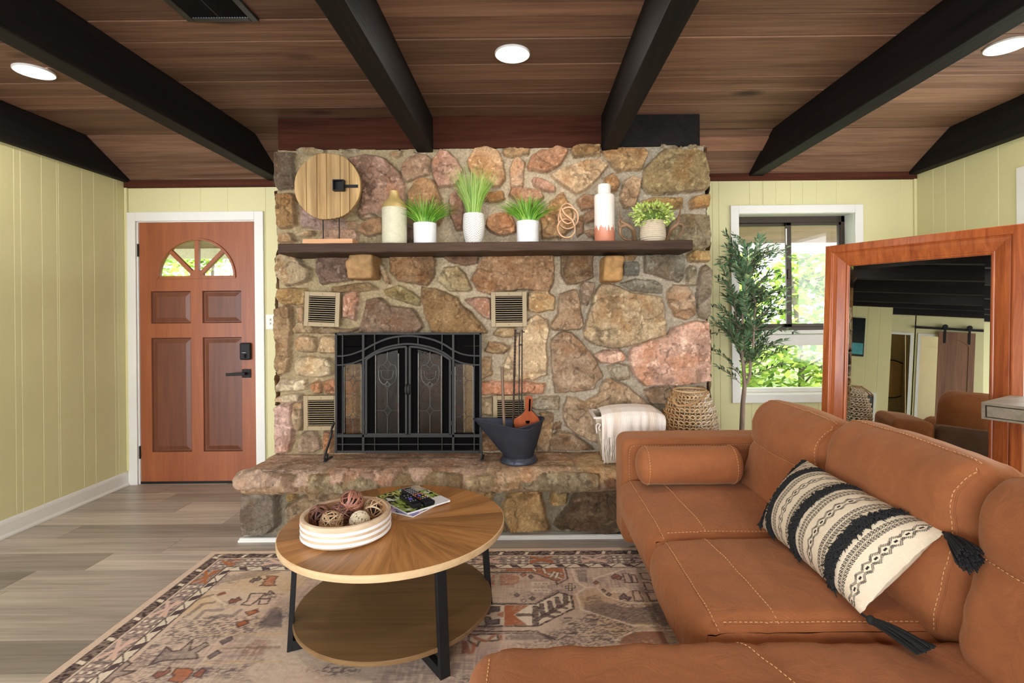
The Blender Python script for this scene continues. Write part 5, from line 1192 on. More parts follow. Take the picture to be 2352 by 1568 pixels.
# ================================================================ SECTIONAL SOFA
def suede(name, c, dark=.86):
    t = NT(name); v = t.coord(); n1 = t.noise(v, 5, 4, .6, 1.2); n2 = t.noise(v, 38, 5, .65, .5); n3 = t.noise(v, 420, 2, .5)
    f = t.math('ADD', t.math('MULTIPLY', n1, .5), t.math('ADD', t.math('MULTIPLY', n2, .35), t.math('MULTIPLY', n3, .15)))
    t.col(t.ramp(f, [(.34, scale_c(c, dark)), (.52, c), (.70, scale_c(c, 1.16))])); t.set(Roughness=.78); t.b.inputs['Specular IOR Level'].default_value = .25
    t.b.inputs['Sheen Weight'].default_value = .25; t.b.inputs['Sheen Roughness'].default_value = .45; t.b.inputs['Sheen Tint'].default_value = S(255, 210, 170)
    w = t.noise(t.coord((1, 1, 1)), 13, 4, .6, 1.5); t.bump(t.math('ADD', t.math('MULTIPLY', w, 1.0), t.math('MULTIPLY', n3, .06)), .30, .02); return t.m
M_su = suede('tan_suede', S(152, 92, 54)); M_sub = suede('shaded_suede', S(88, 64, 50)); M_thr = plain('tan_thread', S(214, 164, 112), .6, var=.05)  # back panels get a suede darkened for the shade they stand in
class Cush:
    """a stuffed block: q in the unit cube -> world"""
    def __init__(s, c, half, r, ax=None, puff=(0, 0, 0), amp=.004, seed=0, wr=(0, 0, 0), deform=None):
        s.c = np.array(c); s.h = np.array(half); s.r = r; s.A = np.eye(3) if ax is None else np.array(ax); s.puff = puff; s.amp = amp; s.seed = seed; s.deform = deform; s.wr = wr
    def map(s, q, off=0.0):
        q = np.asarray(q, float); h = s.h; r = s.r; p = q*h; inn = np.clip(p, -(h-r), h-r); d = p-inn; L = np.linalg.norm(d, axis=-1, keepdims=True); nrm = np.where(L > 1e-9, d/np.maximum(L, 1e-9), 0)
        p = inn+nrm*(r+off)
        u = np.clip(p/h, -1, 1)
        for k in range(3):
            a, b = (k+1) % 3, (k+2) % 3
            p[..., k] += np.sign(u[..., k])*sstep(.3, 1, np.abs(u[..., k]))*s.puff[k]*(1-u[..., a]**2)*(1-u[..., b]**2)
        a = fbm(p[..., 0]*7+s.seed*3.1+p[..., 2]*5, p[..., 1]*7+p[..., 2]*4, 3, s.seed)-.5; p = p+nrm*(a*s.amp*2)[..., None]
        # small gathers that run in from the long seams
        if s.wr[0]:
            k, axn, amp = int(s.wr[0]), int(s.wr[1]), s.wr[2]; e = sstep(.45, 1, np.abs(u[..., 3-k-axn])); g = fbm(p[..., k]*26+s.seed, u[..., 3-k-axn]*1.2, 3, s.seed+5)-.5
            p = p+nrm*(g*e*amp)[..., None]
        if s.deform: p = s.deform(p)
        return s.c+p @ s.A
    def mesh(s, name, N=40):
        V = []; F = []
        g = np.linspace(-1, 1, N); k = .35; g = g*(1-k)+np.sin(g*PI/2)*k
        for ax in range(3):
            for sg in (-1, 1):
                A, B = np.meshgrid(g, g); q = np.zeros(A.shape+(3,)); q[..., ax] = sg; q[..., (ax+1) % 3] = A if sg > 0 else B; q[..., (ax+2) % 3] = B if sg > 0 else A
                b0 = len(V); V += s.map(q).reshape(-1, 3).tolist()
                for i in range(N-1):
                    for j in range(N-1): F.append((b0+i*N+j, b0+i*N+j+1, b0+(i+1)*N+j+1, b0+(i+1)*N+j))
        import bmesh
        me = bpy.data.meshes.new(name); me.from_pydata(V, [], F); bm = bmesh.new(); bm.from_mesh(me); bmesh.ops.remove_doubles(bm, verts=bm.verts, dist=.0004); bmesh.ops.recalc_face_normals(bm, faces=bm.faces); bm.to_mesh(me); bm.free()
        me.polygons.foreach_set('use_smooth', [True]*len(me.polygons)); return me
    def stitches(s, mb, pts, r=.0013, dash=.0085, gap=.0055, off=.0012):
        P = np.array([tuple(p) for p in spline(pts, 40)]) if len(pts) > 2 else np.linspace(pts[0], pts[1], 200)
        # keep the path on the cube's surface
        m = np.max(np.abs(P), axis=1, keepdims=True); P = P/m
        W = s.map(P, off); L = np.concatenate([[0], np.cumsum(np.linalg.norm(np.diff(W, axis=0), axis=1))]); t = 0
        while t+dash < L[-1]:
            a = [np.interp(t, L, W[:, i]) for i in range(3)]; b = [np.interp(t+dash, L, W[:, i]) for i in range(3)]; mb.tube([a, b], r, 5); t += dash+gap
    def seam(s, mb, pts, r=.0022, off=.0):
        P = np.array([tuple(p) for p in spline(pts, 30)]); m = np.max(np.abs(P), axis=1, keepdims=True); W = s.map(P/m, off); mb.tube([tuple(w) for w in W], r, 6)
sofa = thing('sectional_sofa', 'tan suede sectional sofa with stitched cushions and a chaise in front of the camera', 'sofa', (.9, 1.7, 0))
def part(name, cu, N=40, stitch=(), seams=(), mat=M_su):
    me = cu.mesh(name, N); m = MB(); m.add([tuple(v.co) for v in me.vertices], [tuple(p.vertices) for p in me.polygons]); bpy.data.meshes.remove(me)
    for p in seams: cu.seam(m, p)
    m.cur = 1
    for p in stitch: cu.stitches(m, p)
    return m.build(name, [mat, M_thr], sofa, smooth=180)
def cbx(x0, x1, y0, y1, z0, z1, r, **k): return Cush(((x0+x1)/2, (y0+y1)/2, (z0+z1)/2), ((x1-x0)/2, (y1-y0)/2, (z1-z0)/2), r, **k)
SX0 = .452
part('base_frame', cbx(.53, 1.36, .62, 2.62, .12, .29, .03, amp=.002), 24); part('chaise_base', cbx(-.06, .60, .62, 1.26, .12, .29, .03, amp=.002), 24)
def under(p):   # fronts tuck in towards the bottom
    p = p.copy(); k = sstep(.02, -.12, p[..., 2]); p[..., 0] += k*sstep(.1, -.4, p[..., 0])*.05
    tp_ = sstep(.03, .08, p[..., 2]); hx_ = .384; u = p[..., 0]/hx_
    p[..., 2] -= tp_*(.0035*np.exp(-((u+.875)/.018)**2)+.004*np.exp(-((u+.46-.055*p[..., 1]*3)/.012)**2)); hy = np.abs(p[..., 1]).max()
    p[..., 2] -= tp_*.004*np.exp(-((p[..., 1]/hy+.895)/.02)**2)
    wv = fbm(p[..., 0]*22+3, p[..., 1]*6, 3, 77)-.5; p[..., 2] += tp_*wv*.007*np.exp(-((p[..., 1]/hy+.78)/.16)**2)
    wv = fbm(p[..., 1]*24, p[..., 0]*6, 3, 78)-.5; p[..., 2] += tp_*wv*.006*np.exp(-((u+.78)/.16)**2)
    return p
seat1 = cbx(SX0, 1.22, 1.915, 2.62, .235, .465, .072, puff=(.02, .0, .022), amp=.006, seed=3, deform=under)
seat2 = cbx(SX0-.006, 1.22, 1.345, 1.935, .225, .468, .078, puff=(.022, .0, .024), amp=.006, seed=8, deform=under)
def seat_st(cu, s_, e=.0):
    return [[(-.86, -.97, 1), (-.86, 0, 1), (-.86, .97, 1)], [(-.50, .9, 1), (-.46, 0, 1), (-.42, -.9, 1)], [(-.8, -.87, 1), (0, -.88, 1), (.75, -.88, 1)]]
part('seat_cushion', seat1, 44, seat_st(seat1, 0), [[(-.875, -.9, 1), (-.875, 0, 1), (-.875, .95, 1)], [(-.8, -.905, 1), (0, -.91, 1), (.8, -.91, 1)]])
part('seat_cushion', seat2, 44, seat_st(seat2, 0), [[(-.875, -.9, 1), (-.875, 0, 1), (-.875, .95, 1)], [(-.8, -.905, 1), (0, -.91, 1), (.8, -.91, 1)]])
def chz(p):
    p = p.copy(); t_ = sstep(.0, .09, p[..., 2]); e = np.exp(-((p[..., 1]-.33)/.13)**2); p[..., 2] += t_*e*(fbm(p[..., 0]*13+2, p[..., 1]*3, 3, 5)-.5)*.026; p[..., 2] -= t_*.004*np.exp(-((p[..., 0]-.05+.1*(p[..., 1]-.3))/.012)**2); return p
chaise = cbx(-.145, 1.22, .55, 1.342, .235, .468, .085, puff=(.02, .0, .018), amp=.008, seed=14, wr=(0, 0, 0), deform=chz)
chaise.wr = (0, 0, 0)
part('chaise_cushion', chaise, 60, [[(-.94, .8, 1), (-.94, 0, 1), (-.94, -.8, 1)], [(-.02, .92, 1), (.06, .5, 1), (.12, 0, 1), (.15, -.8, 1)]], [[(-.9, .93, 1), (0, .93, 1), (.9, .93, 1)]])
arm = cbx(.478, 1.43, 2.605, 2.845, .12, .657, .05, puff=(.0, .006, .006), amp=.003, seed=21)
part('armrest', arm, 40, [[(-.93, -1, -.8), (-.93, -1, .2), (-.925, -1, .78), (-.86, -1, .90), (-.7, -1, .90), (.3, -1, .90), (.95, -1, .90)]], [[(-.945, -1, -.8), (-.945, -1, .2), (-.94, -1, .80), (-.87, -1, .925), (-.7, -1, .925), (.3, -1, .925), (.95, -1, .925)]])
for y0, y1 in ((1.92, 2.605), (1.29, 1.912), (.55, 1.282)):
    part('back_panel', cbx(1.27, 1.43, y0, y1, .12, .645, .03, puff=(.004, 0, 0), amp=.002, seed=int(y0*10)), 24, mat=M_sub)
def backc(y0, y1, top, seed, x=1.165, th=.108, lean=13, hh=.25):
    a = math.radians(lean); ax = np.array([(math.cos(a), 0, -math.sin(a)), (0, 1, 0), (math.sin(a), 0, math.cos(a))])   # rows: local x (thickness), y, z(up)
    zc = top-hh*math.cos(a)-.02
    def crown(p):
        p = p.copy(); u = p[..., 2]/hh; fr = sstep(0, -.06, p[..., 0]); vy = p[..., 1]/((y1-y0)/2); p[..., 0] += fr*.005*(np.exp(-((np.abs(vy)-.91)/.02)**2)); wv = fbm(p[..., 2]*20+seed, p[..., 1]*5, 3, seed)-.5; p[..., 0] += fr*wv*.016*np.exp(-((np.abs(vy)-.82)/.14)**2); wv = fbm(p[..., 1]*18+seed, p[..., 2]*7, 3, seed+2)-.5; p[..., 0] += fr*wv*.010*np.exp(-((u-.75)/.3)**2); p[..., 0] += -.018*np.exp(-((u-.52)/.22)**2)*sstep(0, -.1, p[..., 0])+.012*np.exp(-((u-.12)/.05)**2)*sstep(0, -.1, p[..., 0]); return p
    return Cush((x+.02, (y0+y1)/2, zc), (th, (y1-y0)/2, hh), .085, ax, puff=(.022, .008, .014), amp=.006, seed=seed, wr=(1, 2, .0), deform=crown)
for k, (y0, y1, top, sd, x) in enumerate(((1.925, 2.555, .885, 31, 1.165), (1.292, 1.925, .915, 37, 1.165), (.60, 1.284, .915, 43, 1.155))):
    cu = backc(y0, y1, top, sd, x)
    cu.wr = (0, 0, 0)
    part('back_cushion', cu, 46, [[(-1, -.9, .14), (-1, 0, .12), (-1, .9, .14)], [(-.55, -.86, 1), (-.55, 0, 1), (-.55, .86, 1)], [(-1, -.88, -.9), (-1, -.90, 0), (-1, -.88, .72), (-.8, -.86, .98)]] + ([[(-1, .90, -.6), (-1, .90, 0), (-1, .90, .8)]] if k == 0 else []),
         [[(-1, -.93, .165), (-1, 0, .15), (-1, .93, .165)], [(-.62, -.9, 1), (-.62, 0, 1), (-.62, .9, 1)], [(-1, -.915, -.9), (-1, -.93, 0), (-1, -.915, .75), (-.8, -.9, .98)]])
for x, y in ((.60, 2.775), (.60, .72), (1.34, 2.76), (1.34, .72), (.02, .70), (.02, 1.18)):
    m = MB(); m.lathe([(.018, .0115), (.026, .13)], (x, y, 0), 16); m.build('leg', M_black, sofa)
# --- bolster ------------------------------------------------------------
R_ = .089; bx0, bx1, byc, bzc = .515, 1.015, 2.455, .486+R_
t = thing('bolster_cushion', 'tan suede bolster cushion lying against the far armrest of the sofa', 'cushion', ((bx0+bx1)/2, byc, .476))
nx_ = 70; na = 64; U, A = np.meshgrid(np.linspace(0, 1, nx_), np.linspace(0, 2*PI, na, endpoint=False), indexing='ij'); e = .05; L_ = bx1-bx0
dd = np.minimum(U, 1-U)*L_; prof_r = np.where(dd < e, R_*np.sqrt(np.clip(1-((e-dd)/e)**2.4, 0.0001, 1)), R_)
gath = (fbm(A*9/PI*2, U*0+1, 3, 4)-.5)*.006*np.exp(-((dd-.055)/.035)**2); rr = prof_r+gath+(fbm(U*6, A*1.2, 3, 9)-.5)*.006-.002*np.exp(-((dd-.045)/.003)**2)
P = np.stack([bx0+U*L_, byc+rr*np.cos(A), bzc+rr*np.sin(A)*.99], -1); o = link('cover', grid_mesh('cover', P, None, closed_u=True), M_su, t)
for x in (bx0+.047, bx1-.047):
    m = MB()
    for i in range(44):
        a = 2*PI*i/44; m.tube([(x, byc+(R_+.001)*math.cos(a), bzc+(R_+.001)*math.sin(a)), (x, byc+(R_+.001)*math.cos(a+.085), bzc+(R_+.001)*math.sin(a+.085))], .0012, 5)
    m.build('stitching', M_thr, o)
# --- striped lumbar pillow -------------------------------------------------
FT, FB, NT_, NB = Vector((1.040, 1.935, .745)), Vector((.875, 1.94, .494)), Vector((1.095, 1.345, .722)), Vector((.88, 1.365, .496))
t = thing('striped_pillow', 'cream lumbar pillow with black woven stripes, shaggy bands and tassels leaning on the sofa back', 'pillow', (.98, 1.65, .475))
na_, nb_ = 400, 250; Aa, Bb = np.meshgrid(np.linspace(0, 1, na_), np.linspace(0, 1, nb_))
def lerp3(a, b, t): return np.array(a)[None, None]*(1-t[..., None])+np.array(b)[None, None]*t[..., None]
def pill(Aa, Bb, side, ex=0):
    a, b = 2*Aa-1, 2*Bb-1; pin = .045*(1-np.abs(b)**2)*np.abs(a)**6; pinb = .05*(1-np.abs(a)**2)*np.abs(b)**6
    A2 = .5+.5*a*(1-pin); B2 = .5+.5*b*(1-pinb)
    base = lerp3(FB, NB, A2)*(1-B2[..., None])+lerp3(FT, NT_, A2)*B2[..., None]
    nrm = (NB-FB).cross(FT-FB).normalized(); nrm = nrm if nrm.x < 0 else -nrm
    th = .108*np.clip((1-np.abs(a)**2.9)*(1-np.abs(b)**2.3), 0, 1)**.70+.004*(fbm(Aa*14, Bb*7, 3, 4)-.5)*(1-np.abs(a)**8)
    edge_r = (fbm(Aa*30, Bb*20, 2, 8)-.5)*.005*(np.abs(a)**10+np.abs(b)**10)
    return base+np.array(nrm)[None, None]*((side*th+ex+edge_r)[..., None])
cream = S3((222, 206, 178)); blk = S3((34, 33, 32)); colp = np.broadcast_to(cream, Aa.shape+(3,)).copy()
colp *= (.93+.14*fbm(Aa*300, Bb*180, 2, 3))[..., None]
bm_ = Bb*.345   # metres across
def band(c, w): return np.abs(Aa-c) < w/2
def ladder(c, w):
    for s in (-.52, .52):
        k = band(c+s*w, w*.86) & (((bm_*95+.3*np.sin(Aa*900)) % 1) < .60); colp[k] = blk*(1.0)
def chain(c, w):
    ph = bm_*26; d = (Aa-c)/w; k = (np.abs(np.abs(d)-.28-.12*np.sin(ph*2*PI)) < .13) & (((bm_*150+Aa*160) % 1) < .68); k |= (np.abs(d-.5*np.sign(np.sin(ph*PI))*.0) < .10) & (np.sin(ph*2*PI) > .55) ; colp[k] = blk
for c, w in ((.062, .014), (.160, .016), (.285, .022), (.445, .020), (.580, .024), (.745, .024), (.880, .020)): ladder(c, w)
for c, w in ((.110, .034), (.362, .046), (.660, .050), (.942, .040)): chain(c, w)
FRB = (.014, .220, .510, .815)
for c in FRB: colp[band(c, .045)] = blk
Pf = pill(Aa, Bb, 1); M_wov = vcol('woven_cotton', .95, .04, 300, .5, 700, .0015)
link('front_cover', grid_mesh('front_cover', Pf, colp), M_wov, t)
Ac, Bc = np.meshgrid(np.linspace(0, 1, 60), np.linspace(0, 1, 40)); link('back_cover', grid_mesh('back_cover', pill(Ac, Bc, -.75)[:, ::-1], np.broadcast_to(cream, Ac.shape+(3,)).copy()), M_wov, t)
M_yarn = plain('black_yarn', S(30, 30, 30), .95, var=.35, ns=120)
rg = random.Random(6)
for c in FRB:
    m = MB()
    for i in range(900):
        a = min(.995, max(.004, c+rg.uniform(-.023, .023))); b = rg.uniform(.02, .98); i0, j0 = int(b*(nb_-1)), int(a*(na_-1)); i1, j1 = min(nb_-2, i0), min(na_-2, j0)
        p = Vector(Pf[i1, j1]); ta = Vector(Pf[i1, j1+1]-Pf[i1, j1]); tb_ = Vector(Pf[i1+1, j1]-Pf[i1, j1]); n_ = ta.cross(tb_).normalized(); n_ = n_ if n_.x < 0 or n_.z > 0 else -n_
        ta.normalize(); tb_.normalize(); d = ta*rg.uniform(-.8, .8)+tb_*rg.uniform(-.6, .6)-Vector((0, 0, .35)); l = rg.uniform(.012, .021)
        m.tube([p-n_*.001, p+n_*l*.45+d*l*.4, p+n_*l*.5+d*l*1.0], [.0026, .0024, .001], 4)
    m.build('shaggy_band', M_yarn, t)
def tassel(p, dirs, L, seed, floor=None):
    rg = random.Random(seed); m = MB(); d = Vector(dirs).normalized(); e1 = d.orthogonal().normalized(); e2 = d.cross(e1)
    m.tube([p, p+d*.018], .0035, 6); m.ball(p+d*.026, .0115, 12); m.tube([p+d*.034, p+d*.040], .0095, 10)
    for i in range(120):
        a = rg.uniform(0, 2*PI); r = rg.random()**.5; o = (e1*math.cos(a)+e2*math.sin(a))*r; pts = []
        for s in range(6):
            u = s/5; q = p+d*(.034+L*u*rg.uniform(.97, 1.0))+o*(.009+.028*u**.8)+Vector((0, 0, -.016*u*u))
            if floor is not None and q.z < floor(q)+.003: q.z = floor(q)+.003+.004*rg.random()
            pts.append(q)
        m.tube(pts, .0019, 4)
    m.build('tassel', M_yarn, t)
tassel(Vector(Pf[1, -2])+Vector((0, -.004, 0)), (.26, -.62, -.06), .125, 3, lambda q: .490); tassel(Vector(Pf[-2, -2])+Vector((-.012, -.004, 0)), (-.20, -1, -.02), .085, 4)
# ================================================================ COFFEE TABLE
TX, TY, TZ, TR = -.558, 2.156, .440, .454
t = thing('coffee_table', 'round two tier coffee table with sunburst wood top and black metal legs on the rug', 'coffee table', (TX, TY, 0.008))
def sunburst(name):
    q = NT(name); tc = q.n('ShaderNodeTexCoord'); sp_ = q.n('ShaderNodeSeparateXYZ'); q.l(tc.outputs['Object'], sp_.inputs[0])
    an = q.math('ARCTAN2', sp_.outputs[1], sp_.outputs[0]); r = q.math('SQRT', q.math('ADD', q.math('MULTIPLY', sp_.outputs[0], sp_.outputs[0]), q.math('MULTIPLY', sp_.outputs[1], sp_.outputs[1])))
    wd = q.math('FLOOR', q.math('MULTIPLY', q.math('ADD', an, PI+.07), 24/(2*PI))); wn = q.n('ShaderNodeTexWhiteNoise', noise_dimensions='1D'); q.l(wd, wn.inputs['W'])
    mid = q.math('ADD', q.math('MULTIPLY', q.math('ADD', wd, .5), 2*PI/24), -PI-.07); da = q.math('SUBTRACT', an, mid)
    lx = q.math('MULTIPLY', r, q.math('COSINE', da)); ly = q.math('MULTIPLY', r, q.math('SINE', da))
    cb = q.n('ShaderNodeCombineXYZ'); q.l(q.math('MULTIPLY', lx, .07), cb.inputs[0]); q.l(ly, cb.inputs[1]); q.l(q.math('MULTIPLY', wn.outputs['Value'], 40), cb.inputs[2])
    n1 = q.noise(cb.outputs[0], 62, 5, .65, .5); n2 = q.noise(cb.outputs[0], 12, 3, .5, .8)
    c = q.ramp(q.math('ADD', q.math('MULTIPLY', n1, .55), q.math('MULTIPLY', n2, .45)), [(.34, S(126, 82, 42)), (.52, S(162, 112, 62)), (.7, S(184, 136, 82))])
    h = q.n('ShaderNodeHueSaturation'); q.l(c, h.inputs['Color']); q.l(q.math('ADD', q.math('MULTIPLY', wn.outputs['Value'], .5), .74), h.inputs['Value']); q.col(h.outputs[0])
    q.set(Roughness=.36); q.bump(n1, .12, .002); return q.m
M_sun = sunburst('sunburst_oak'); M_edge = wood('oak_band', S(190, 156, 112), S(220, 190, 148), 'X', .5, 40, .08); M_shelf = wood('shelf_oak', S(92, 70, 44), S(138, 106, 68), 'X', .38, 34, .05, bump=.1)  # shelf wood darkened in colour for the shadow under the tabletop
m = MB(); m.lathe([(.001, -.004), (TR-.004, -.004), (TR-.003, -.0005), (TR-.006, 0), (.001, 0)], (0, 0, TZ-.008), 96); o = m.build('tabletop', M_sun, t, smooth=40, local=True)
m = MB(); m.lathe([(TR-.03, -.027), (TR-.002, -.027), (TR, -.024), (TR, -.003), (TR-.003, -.0008), (TR-.004, -.004)], (TX, TY, TZ), 96); m.build('edge_band', M_edge, t, smooth=40)
m = MB(); m.lathe([(.001, 0), (TR-.02, 0)], (TX, TY, TZ-.026), 64); m.build('underside', M_shelf, t)
ZS, RS = .115, .398; m = MB(); m.lathe([(.001, -.018), (RS-.003, -.018), (RS, -.015), (RS, -.003), (RS-.003, 0), (.001, 0)], (TX, TY, ZS), 96); m.build('shelf', M_shelf, t, smooth=40)
lr = .418
for a in (-157, -52, 23, 128):
    a = math.radians(a); d = Vector((math.cos(a), math.sin(a), 0)); s = Vector((-d.y, d.x, 0)); p = Vector((TX, TY, 0))+d*lr; q = Vector((TX, TY, 0))+d*(lr-.025)
    m = MB(); A_ = [p+s*.02, p-s*.02, p-s*.02-d*.02, p+s*.02-d*.02]; B_ = [q+s*.02, q-s*.02, q-s*.02-d*.02, q+s*.02-d*.02]
    m.add([x+Vector((0, 0, .009)) for x in A_]+[x+Vector((0, 0, TZ-.027)) for x in B_], [(3, 2, 1, 0), (4, 5, 6, 7), (0, 1, 5, 4), (1, 2, 6, 5), (2, 3, 7, 6), (3, 0, 4, 7)]); m.build('leg', M_black, t, bevel=.002)
    m = MB(); m.bar(Vector((TX, TY, .029))+d*.01, Vector((TX, TY, .029))+d*(lr-.02), .04, .038); m.build('foot_rail', M_black, t)
    m = MB(); m.bar(Vector((TX, TY, ZS-.03))+d*.36, Vector((TX, TY, ZS-.03))+d*(lr-.02), .03, .02); m.build('bracket', M_black, t)
# --- bowl -------------------------------------------------------------------
bX, bY, bR, bH = -.722, 2.037, .171, .088
t = thing('wooden_bowl', 'round wooden bowl with three white carved stripes holding woven balls', 'bowl', (bX, bY, TZ))
M_mango = wood('mango_wood', S(168, 136, 106), S(216, 194, 164), 'X', .5, 24, .12, bump=.2); M_mango_in = wood('mango_wood_inside', S(156, 110, 74), S(204, 162, 122), 'X', .45, 20, .12); M_enam = plain('white_enamel', S(240, 240, 240), .4, var=.02)
m = MB(); pr = [(.001, 0), (bR-.022, 0), (bR-.010, .004)]
for z in (.012, .030, .048, .066): pr += [(bR-.005+.003*math.sin(z*36), z)]
pr += [(bR, .08), (bR-.001, bH-.002), (bR-.004, bH), (bR-.014, bH), (bR-.017, bH-.003), (bR-.022, .05), (bR-.035, .016), (.001, .012)]
m.lathe(pr, (bX, bY, TZ+.0008), 80); m.build('bowl', M_mango, t, smooth=40)
for i, z in enumerate((.020, .042, .063)):
    m = MB(); rb = bR-.0015; m.lathe([(rb-.006, z-.006), (rb+.0012, z-.0055), (rb+.002, z), (rb+.0012, z+.0055), (rb-.006, z+.006)], (bX, bY, TZ), 80, fn=lambda p, a: Vector((p.x, p.y, p.z+.0012*math.sin(3*a+i)))); m.build('carved_stripe', M_enam, t, smooth=40)
m = MB(); m.lathe([(.001, .0135), (bR-.036, .0175), (bR-.0235, .05), (bR-.0185, bH-.006)], (bX, bY, TZ+.0008), 60); m.build('inside', M_mango_in, t, smooth=60)
def wball(u, v, dep, r, mat, n, w, label, seed, z):
    p = onz(u, v, z); t = thing('woven_ball', label, 'decorative ball', (p.x, p.y, p.z-r), 0, 'decorative balls in the bowl')
    rg = random.Random(seed); m = MB()
    for i in range(n):
        a = Vector((rg.gauss(0, 1), rg.gauss(0, 1), rg.gauss(0, 1))).normalized(); e1 = a.orthogonal().normalized(); e2 = a.cross(e1); k = rg.uniform(-.55, .55); rr = r*math.sqrt(1-k*k); c = p+a*(r*k); ww = w*rg.uniform(.6, 1.3); rad = rg.uniform(.93, 1.03)
        pts = [c*1+(e1*math.cos(x)+e2*math.sin(x))*rr*rad*(1+.03*math.sin(3*x+i)) for x in np.linspace(0, 2*PI, 26)[:-1]]
        ups = [(q-p).normalized() for q in pts]; m.ct = rg.random(); m.sweep(pts, [(-ww, -.0008), (ww, -.0008), (ww, .0008), (-ww, .0008)], up=[tuple(x) for x in ups], closed=True)
    m.build('vine', mat, t, tone=True); m = MB(); m.ball(p, r*.5, 14); m.build('core', plain('ball_core', S(58, 38, 28), .9, var=.3, ns=60), t)
M_v1 = grass_mat('vine_red', S(116, 70, 54), S(160, 104, 84), S(200, 146, 120)); M_v2 = grass_mat('vine_tan', S(126, 94, 66), S(186, 152, 114), S(222, 198, 162)); M_v3 = grass_mat('vine_dark', S(88, 56, 46), S(126, 84, 70), S(164, 118, 98))
zb_ = TZ+.055
wball(733, 1186, 0, .046, M_v3, 22, .0026, 'dark reddish vine ball at the left side of the bowl', 2, zb_); wball(783, 1180, 0, .046, M_v3, 22, .0022, 'dark vine ball in the middle of the bowl', 3, zb_-.002)
wball(862, 1169, 0, .046, M_v2, 20, .0028, 'tan vine ball with thick strands at the right side of the bowl', 4, zb_-.004); wball(761, 1200, 0, .046, M_v2, 24, .0024, 'pale tan vine ball at the front of the bowl', 5, zb_-.006)
wball(808, 1152, 0, .046, M_v1, 24, .0030, 'reddish brown vine ball standing highest at the back of the bowl', 6, TZ+.093)
p = onz(826, 1196, zb_-.008); r = .041; t = thing('seed_ball', 'cream ball studded with small dark holes at the front right of the bowl', 'decorative ball', (p.x, p.y, p.z-r), 0, 'decorative balls in the bowl')
m = MB(); m.ball(p, r*.93, 20); o = m.build('core', plain('seed_cream', S(226, 212, 184), .8, var=.08, ns=80), t, smooth=180); m = MB(); m2 = MB()
for i in range(120):
    z = 1-2*(i+.5)/120; a = i*2.39996; d = Vector((math.sqrt(1-z*z)*math.cos(a), math.sqrt(1-z*z)*math.sin(a), z)); e1 = d.orthogonal().normalized(); e2 = d.cross(e1); c = p+d*r*.93
    m.tube([c+(e1*math.cos(x)+e2*math.sin(x))*.0042 for x in np.linspace(0, 2*PI, 9)[:-1]], .0017, 5, closed=True)
    if i % 2: m2.ball(c+d*.0004, .0021, 6)
m.build('seed_rings', plain('seed_cream', S(226, 212, 184), .8), t, smooth=180); m2.build('seed_holes', plain('seed_dark', S(70, 52, 40), .9), t)
# --- magazines and remote controls -------------------------------------------
def rect_from(pts, z):
    P = [onz(u, v, z) for u, v in pts]; c = sum(P, Vector())/4; ex = ((P[1]-P[0])+(P[2]-P[3]))/2; ey = ((P[3]-P[0])+(P[2]-P[1]))/2; return c, ex, ey
def mag_cover(seed, kind):
    n = 150; U, V = np.meshgrid(np.linspace(0, 1, n), np.linspace(0, 1, n)); a = fbm(U*6+V*5, V*7-U*4, 4, seed); b = fbm(U*24+seed, V*7+U*14, 4, seed+4)
    g = S3((44, 62, 30)); y = S3((150, 166, 80)); w = S3((214, 214, 200)); k = S3((26, 32, 24)); pkc = S3((190, 150, 178)); pu = S3((120, 108, 168))
    c = g*(1-sstep(.4, .62, a)[..., None])+y*sstep(.4, .62, a)[..., None]; c = c*(1-sstep(.5, .62, b)[..., None])+k*sstep(.5, .62, b)[..., None]; f = sstep(.66, .74, fbm(U*9, V*9+seed, 4, seed+8))[..., None]; c = c*(1-f)+w*f
    if kind == 0:
        f = (sstep(.02, .0, np.abs(((V-.75-.5*(U-.4)**2+.2*(U)) % .16)-.05)-.012)*(U > .18)*(V > .45))[..., None]; c = c*(1-f*.8)+S3((176, 196, 104))*f*.8
        lb = (U > .62) & (V > .72); c[lb] = S3((226, 226, 226)); q = (U > .66) & (V < .30); c[q] = c[q]*.3+S3((206, 190, 180))*.7
        q = (U > .54) & (U < .70) & (V < .08); c[q] = S3((92, 176, 214))
    else:
        f = sstep(.42, .55, fbm(U*5, V*5, 3, 60))[..., None]; c = c*(1-f)+pu*f; f = sstep(.55, .65, fbm(U*12, V*12, 3, 70))[..., None]; c = c*(1-f)+pkc*f
    return c
M_cover = vcol('magazine_gloss', .22, .02, 30, 0, spec=.5); M_paper = plain('paper_edge', S(232, 232, 230), .7, var=.04, ns=200)
def magazine(pts, z, th, label, kind, seed, given=None):
    c, ex, ey = given or rect_from(pts, z+th); c.z = z; t = thing('magazine', label, 'magazine', c, 0, 'magazines on the coffee table')
    ey = (ey-ex.normalized()*ey.dot(ex.normalized()))
    n = 150; U, V = np.meshgrid(np.linspace(-.5, .5, n), np.linspace(-.5, .5, n)); P = np.array(c)[None, None]+U[..., None]*np.array(ex)+V[..., None]*np.array(ey); P[..., 2] = z+th+.0014+.0006*np.sin(U*5)
    link('cover', grid_mesh('cover', P, mag_cover(seed, kind)), M_cover, t)
    m = MB(); q = [c-ex*.498-ey*.498, c+ex*.498-ey*.498, c+ex*.498+ey*.498, c-ex*.498+ey*.498]; m.prism(q, (0, 0, th)); m.build('pages', M_paper, t); return t, c, ex, ey
z0 = TZ+.0012
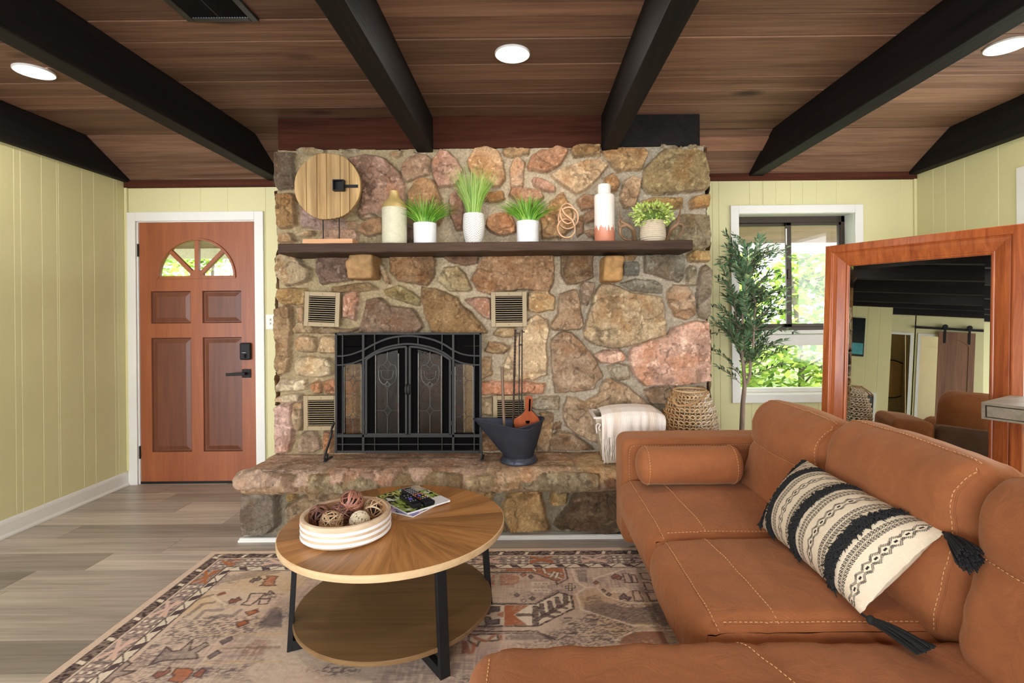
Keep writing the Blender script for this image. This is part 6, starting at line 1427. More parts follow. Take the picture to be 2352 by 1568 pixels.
# the upper one
t1, c1, ex1, ey1 = magazine([(862, 1139), (957, 1115), (1035, 1147), (937, 1179)], z0+.0068, .007, 'green garden magazine on top, under the two remote controls', 0, 17)
fr_c = onz(948, 1186, z0+.005); R2_ = Matrix.Rotation(math.radians(17), 3, 'Z'); ex2, ey2 = R2_ @ ex1, R2_ @ ey1
magazine(None, z0, .005, 'magazine with purple flowers lying underneath the other magazine', 1, 31, (fr_c+ex2*.5-ey2*.5, ex2, ey2))
def lettering(body, parent, c, ex, ey, u, v, size, mat, z, stretch=1.0):
    cu = bpy.data.curves.new('lettering', 'FONT'); cu.body = body; cu.size = size; cu.extrude = .0001; cu.align_x = 'LEFT'
    o = bpy.data.objects.new('lettering', cu); C.objects.link(o); cu.materials.append(mat); X = ex.normalized(); Y = -ey.normalized(); Z = X.cross(Y).normalized()
    p = c+ex*u+ey*v; p.z = z; M_ = Matrix((X, Y, Z)).transposed().to_4x4(); M_.translation = p; M_ = M_ @ Matrix.Diagonal((stretch, 1, 1, 1)); bpy.context.view_layer.update(); me = bpy.data.meshes.new_from_object(o.evaluated_get(bpy.context.evaluated_depsgraph_get())); bpy.data.objects.remove(o); bpy.data.curves.remove(cu); o = bpy.data.objects.new('lettering', me); C.objects.link(o); o.parent = parent; o.matrix_parent_inverse = Matrix.Translation(parent.location).inverted(); o.matrix_basis = M_; return o
M_yel = plain('print_yellow', S(226, 210, 130), .4, var=.02); M_prw = plain('print_white', S(232, 232, 222), .4, var=.02)
ztop = z0+.0068+.0088
lettering('COUNTRY', t1, c1, ex1, ey1, -.47, -.34, .046, M_yel, ztop); lettering('Living', t1, c1, ex1, ey1, -.40, -.10, .060, M_prw, ztop)
def remote(pts, z, th, label, big):
    c, ex, ey = rect_from(pts, z+th); c.z = z; t = thing('remote_control', label, 'remote control', c, 0, 'remote controls on the magazines'); L, W = ex.length, ey.length; X, Y = ex.normalized(), (ey-ex.normalized()*ey.dot(ex.normalized())).normalized()
    W = min(W, .05 if big else .042)
    m = MB(); m.prism([c-X*L/2-Y*W/2, c+X*L/2-Y*W/2, c+X*L/2+Y*W/2, c-X*L/2+Y*W/2], (0, 0, th)); m.build('case', plain('remote_plastic', S(26, 27, 32), .4, var=.1, spec=.25), t, bevel=.004, seg=3)
    def bt(u, v, a, b, mat, nm='button'):
        m = MB(); q = c+X*(u*L)+Y*(v*W)+Vector((0, 0, th-.0005)); m.prism([q-X*a-Y*b, q+X*a-Y*b, q+X*a+Y*b, q-X*a+Y*b], (0, 0, .0022)); m.build(nm, mat, t, bevel=.0008)
    G, Rr, O, Pp, Gn, Ye = [plain('key_'+n, S(*k), .5, var=.03) for n, k in (('grey', (150, 152, 154)), ('red', (190, 60, 44)), ('orange', (220, 140, 110)), ('purple', (112, 96, 214)), ('green', (72, 150, 96)), ('yellow', (224, 206, 84)))]
    if big:
        bt(-.45, -.3, .004, .003, Rr)
        for i in range(4):
            for j in range(4): bt(-.38+i*.085, -.33+j*.22, .0045, .0032, G)
        for j in range(4): bt(-.03, -.36+j*.24, .0042, .0036, O)
        bt(.07, 0, .0075, .006, Pp); bt(.05, -.36, .004, .003, O); bt(.05, .36, .004, .003, O)
        for j, q in enumerate((Rr, Gn, Ye, O)): bt(.17, -.36+j*.24, .0045, .0032, q)
        for j in range(4): bt(.25, -.36+j*.24, .0042, .003, G if j else Rr)
    else:
        bt(-.3, -.2, .004, .003, G); bt(-.3, .2, .004, .003, G); bt(.02, 0, .010, .008, Pp)
        for j in (-.28, 0, .28): bt(-.13, j, .003, .0028, G); bt(.2, j, .0028, .0026, G)
zc = ztop+.0006
remote([(922, 1124), (976, 1156), (1000, 1147), (942, 1117)], zc, .016, 'long remote control with many coloured keys on the upper magazine', True)
remote([(917, 1137), (948, 1163), (969, 1151), (936, 1130)], zc, .018, 'short streaming remote with purple keypad in front of the long remote', False)
# ================================================================ RUG
RX0, RX1, RYa, RYb, RZ_ = -1.752, 1.22, .55, 2.846, .0085
V1, V2, V3 = (1060, 1240, 520/2352), (360, 1240, 340/2352), (80, 1400, 580/2352)
def rp(view, pts): 
    o = []
    for x, y in pts:
        p = onz(view[0]+x*view[2], view[1]+y*view[2], RZ_); o.append((p.x, p.y))
    return o
yv = np.concatenate([np.arange(RYa, 1.78, .014), np.arange(1.78, RYb+.001, .0036)]); xv = np.arange(RX0, RX1, .0042)
RXg, RYg = np.meshgrid(xv, yv)
wx = RXg+(fbm(RXg*60, RYg*60, 2, 3)-.5)*.006; wy = RYg+(fbm(RXg*60+9, RYg*60, 2, 5)-.5)*.006
hat = vnoise(RXg*22, RYg*230, 7)*.5+vnoise(RXg*160, RYg*18, 9)*.5; hat2 = vnoise(RXg*70+RYg*110, RYg*240-RXg*60, 12)
cream = S3((206, 184, 160)); mauve = S3((146, 124, 120)); dark = S3((70, 56, 56)); gold = S3((206, 172, 124)); rust = S3((168, 98, 62)); red = S3((140, 78, 62)); pale = S3((222, 206, 182)); pink = S3((208, 176, 156)); slate = S3((92, 82, 86))
def mixc(c, k, col): k = np.clip(k, 0, 1)[..., None]; return c*(1-k)+col*k
RC = np.broadcast_to(cream, RXg.shape+(3,)).copy()
RC = mixc(RC, .75*sstep(.42, .72, fbm(RXg*3.1, RYg*4.2, 4, 21))*sstep(.25, .75, hat), mauve)
RC = mixc(RC, .55*sstep(.55, .75, fbm(RXg*2.2+4, RYg*2.6, 3, 33)), gold); RC = mixc(RC, .35*sstep(.5, .7, fbm(RXg*5+4, RYg*6, 3, 43)), pink)
scr = sstep(.50, .66, fbm(RXg*5.5+20, RYg*8, 4, 51))*sstep(.42, .62, hat2)
fld = (RYg < 2.60) & (RXg > -1.50)
RC = np.where(fld[..., None], mixc(RC, scr*.75, slate), RC)
def fill(pts, col, k=.9, wear=.45):
    d = poly_sd(wx, wy, pts); m = sstep(-.002, .003, d)*k; m = m*(1-wear*sstep(.5, .75, hat2)*sstep(.3, .6, fbm(RXg*20, RYg*20, 3, 8))); global RC; RC = mixc(RC, m, col)
def line(pts, w, col, k=.85, closed=False):
    global RC; P = list(pts)+([pts[0]] if closed else []); d = np.full(RXg.shape, 9.)
    for (x0, y0), (x1, y1) in zip(P[:-1], P[1:]):
        ex, ey = x1-x0, y1-y0; L = ex*ex+ey*ey+1e-12; t = np.clip(((wx-x0)*ex+(wy-y0)*ey)/L, 0, 1); d = np.minimum(d, np.hypot(wx-x0-t*ex, wy-y0-t*ey))
    m = sstep(w*.5+.0018, w*.5-.0012, d)*k*(1-.5*sstep(.55, .8, hat2)); RC = mixc(RC, m, col)
def shape(view, pts, col, k=.9, ow=.007, oc=None, wear=.4):
    P = rp(view, pts); fill(P, col, k, wear)
    if ow: line(P, ow, dark if oc is None else oc, .85, True)
# --- field motifs on the right-hand side
LG = [(150,665),(770,665),(1010,540),(1140,580),(1166,710),(790,893),(120,893)]
fill(rp(V1, LG), pale, .75); shape(V1, [(445,675),(705,675),(545,775),(690,885),(445,885)], rust, .95, 0); fill(rp(V1, [(545,775),(705,672),(1035,552),(1125,590),(1142,690),(770,872),(690,885)]), pale, .95, .1)
line(rp(V1, LG), .010, dark, .9, True); line(rp(V1, [(100,655),(765,655),(1000,522),(1010,545)]), .006, dark, .6)
G2 = S3((120, 100, 92))
for a, w in (([(585,775),(760,775)], .022), ([(770,868),(772,700)], .03), ([(780,830),(1110,640)], .022), ([(850,790),(830,668)], .024), ([(935,740),(915,640)], .024), ([(1015,690),(990,600)], .024), ([(1085,655),(1080,572)], .024), ([(850,780),(955,795)], .018), ([(925,740),(1015,748)], .018), ([(1000,695),(1090,705)], .018)):
    P = rp(V1, a); line(P, w, dark, .9); line(P, w*.55, G2, .95)
UL = [(160,330),(740,335),(985,420),(1000,455),(1100,395),(1075,290),(170,285)]
fill(rp(V1, [(455,285),(1050,290),(1075,390),(1005,430),(740,325),(455,322)]), rust, .92); line(rp(V1, [(150,332),(740,337),(985,425),(990,460),(1105,400),(1075,288)]), .010, dark, .85)
for a in ([(740,288),(770,318)], [(850,290),(870,340),(930,350)], [(900,350),(1040,400)], [(930,380),(960,330),(1040,350)], [(980,390),(1000,340)]): line(rp(V1, a), .020, dark, .8); line(rp(V1, a), .012, pale, .95)
for pts in ([(250,690),(395,690),(395,740),(300,745),(290,770),(240,770)], [(250,880),(390,870),(390,815),(320,830),(290,800),(240,800)]): shape(V1, pts, slate, .9)
shape(V1, [(370,762),(440,740),(440,800),(370,788)], rust, .8, 0)
for c in ((1130,487),): 
    for dx, dy in ((0,-24),(0,24),(-34,0),(34,0)): shape(V1, [(c[0]+dx-14,c[1]+dy-12),(c[0]+dx+14,c[1]+dy-12),(c[0]+dx+14,c[1]+dy+12),(c[0]+dx-14,c[1]+dy+12)], pale, .95, .006)
    fill(rp(V1, [(1115,478),(1145,478),(1145,498),(1115,498)]), gold)
shape(V1, [(1560,375),(1600,350),(1640,365),(1672,380),(1640,412),(1600,400),(1575,405)], red, .9); shape(V1, [(1640,585),(1690,555),(1720,590),(1765,590),(1730,630),(1690,605),(1650,615)], slate, .9)
for (x, y), c in (((1400,440), red), ((1470,525), slate), ((720,380), slate), ((735,605), slate), ((640,360), rust), ((650,628), pink), ((575,570), slate), ((1530,565), slate)): shape(V1, [(x-30,y),(x,y-22),(x+30,y),(x,y+22)], c, .8, .004)
for pts in ([(1680,345),(1730,345),(1770,440),(1700,440)], [(1760,360),(1800,360),(1830,440),(1780,440)], [(1780,525),(1840,525),(1890,630),(1800,630)], [(1850,345),(1950,345),(1980,420),(1880,400)], [(1890,440),(1960,440),(2020,520),(1920,520)], [(1920,540),(2010,540),(2090,630),(1960,630)]): shape(V1, pts, pink, .5, .008)
fill(rp(V1, [(400,355),(520,350),(600,380),(600,440),(520,470),(400,470)]), rust, .6, .8)
for i in range(4): line(rp(V1, [(1560+i*45,500),(1600+i*45,520),(1560+i*45,545)]), .012, pale, .9)
line(rp(V1, [(260,375),(300,415),(255,460)]), .014, gold, .8); line(rp(V1, [(330,370),(300,415),(335,460)]), .012, rust, .7)
fill(rp(V1, [(720,430),(920,430),(920,470),(720,470)]), pale, .8); fill(rp(V1, [(720,500),(910,500),(940,520),(910,545),(720,545)]), pale, .7)
for x in (760, 800, 840, 870): fill(rp(V1, [(x,447),(x+22,447),(x+22,460),(x,460)]), slate, .7); fill(rp(V1, [(x,518),(x+22,518),(x+22,530),(x,530)]), slate, .7)
for P in ([(1150,300),(1190,430),(1290,490),(1400,490),(1500,580),(1740,655),(2200,655)], [(1190,560),(1290,490)], [(1195,560),(1245,720),(1800,890),(2200,890)], [(1600,1040),(1800,940),(2200,935)], [(1370,400),(1560,340),(1680,300)]): line(rp(V1, P), .011, pale, .85)
fill(rp(V1, [(1260,600),(1420,560),(1480,640),(1700,700),(2000,690),(2050,860),(1800,870),(1500,800),(1280,720)]), slate, .55, .9); fill(rp(V1, [(1180,310),(1300,300),(1310,440),(1220,430)]), slate, .5, .9)
fill(rp(V1, [(1660,1015),(1800,948),(2090,945),(2150,1080),(1640,1080)]), S3((150, 96, 70)), .8, .8); fill(rp(V1, [(1970,650),(2140,650),(2240,900),(2080,900)]), S3((88, 76, 78)), .6, .5)
for x, y in ((1110,810),(1150,870),(1170,965),(1350,780),(1380,830),(1430,1000),(1650,875),(1660,950),(1480,1030)): fill(rp(V1, [(x-45,y-9),(x+45,y-9),(x+45,y+9),(x-45,y+9)]), dark, .7, .5)
fill(rp(V1, [(450,965),(780,960),(940,1030),(450,1040)]), slate, .55, .9); line(rp(V1, [(60,950),(780,945),(970,1030)]), .009, dark, .85); line(rp(V1, [(60,975),(780,962),(940,1030)]), .007, dark, .7)
shape(V1, [(80,985),(370,975),(385,1040),(180,1050),(160,1100),(75,1040)], pale, .8, .009); line(rp(V1, [(110,990),(170,1030),(260,1045),(345,985)]), .016, rust, .8); fill(rp(V1, [(395,985),(425,985),(425,1040),(395,1040)]), rust); fill(rp(V1, [(0,1040),(60,1040),(100,1180),(0,1180)]), red, .8); fill(rp(V1, [(110,1060),(160,1060),(130,1180),(90,1180)]), rust, .8)
# --- field motifs on the left
for pts, c in (([(1440,1150),(1600,1085),(1622,1140),(1465,1205)], rust), ([(1262,1345),(1440,1262),(1462,1318),(1300,1390)], rust), ([(960,860),(1080,815),(1095,850),(975,890)], red)): shape(V2, pts, c, .9, .003)
shape(V2, [(1480,650),(1540,600),(1590,615),(1630,575),(1665,610),(1610,650),(1560,645),(1520,680)], slate, .85); shape(V2, [(1140,970),(1200,930),(1250,945),(1300,900),(1350,945),(1280,975),(1220,990),(1160,1015)], red, .9)
shape(V2, [(1740,565),(1930,570),(1900,600),(1860,690),(1900,725),(1640,720),(1700,690),(1660,670),(1730,650),(1700,620),(1770,610)], rust, .85); shape(V2, [(1490,850),(1720,845),(1690,880),(1500,1030),(1340,1025),(1440,960)], pink, .5, .009); shape(V2, [(1640,930),(1800,930),(1760,1010),(1620,1020)], pink, .4, .009); shape(V2, [(1730,880),(1800,800),(1870,850)], slate, .6, .007)
for P in ([(420,1130),(640,940),(880,870)], [(520,1180),(740,1010),(900,990)], [(620,1250),(760,1120),(1040,1110)], [(850,1230),(1010,1190),(1200,1210),(1330,1110)], [(780,1340),(950,1230)]): line(rp(V2, P), .020, slate, .6)
line(rp(V2, [(820,720),(900,790),(1160,790)]), .010, pale, .7); line(rp(V2, [(880,890),(1110,1030)]), .010, pale, .7); line(rp(V2, [(1100,1055),(2000,1050)]), .008, gold, .7); line(rp(V2, [(870,660),(960,560),(1080,470)]), .008, pale, .5)
fill(rp(V2, [(880,660),(980,560),(1700,480),(1960,480),(1960,520),(1480,600),(1000,690),(930,750)]), slate, .45, .95); fill(rp(V2, [(1600,1330),(1800,1090),(1990,1080),(2000,1384),(1650,1384)]), slate, .5, .95)
for pts, c in (([(1725,290),(1830,245),(1845,275),(1745,325)], slate), ([(1605,435),(1700,375),(1730,400),(1625,460)], slate), ([(1100,610),(1150,575),(1210,575),(1250,535),(1265,575),(1200,610),(1130,640)], red), ([(1320,545),(1440,540),(1480,570),(1420,640),(1360,681),(1240,660),(1300,610),(1270,600)], rust), ([(1470,610),(1560,545),(1600,560),(1540,630)], red), ([(1960,20),(2060,0),(2080,20),(1990,55)], rust), ([(1870,130),(1960,95),(1985,120),(1890,160)], rust)): shape(V3, pts, c, .85, .005)
shape(V3, [(1060,520),(1230,345),(1280,385),(1350,380),(1470,280),(1440,380),(1590,300),(1620,330),(1500,400),(1520,450),(1200,470)], slate, .45, .008); shape(V3, [(640,640),(860,475),(900,500),(800,570),(930,570),(860,600),(740,630),(700,681),(640,681)], slate, .45, .008)
for P in ([(1680,350),(2300,350)], [(1560,230),(2300,225)], [(1600,490),(2300,480)]): line(rp(V3, P), .007, gold, .7)
fill(rp(V3, [(2080,150),(2200,20),(2300,20),(2300,160)]), slate, .55, .95); fill(rp(V3, [(1980,330),(2050,270),(2200,280),(2120,420),(1900,430)]), red, .4, .95); fill(rp(V3, [(1720,350),(2290,335),(2290,360),(1720,365)]), slate, .5, .8)
# random small devices on the part nobody can trace
rg = random.Random(77)
for i in range(60):
    x, y = rg.uniform(-1.4, 1.1), rg.uniform(.8, 1.8); s = rg.uniform(.02, .05); P = [(x-s, y), (x-s*.3, y+s*.6), (x+s, y+s*.4), (x+s*.5, y-s*.5)]; fill(P, rg.choice([rust, slate, red, pale, slate]), .8)
# --- border: bands measured from the far and left edges
dE = np.minimum(np.minimum(RYb-RYg, RXg-RX0), RX1-RXg); far = (RYb-RYg) <= dE+1e-6; run = np.where(far, RXg, RYg)
ed = dE+(fbm(RXg*50, RYg*50, 2, 2)-.5)*.004
inb = ed < .232; base = mixc(np.broadcast_to(cream, RC.shape), .35*hat, pink); RC = np.where(inb[..., None], base, RC)
b1 = (ed > .040) & (ed < .090); RC = np.where(b1[..., None], mixc(RC, .65+.35*sstep(.35, .6, hat2), dark), RC); ds = (((run+ed*.35)*7.2) % 1 < .13) & (ed > .05) & (ed < .082); RC = np.where(ds[..., None], pale, RC)
b2 = (ed > .098) & (ed < .178); kk = sstep(.40, .62, hat2)*.8; RC = np.where(b2[..., None], mixc(mixc(RC, .5, mauve), kk, slate), RC)
ph = (run*3.6) % 1; sq = b2 & (ph > .55) & (np.abs(((ph-.55)*7.5) % 1-.5) < .22) & (np.abs(((ed-.098)*32) % 1-.5) < .24); RC = np.where(sq[..., None], pale, RC)
zz = b2 & (ph < .45) & ((np.abs((ed-.138)-(ph-.22)*.16) < .010) | (np.abs((ed-.138)+(ph-.22)*.16) < .009) | (np.abs(ed-.150) < .008)); alt = (np.floor(run*3.6) % 3 == 0); RC = np.where(zz[..., None], np.where(alt[..., None], rust*.9+gold*.1, pink*1.05), RC)
for a, w in ((.184, .008), (.229, .007), (.094, .003)): RC = mixc(RC, sstep(w*.5+.002, w*.5-.001, np.abs(ed-a))*(.85 if w > .004 else .5)*(dE < .24), dark if w > .004 else pale)
b3 = (ed > .188) & (ed < .226); t3 = (run*8.6) % 1; u3 = (ed-.188)/.038; RC = np.where(b3[..., None], pale*.97, RC)
tr = b3 & (t3 > .08+.22*u3) & (t3 < .44+.22*u3) & (u3 > .08) & (u3 < .92); RC = np.where(tr[..., None], mixc(np.broadcast_to(dark*1.15, RC.shape), .3*hat2, mauve), RC)
ln = b3 & (np.abs(t3-(.98-.42*u3)) < .035); RC = np.where(ln[..., None], dark, RC)
RC = RC*1.18*(.92+.16*fbm(RXg*150, RYg*150, 2, 90))[..., None]
zr_ = RZ_+.0015*(fbm(RXg*60, RYg*60, 2, 4)-.5)-.0065*sstep(.006, 0, dE)
M_rug = vcol('printed_rug', .95, .07, 260, .35, 600, .002, spec=.15)
rug = link('area_rug', grid_mesh('area_rug', np.stack([RXg, RYg, zr_], -1), RC), M_rug)
props(rug, 'faded tan and grey patterned area rug with rust motifs under the coffee table', 'rug')
# ================================================================ TREE, MIRROR, DESK AND WHAT THE MIRROR SHOWS
# --- faux olive tree ---------------------------------------------------
YT = 3.62
def tp(u, v, dy=0): p = at(u, v, YT+dy); return p
t = thing('olive_tree', 'slim artificial olive tree in front of the back window', 'tree', tp(1702, 1120))
M_trk = wood('olive_bark', S(118, 98, 82), S(160, 140, 122), 'Z', .8, 40, .2, bump=.6)
base = tp(1701, 1150); base.z = .30
trunk = spline([base, tp(1699, 1060), tp(1704, 985), tp(1706, 930), tp(1710, 880), tp(1706, 820), tp(1704, 760), tp(1709, 700), tp(1716, 640), tp(1720, 600)], 8)
br2 = spline([tp(1711, 888), tp(1722, 862, -.02), tp(1724, 830, -.04), tp(1730, 790, -.05), tp(1732, 745, -.06), tp(1736, 690, -.05)], 6); br3 = spline([tp(1707, 840), tp(1698, 800, .04), tp(1692, 750, .07), tp(1688, 700, .06)], 6)
m = MB()
m.tube(trunk, list(np.interp(np.linspace(0, 1, len(trunk)), [0, .4, 1], [.021, .015, .004])), 9); m.tube(br2, list(np.linspace(.012, .004, len(br2))), 8); m.tube(br3, list(np.linspace(.009, .003, len(br3))), 8)
m.build('trunk', M_trk, t, smooth=180)
M_olv = grass_mat('olive_leaves', S(50, 76, 46), S(98, 132, 94), S(164, 180, 126)); rg = random.Random(15); m = MB(); tw = MB(); olives = []
src = trunk[int(len(trunk)*.52):]*2+br2[8:]+br3[6:]
def leaf(p, d, n, L, W, tone):
    s = d.cross(n).normalized(); m.ct = tone; q = p+d*L*.5+n*L*.04; m.add([p, q+s*W, p+d*L-n*L*.05, q-s*W, q-n*W*.25], [(0, 1, 4), (1, 2, 4), (2, 3, 4), (3, 0, 4)])
def twig(p0, d, L, sag, dens=.0175):
    pts = []; 
    for s in range(9): u = s/8; pts.append(p0+d*L*u+Vector((0, 0, L*(.22*u-sag*u*u)))+Vector((.012*math.sin(u*5+L*40), .012*math.cos(u*4+L*30), 0))*u)
    tw.tube(pts, [.0026*(1-.65*i/8) for i in range(9)], 5); n = int(L/dens)
    for i in range(2, n+1):
        u = i/n; k = min(7, int(u*8)); f = u*8-k; p = pts[k].lerp(pts[k+1], min(1, f)); dd = (pts[k+1]-pts[k]).normalized(); side = dd.cross(Vector((0, 0, 1))).normalized(); up = side.cross(dd)
        for sg in (-1, 1):
            a = rg.uniform(-.7, .7); sd = side*math.cos(a)+up*math.sin(a); ld = (dd*rg.uniform(.55, 1.0)+sd*sg*rg.uniform(.5, .9)+Vector((0, 0, rg.uniform(-.15, .35)))).normalized(); leaf(p, ld, up, rg.uniform(.042, .070), rg.uniform(.0072, .0108), min(1, max(0, rg.gauss(.42, .22))))
    leaf(pts[-1], (pts[-1]-pts[-2]).normalized(), Vector((0, 1, 0)), .05, .006, .6); return pts
for i in range(96):
    p0 = src[rg.randrange(len(src))]; a = rg.uniform(0, 2*PI); e = rg.uniform(.25, 1.15); d = Vector((math.cos(a)*math.cos(e), math.sin(a)*math.cos(e)*.8, math.sin(e))); h = (p0.z-tp(1706, 870).z)/(tp(1706, 600).z-tp(1706, 870).z); L = rg.uniform(.18, .38)*(1-.35*max(0, h-.5))
    if p0.y+d.y*L > 3.93: d.y *= -.5
    if p0.x+d.x*L < 1.33: d.x *= -.6
    pts = twig(p0, d, L, rg.uniform(.1, .45))
    if i % 4 == 0: olives.append(pts[-2]+Vector((rg.uniform(-.01, .01), 0, -.012)))
for uv0, uv1 in (((1700, 880), (1648, 842)), ((1703, 868), (1640, 800)), ((1712, 872), (1800, 838)), ((1718, 850), (1812, 800)), ((1704, 760), (1642, 700)), ((1716, 760), (1826, 762)), ((1712, 700), (1802, 680)), ((1700, 700), (1648, 640)), ((1718, 640), (1714, 566)), ((1714, 650), (1748, 585)), ((1706, 660), (1690, 590)), ((1712, 720), (1820, 720)), ((1704, 790), (1636, 745)), ((1720, 680), (1786, 640))):
    p, q = tp(*uv0), tp(*uv1, rg.uniform(-.14, .12)); d = q-p; L = d.length; d.normalize(); pts = twig(p, d, L, .22, .016); olives.append(pts[-1]+Vector((0, 0, -.008)))
tw.build('twigs', M_trk, t, smooth=180); m.build('foliage', M_olv, t, tone=True)
M_ol = plain('black_olive', S(34, 30, 34), .35, var=.3, ns=30)
for p in olives[:34]:
    mm = MB(); mm.ball(p, (.0065, .0065, .0095), 10); mm.build('olive', M_ol, t, smooth=180)
m = MB(); m.lathe([(.001, 0), (.10, 0), (.13, .26), (.135, .30), (.12, .30), (.118, .27), (.001, .27)], (base.x, base.y, .0), 36); m.build('pot', plain('black_pot', S(32, 31, 30), .5), t, smooth=40)
# --- leaning mirror ------------------------------------------------------
MA, ML = math.radians(31), math.radians(3.6); P0 = Vector((1.94, 3.3, 1.715)); Wm = .95
ex = Vector((math.sin(MA), -math.cos(MA), 0)); nh = Vector((-math.cos(MA), -math.sin(MA), 0)); n_ = (nh*math.cos(ML)+Vector((0, 0, math.sin(ML)))).normalized(); ey = -(n_.cross(ex)).normalized()
if ey.z < 0: ey = -ey
Hm = P0.z/ey.z-.002
t = thing('floor_mirror', 'tall floor mirror in a reddish pine frame leaning in the corner behind the sofa', 'mirror', P0-ey*Hm)
def loop(w, h): return [P0+ex*a-ey*b+n_*h for a, b in ((w, w), (Wm-w, w), (Wm-w, Hm-w), (w, Hm-w))]
M_pine = wood('red_pine', S(126, 56, 26), S(176, 92, 50), 'Z', .32, 26, .06, knots=0, coat=.25, bump=.05)
def frame_wood():
    q = NT('red_pine_frame'); v = q.coord((1, 1, .06)); n1 = q.noise(v, 30, 5, .6, .8); v2 = q.coord(); vo = q.n('ShaderNodeTexVoronoi'); vo.inputs['Scale'].default_value = 3.1; q.l(v2, vo.inputs['Vector'])
    k = q.ramp(vo.outputs['Distance'], [(.035, (1, 1, 1, 1)), (.075, (0, 0, 0, 1))]); c = q.ramp(n1, [(.3, S(138, 64, 28)), (.7, S(194, 106, 54))]); q.col(q.mix(k, c, S(62, 24, 12))); q.set(Roughness=.3); q.b.inputs['Coat Weight'].default_value = .25; q.b.inputs['Coat Roughness'].default_value = .2; return q.m
M_frame = frame_wood()
prof = [(0, -.012), (0, .030), (.004, .034), (.040, .036), (.046, .034), (.048, .027), (.052, .025), (.056, .028), (.075, .026), (.100, .017), (.118, .011), (.122, .013), (.128, .013), (.132, .010), (.136, .004), (.136, -.006)]
m = MB(); V = []
for w, h in prof: V += loop(w, h)
F = []
for i in range(len(prof)-1):
    for j in range(4): F.append((i*4+j, i*4+(j+1) % 4, (i+1)*4+(j+1) % 4, (i+1)*4+j))
m.add(V, F); m.build('frame', M_frame, t)
M_mir = NT('silvered_glass'); M_mir.set(Base_Color=(.66, .67, .64, 1), Metallic=1.0, Roughness=.0); M_mir = M_mir.m
m = MB(); L0, L1, L2 = loop(.134, .0), loop(.136, .001), loop(.160, .0025); m.add(L2, [(3, 2, 1, 0)]); gl = m.build('glass', M_mir, t)
m = MB(); m.add(L1+L2, [(j, (j+1) % 4, 4+(j+1) % 4, 4+j) for j in range(4)]); m.build('bevelled_edge', M_mir, t)
m = MB(); m.prism(loop(.004, -.012), n_*-.012); m.build('back_board', M_hw, t)
# --- desk in front of the mirror's right half ---------------------------------
D0 = Vector((2.03, 2.3, 0)); dx = ex.copy(); dn = -nh; zt = .889; t = thing('writing_desk', 'grey oak desk with slim drawers and slanted dark legs, cut by the frame edge', 'desk', D0)
M_gok = wood('grey_oak', S(112, 100, 84), S(158, 146, 126), 'X', .5, 40, .08, bump=.1); M_grn = plain('dark_green_metal', S(34, 62, 56), .4, .3)
def dbox(m, a0, a1, b0, b1, z0, z1): P = [D0+dx*a+dn*b+Vector((0, 0, z)) for z in (z0, z1) for a, b in ((a0, b0), (a1, b0), (a1, b1), (a0, b1))]; m.add(P, [(0, 3, 2, 1), (4, 5, 6, 7), (0, 1, 5, 4), (1, 2, 6, 5), (2, 3, 7, 6), (3, 0, 4, 7)])
m = MB(); dbox(m, 0, 1.0, 0, .36, zt-.012, zt); m.build('desktop', M_gok, t, bevel=.001)
m = MB(); dbox(m, .0, .012, .0, .35, zt-.075, zt-.012); dbox(m, .988, 1.0, .0, .35, zt-.075, zt-.012); dbox(m, .012, .988, 0, .35, zt-.075, zt-.066); dbox(m, .012, .988, .34, .35, zt-.066, zt-.012); dbox(m, .49, .51, 0, .34, zt-.066, zt-.012); m.build('case', M_gok, t, bevel=.001)
for a0, a1 in ((.018, .485), (.515, .982)):
    m = MB(); dbox(m, a0, a1, .004, .018, zt-.063, zt-.016); d_ = m.build('drawer', M_gok, t, bevel=.001)
    m = MB(); c = (a0+a1)/2
    P = [D0+dx*a+dn*.003+Vector((0, 0, zt-.016+z)) for a, z in [(c-.075, 0), (c-.055, -.012), (c-.03, -.018), (c+.03, -.018), (c+.055, -.012), (c+.075, 0)]]; m.prism(P, dn*.002); m.build('finger_pull', M_dark, d_)
for a, ab in ((.20, .08), (.80, .92)):
    for b, bb in ((.05, .01), (.30, .35)):
        m = MB(); m.bar(D0+dx*a+dn*b+Vector((0, 0, zt-.076)), D0+dx*ab+dn*bb+Vector((0, 0, .001)), .03, .018); m.build('leg', M_grn, t)
# --- what stands across the room, seen only in the mirror ------------------------
m = MB(); XF = -8.0
def far(y0, y1, z0, z1): m.add([(XF, y0, z0), (XF, y1, z0), (XF, y1, z1), (XF, y0, z1)], [(0, 1, 2, 3)])
far(-3, .36, 0, 2.7); far(.36, 1.15, 1.97, 2.7); far(1.15, 1.33, 0, 2.7); far(1.33, 2.05, 1.97, 2.7); far(2.05, 4.1, 0, 2.7); structure(m.build('wall_far', M_wall))
m = MB()
for y0, y1 in ((.36, 1.15), (1.33, 2.05)):
    m.box((XF, y0-.05, 0), (XF+.02, y0, 2.02)); m.box((XF, y1, 0), (XF+.02, y1+.05, 2.02)); m.box((XF, y0, 1.97), (XF+.02, y1, 2.02))
structure(m.build('trim_3', M_white))
m = MB(); m.box((-9.0, .2, 0), (-8.95, 1.25, 2.6)); [m.box((-8.95, .2, .2+i*.2), (-8.945, 1.25, .203+i*.2)) for i in range(12)]; structure(m.build('wall_side', M_white))
m = MB(); m.box((-9.3, 1.25, 0), (-9.25, 4, 2.6)); m.box((-9.3, 1.24, 0), (-8.0, 1.26, 2.6)); structure(m.build('wall_hall', plain('hall_paint', S(190, 168, 120), .6)))
t = thing('barn_door', 'brown arched panel sliding barn door on a black rail, seen in the mirror', 'door', (XF+.06, .56, .02))
M_barn = wood('barn_door_wood', S(104, 68, 46), S(142, 100, 72), 'Z', .5, 30, .06)
y0, y1, x = .26, .86, XF+.05
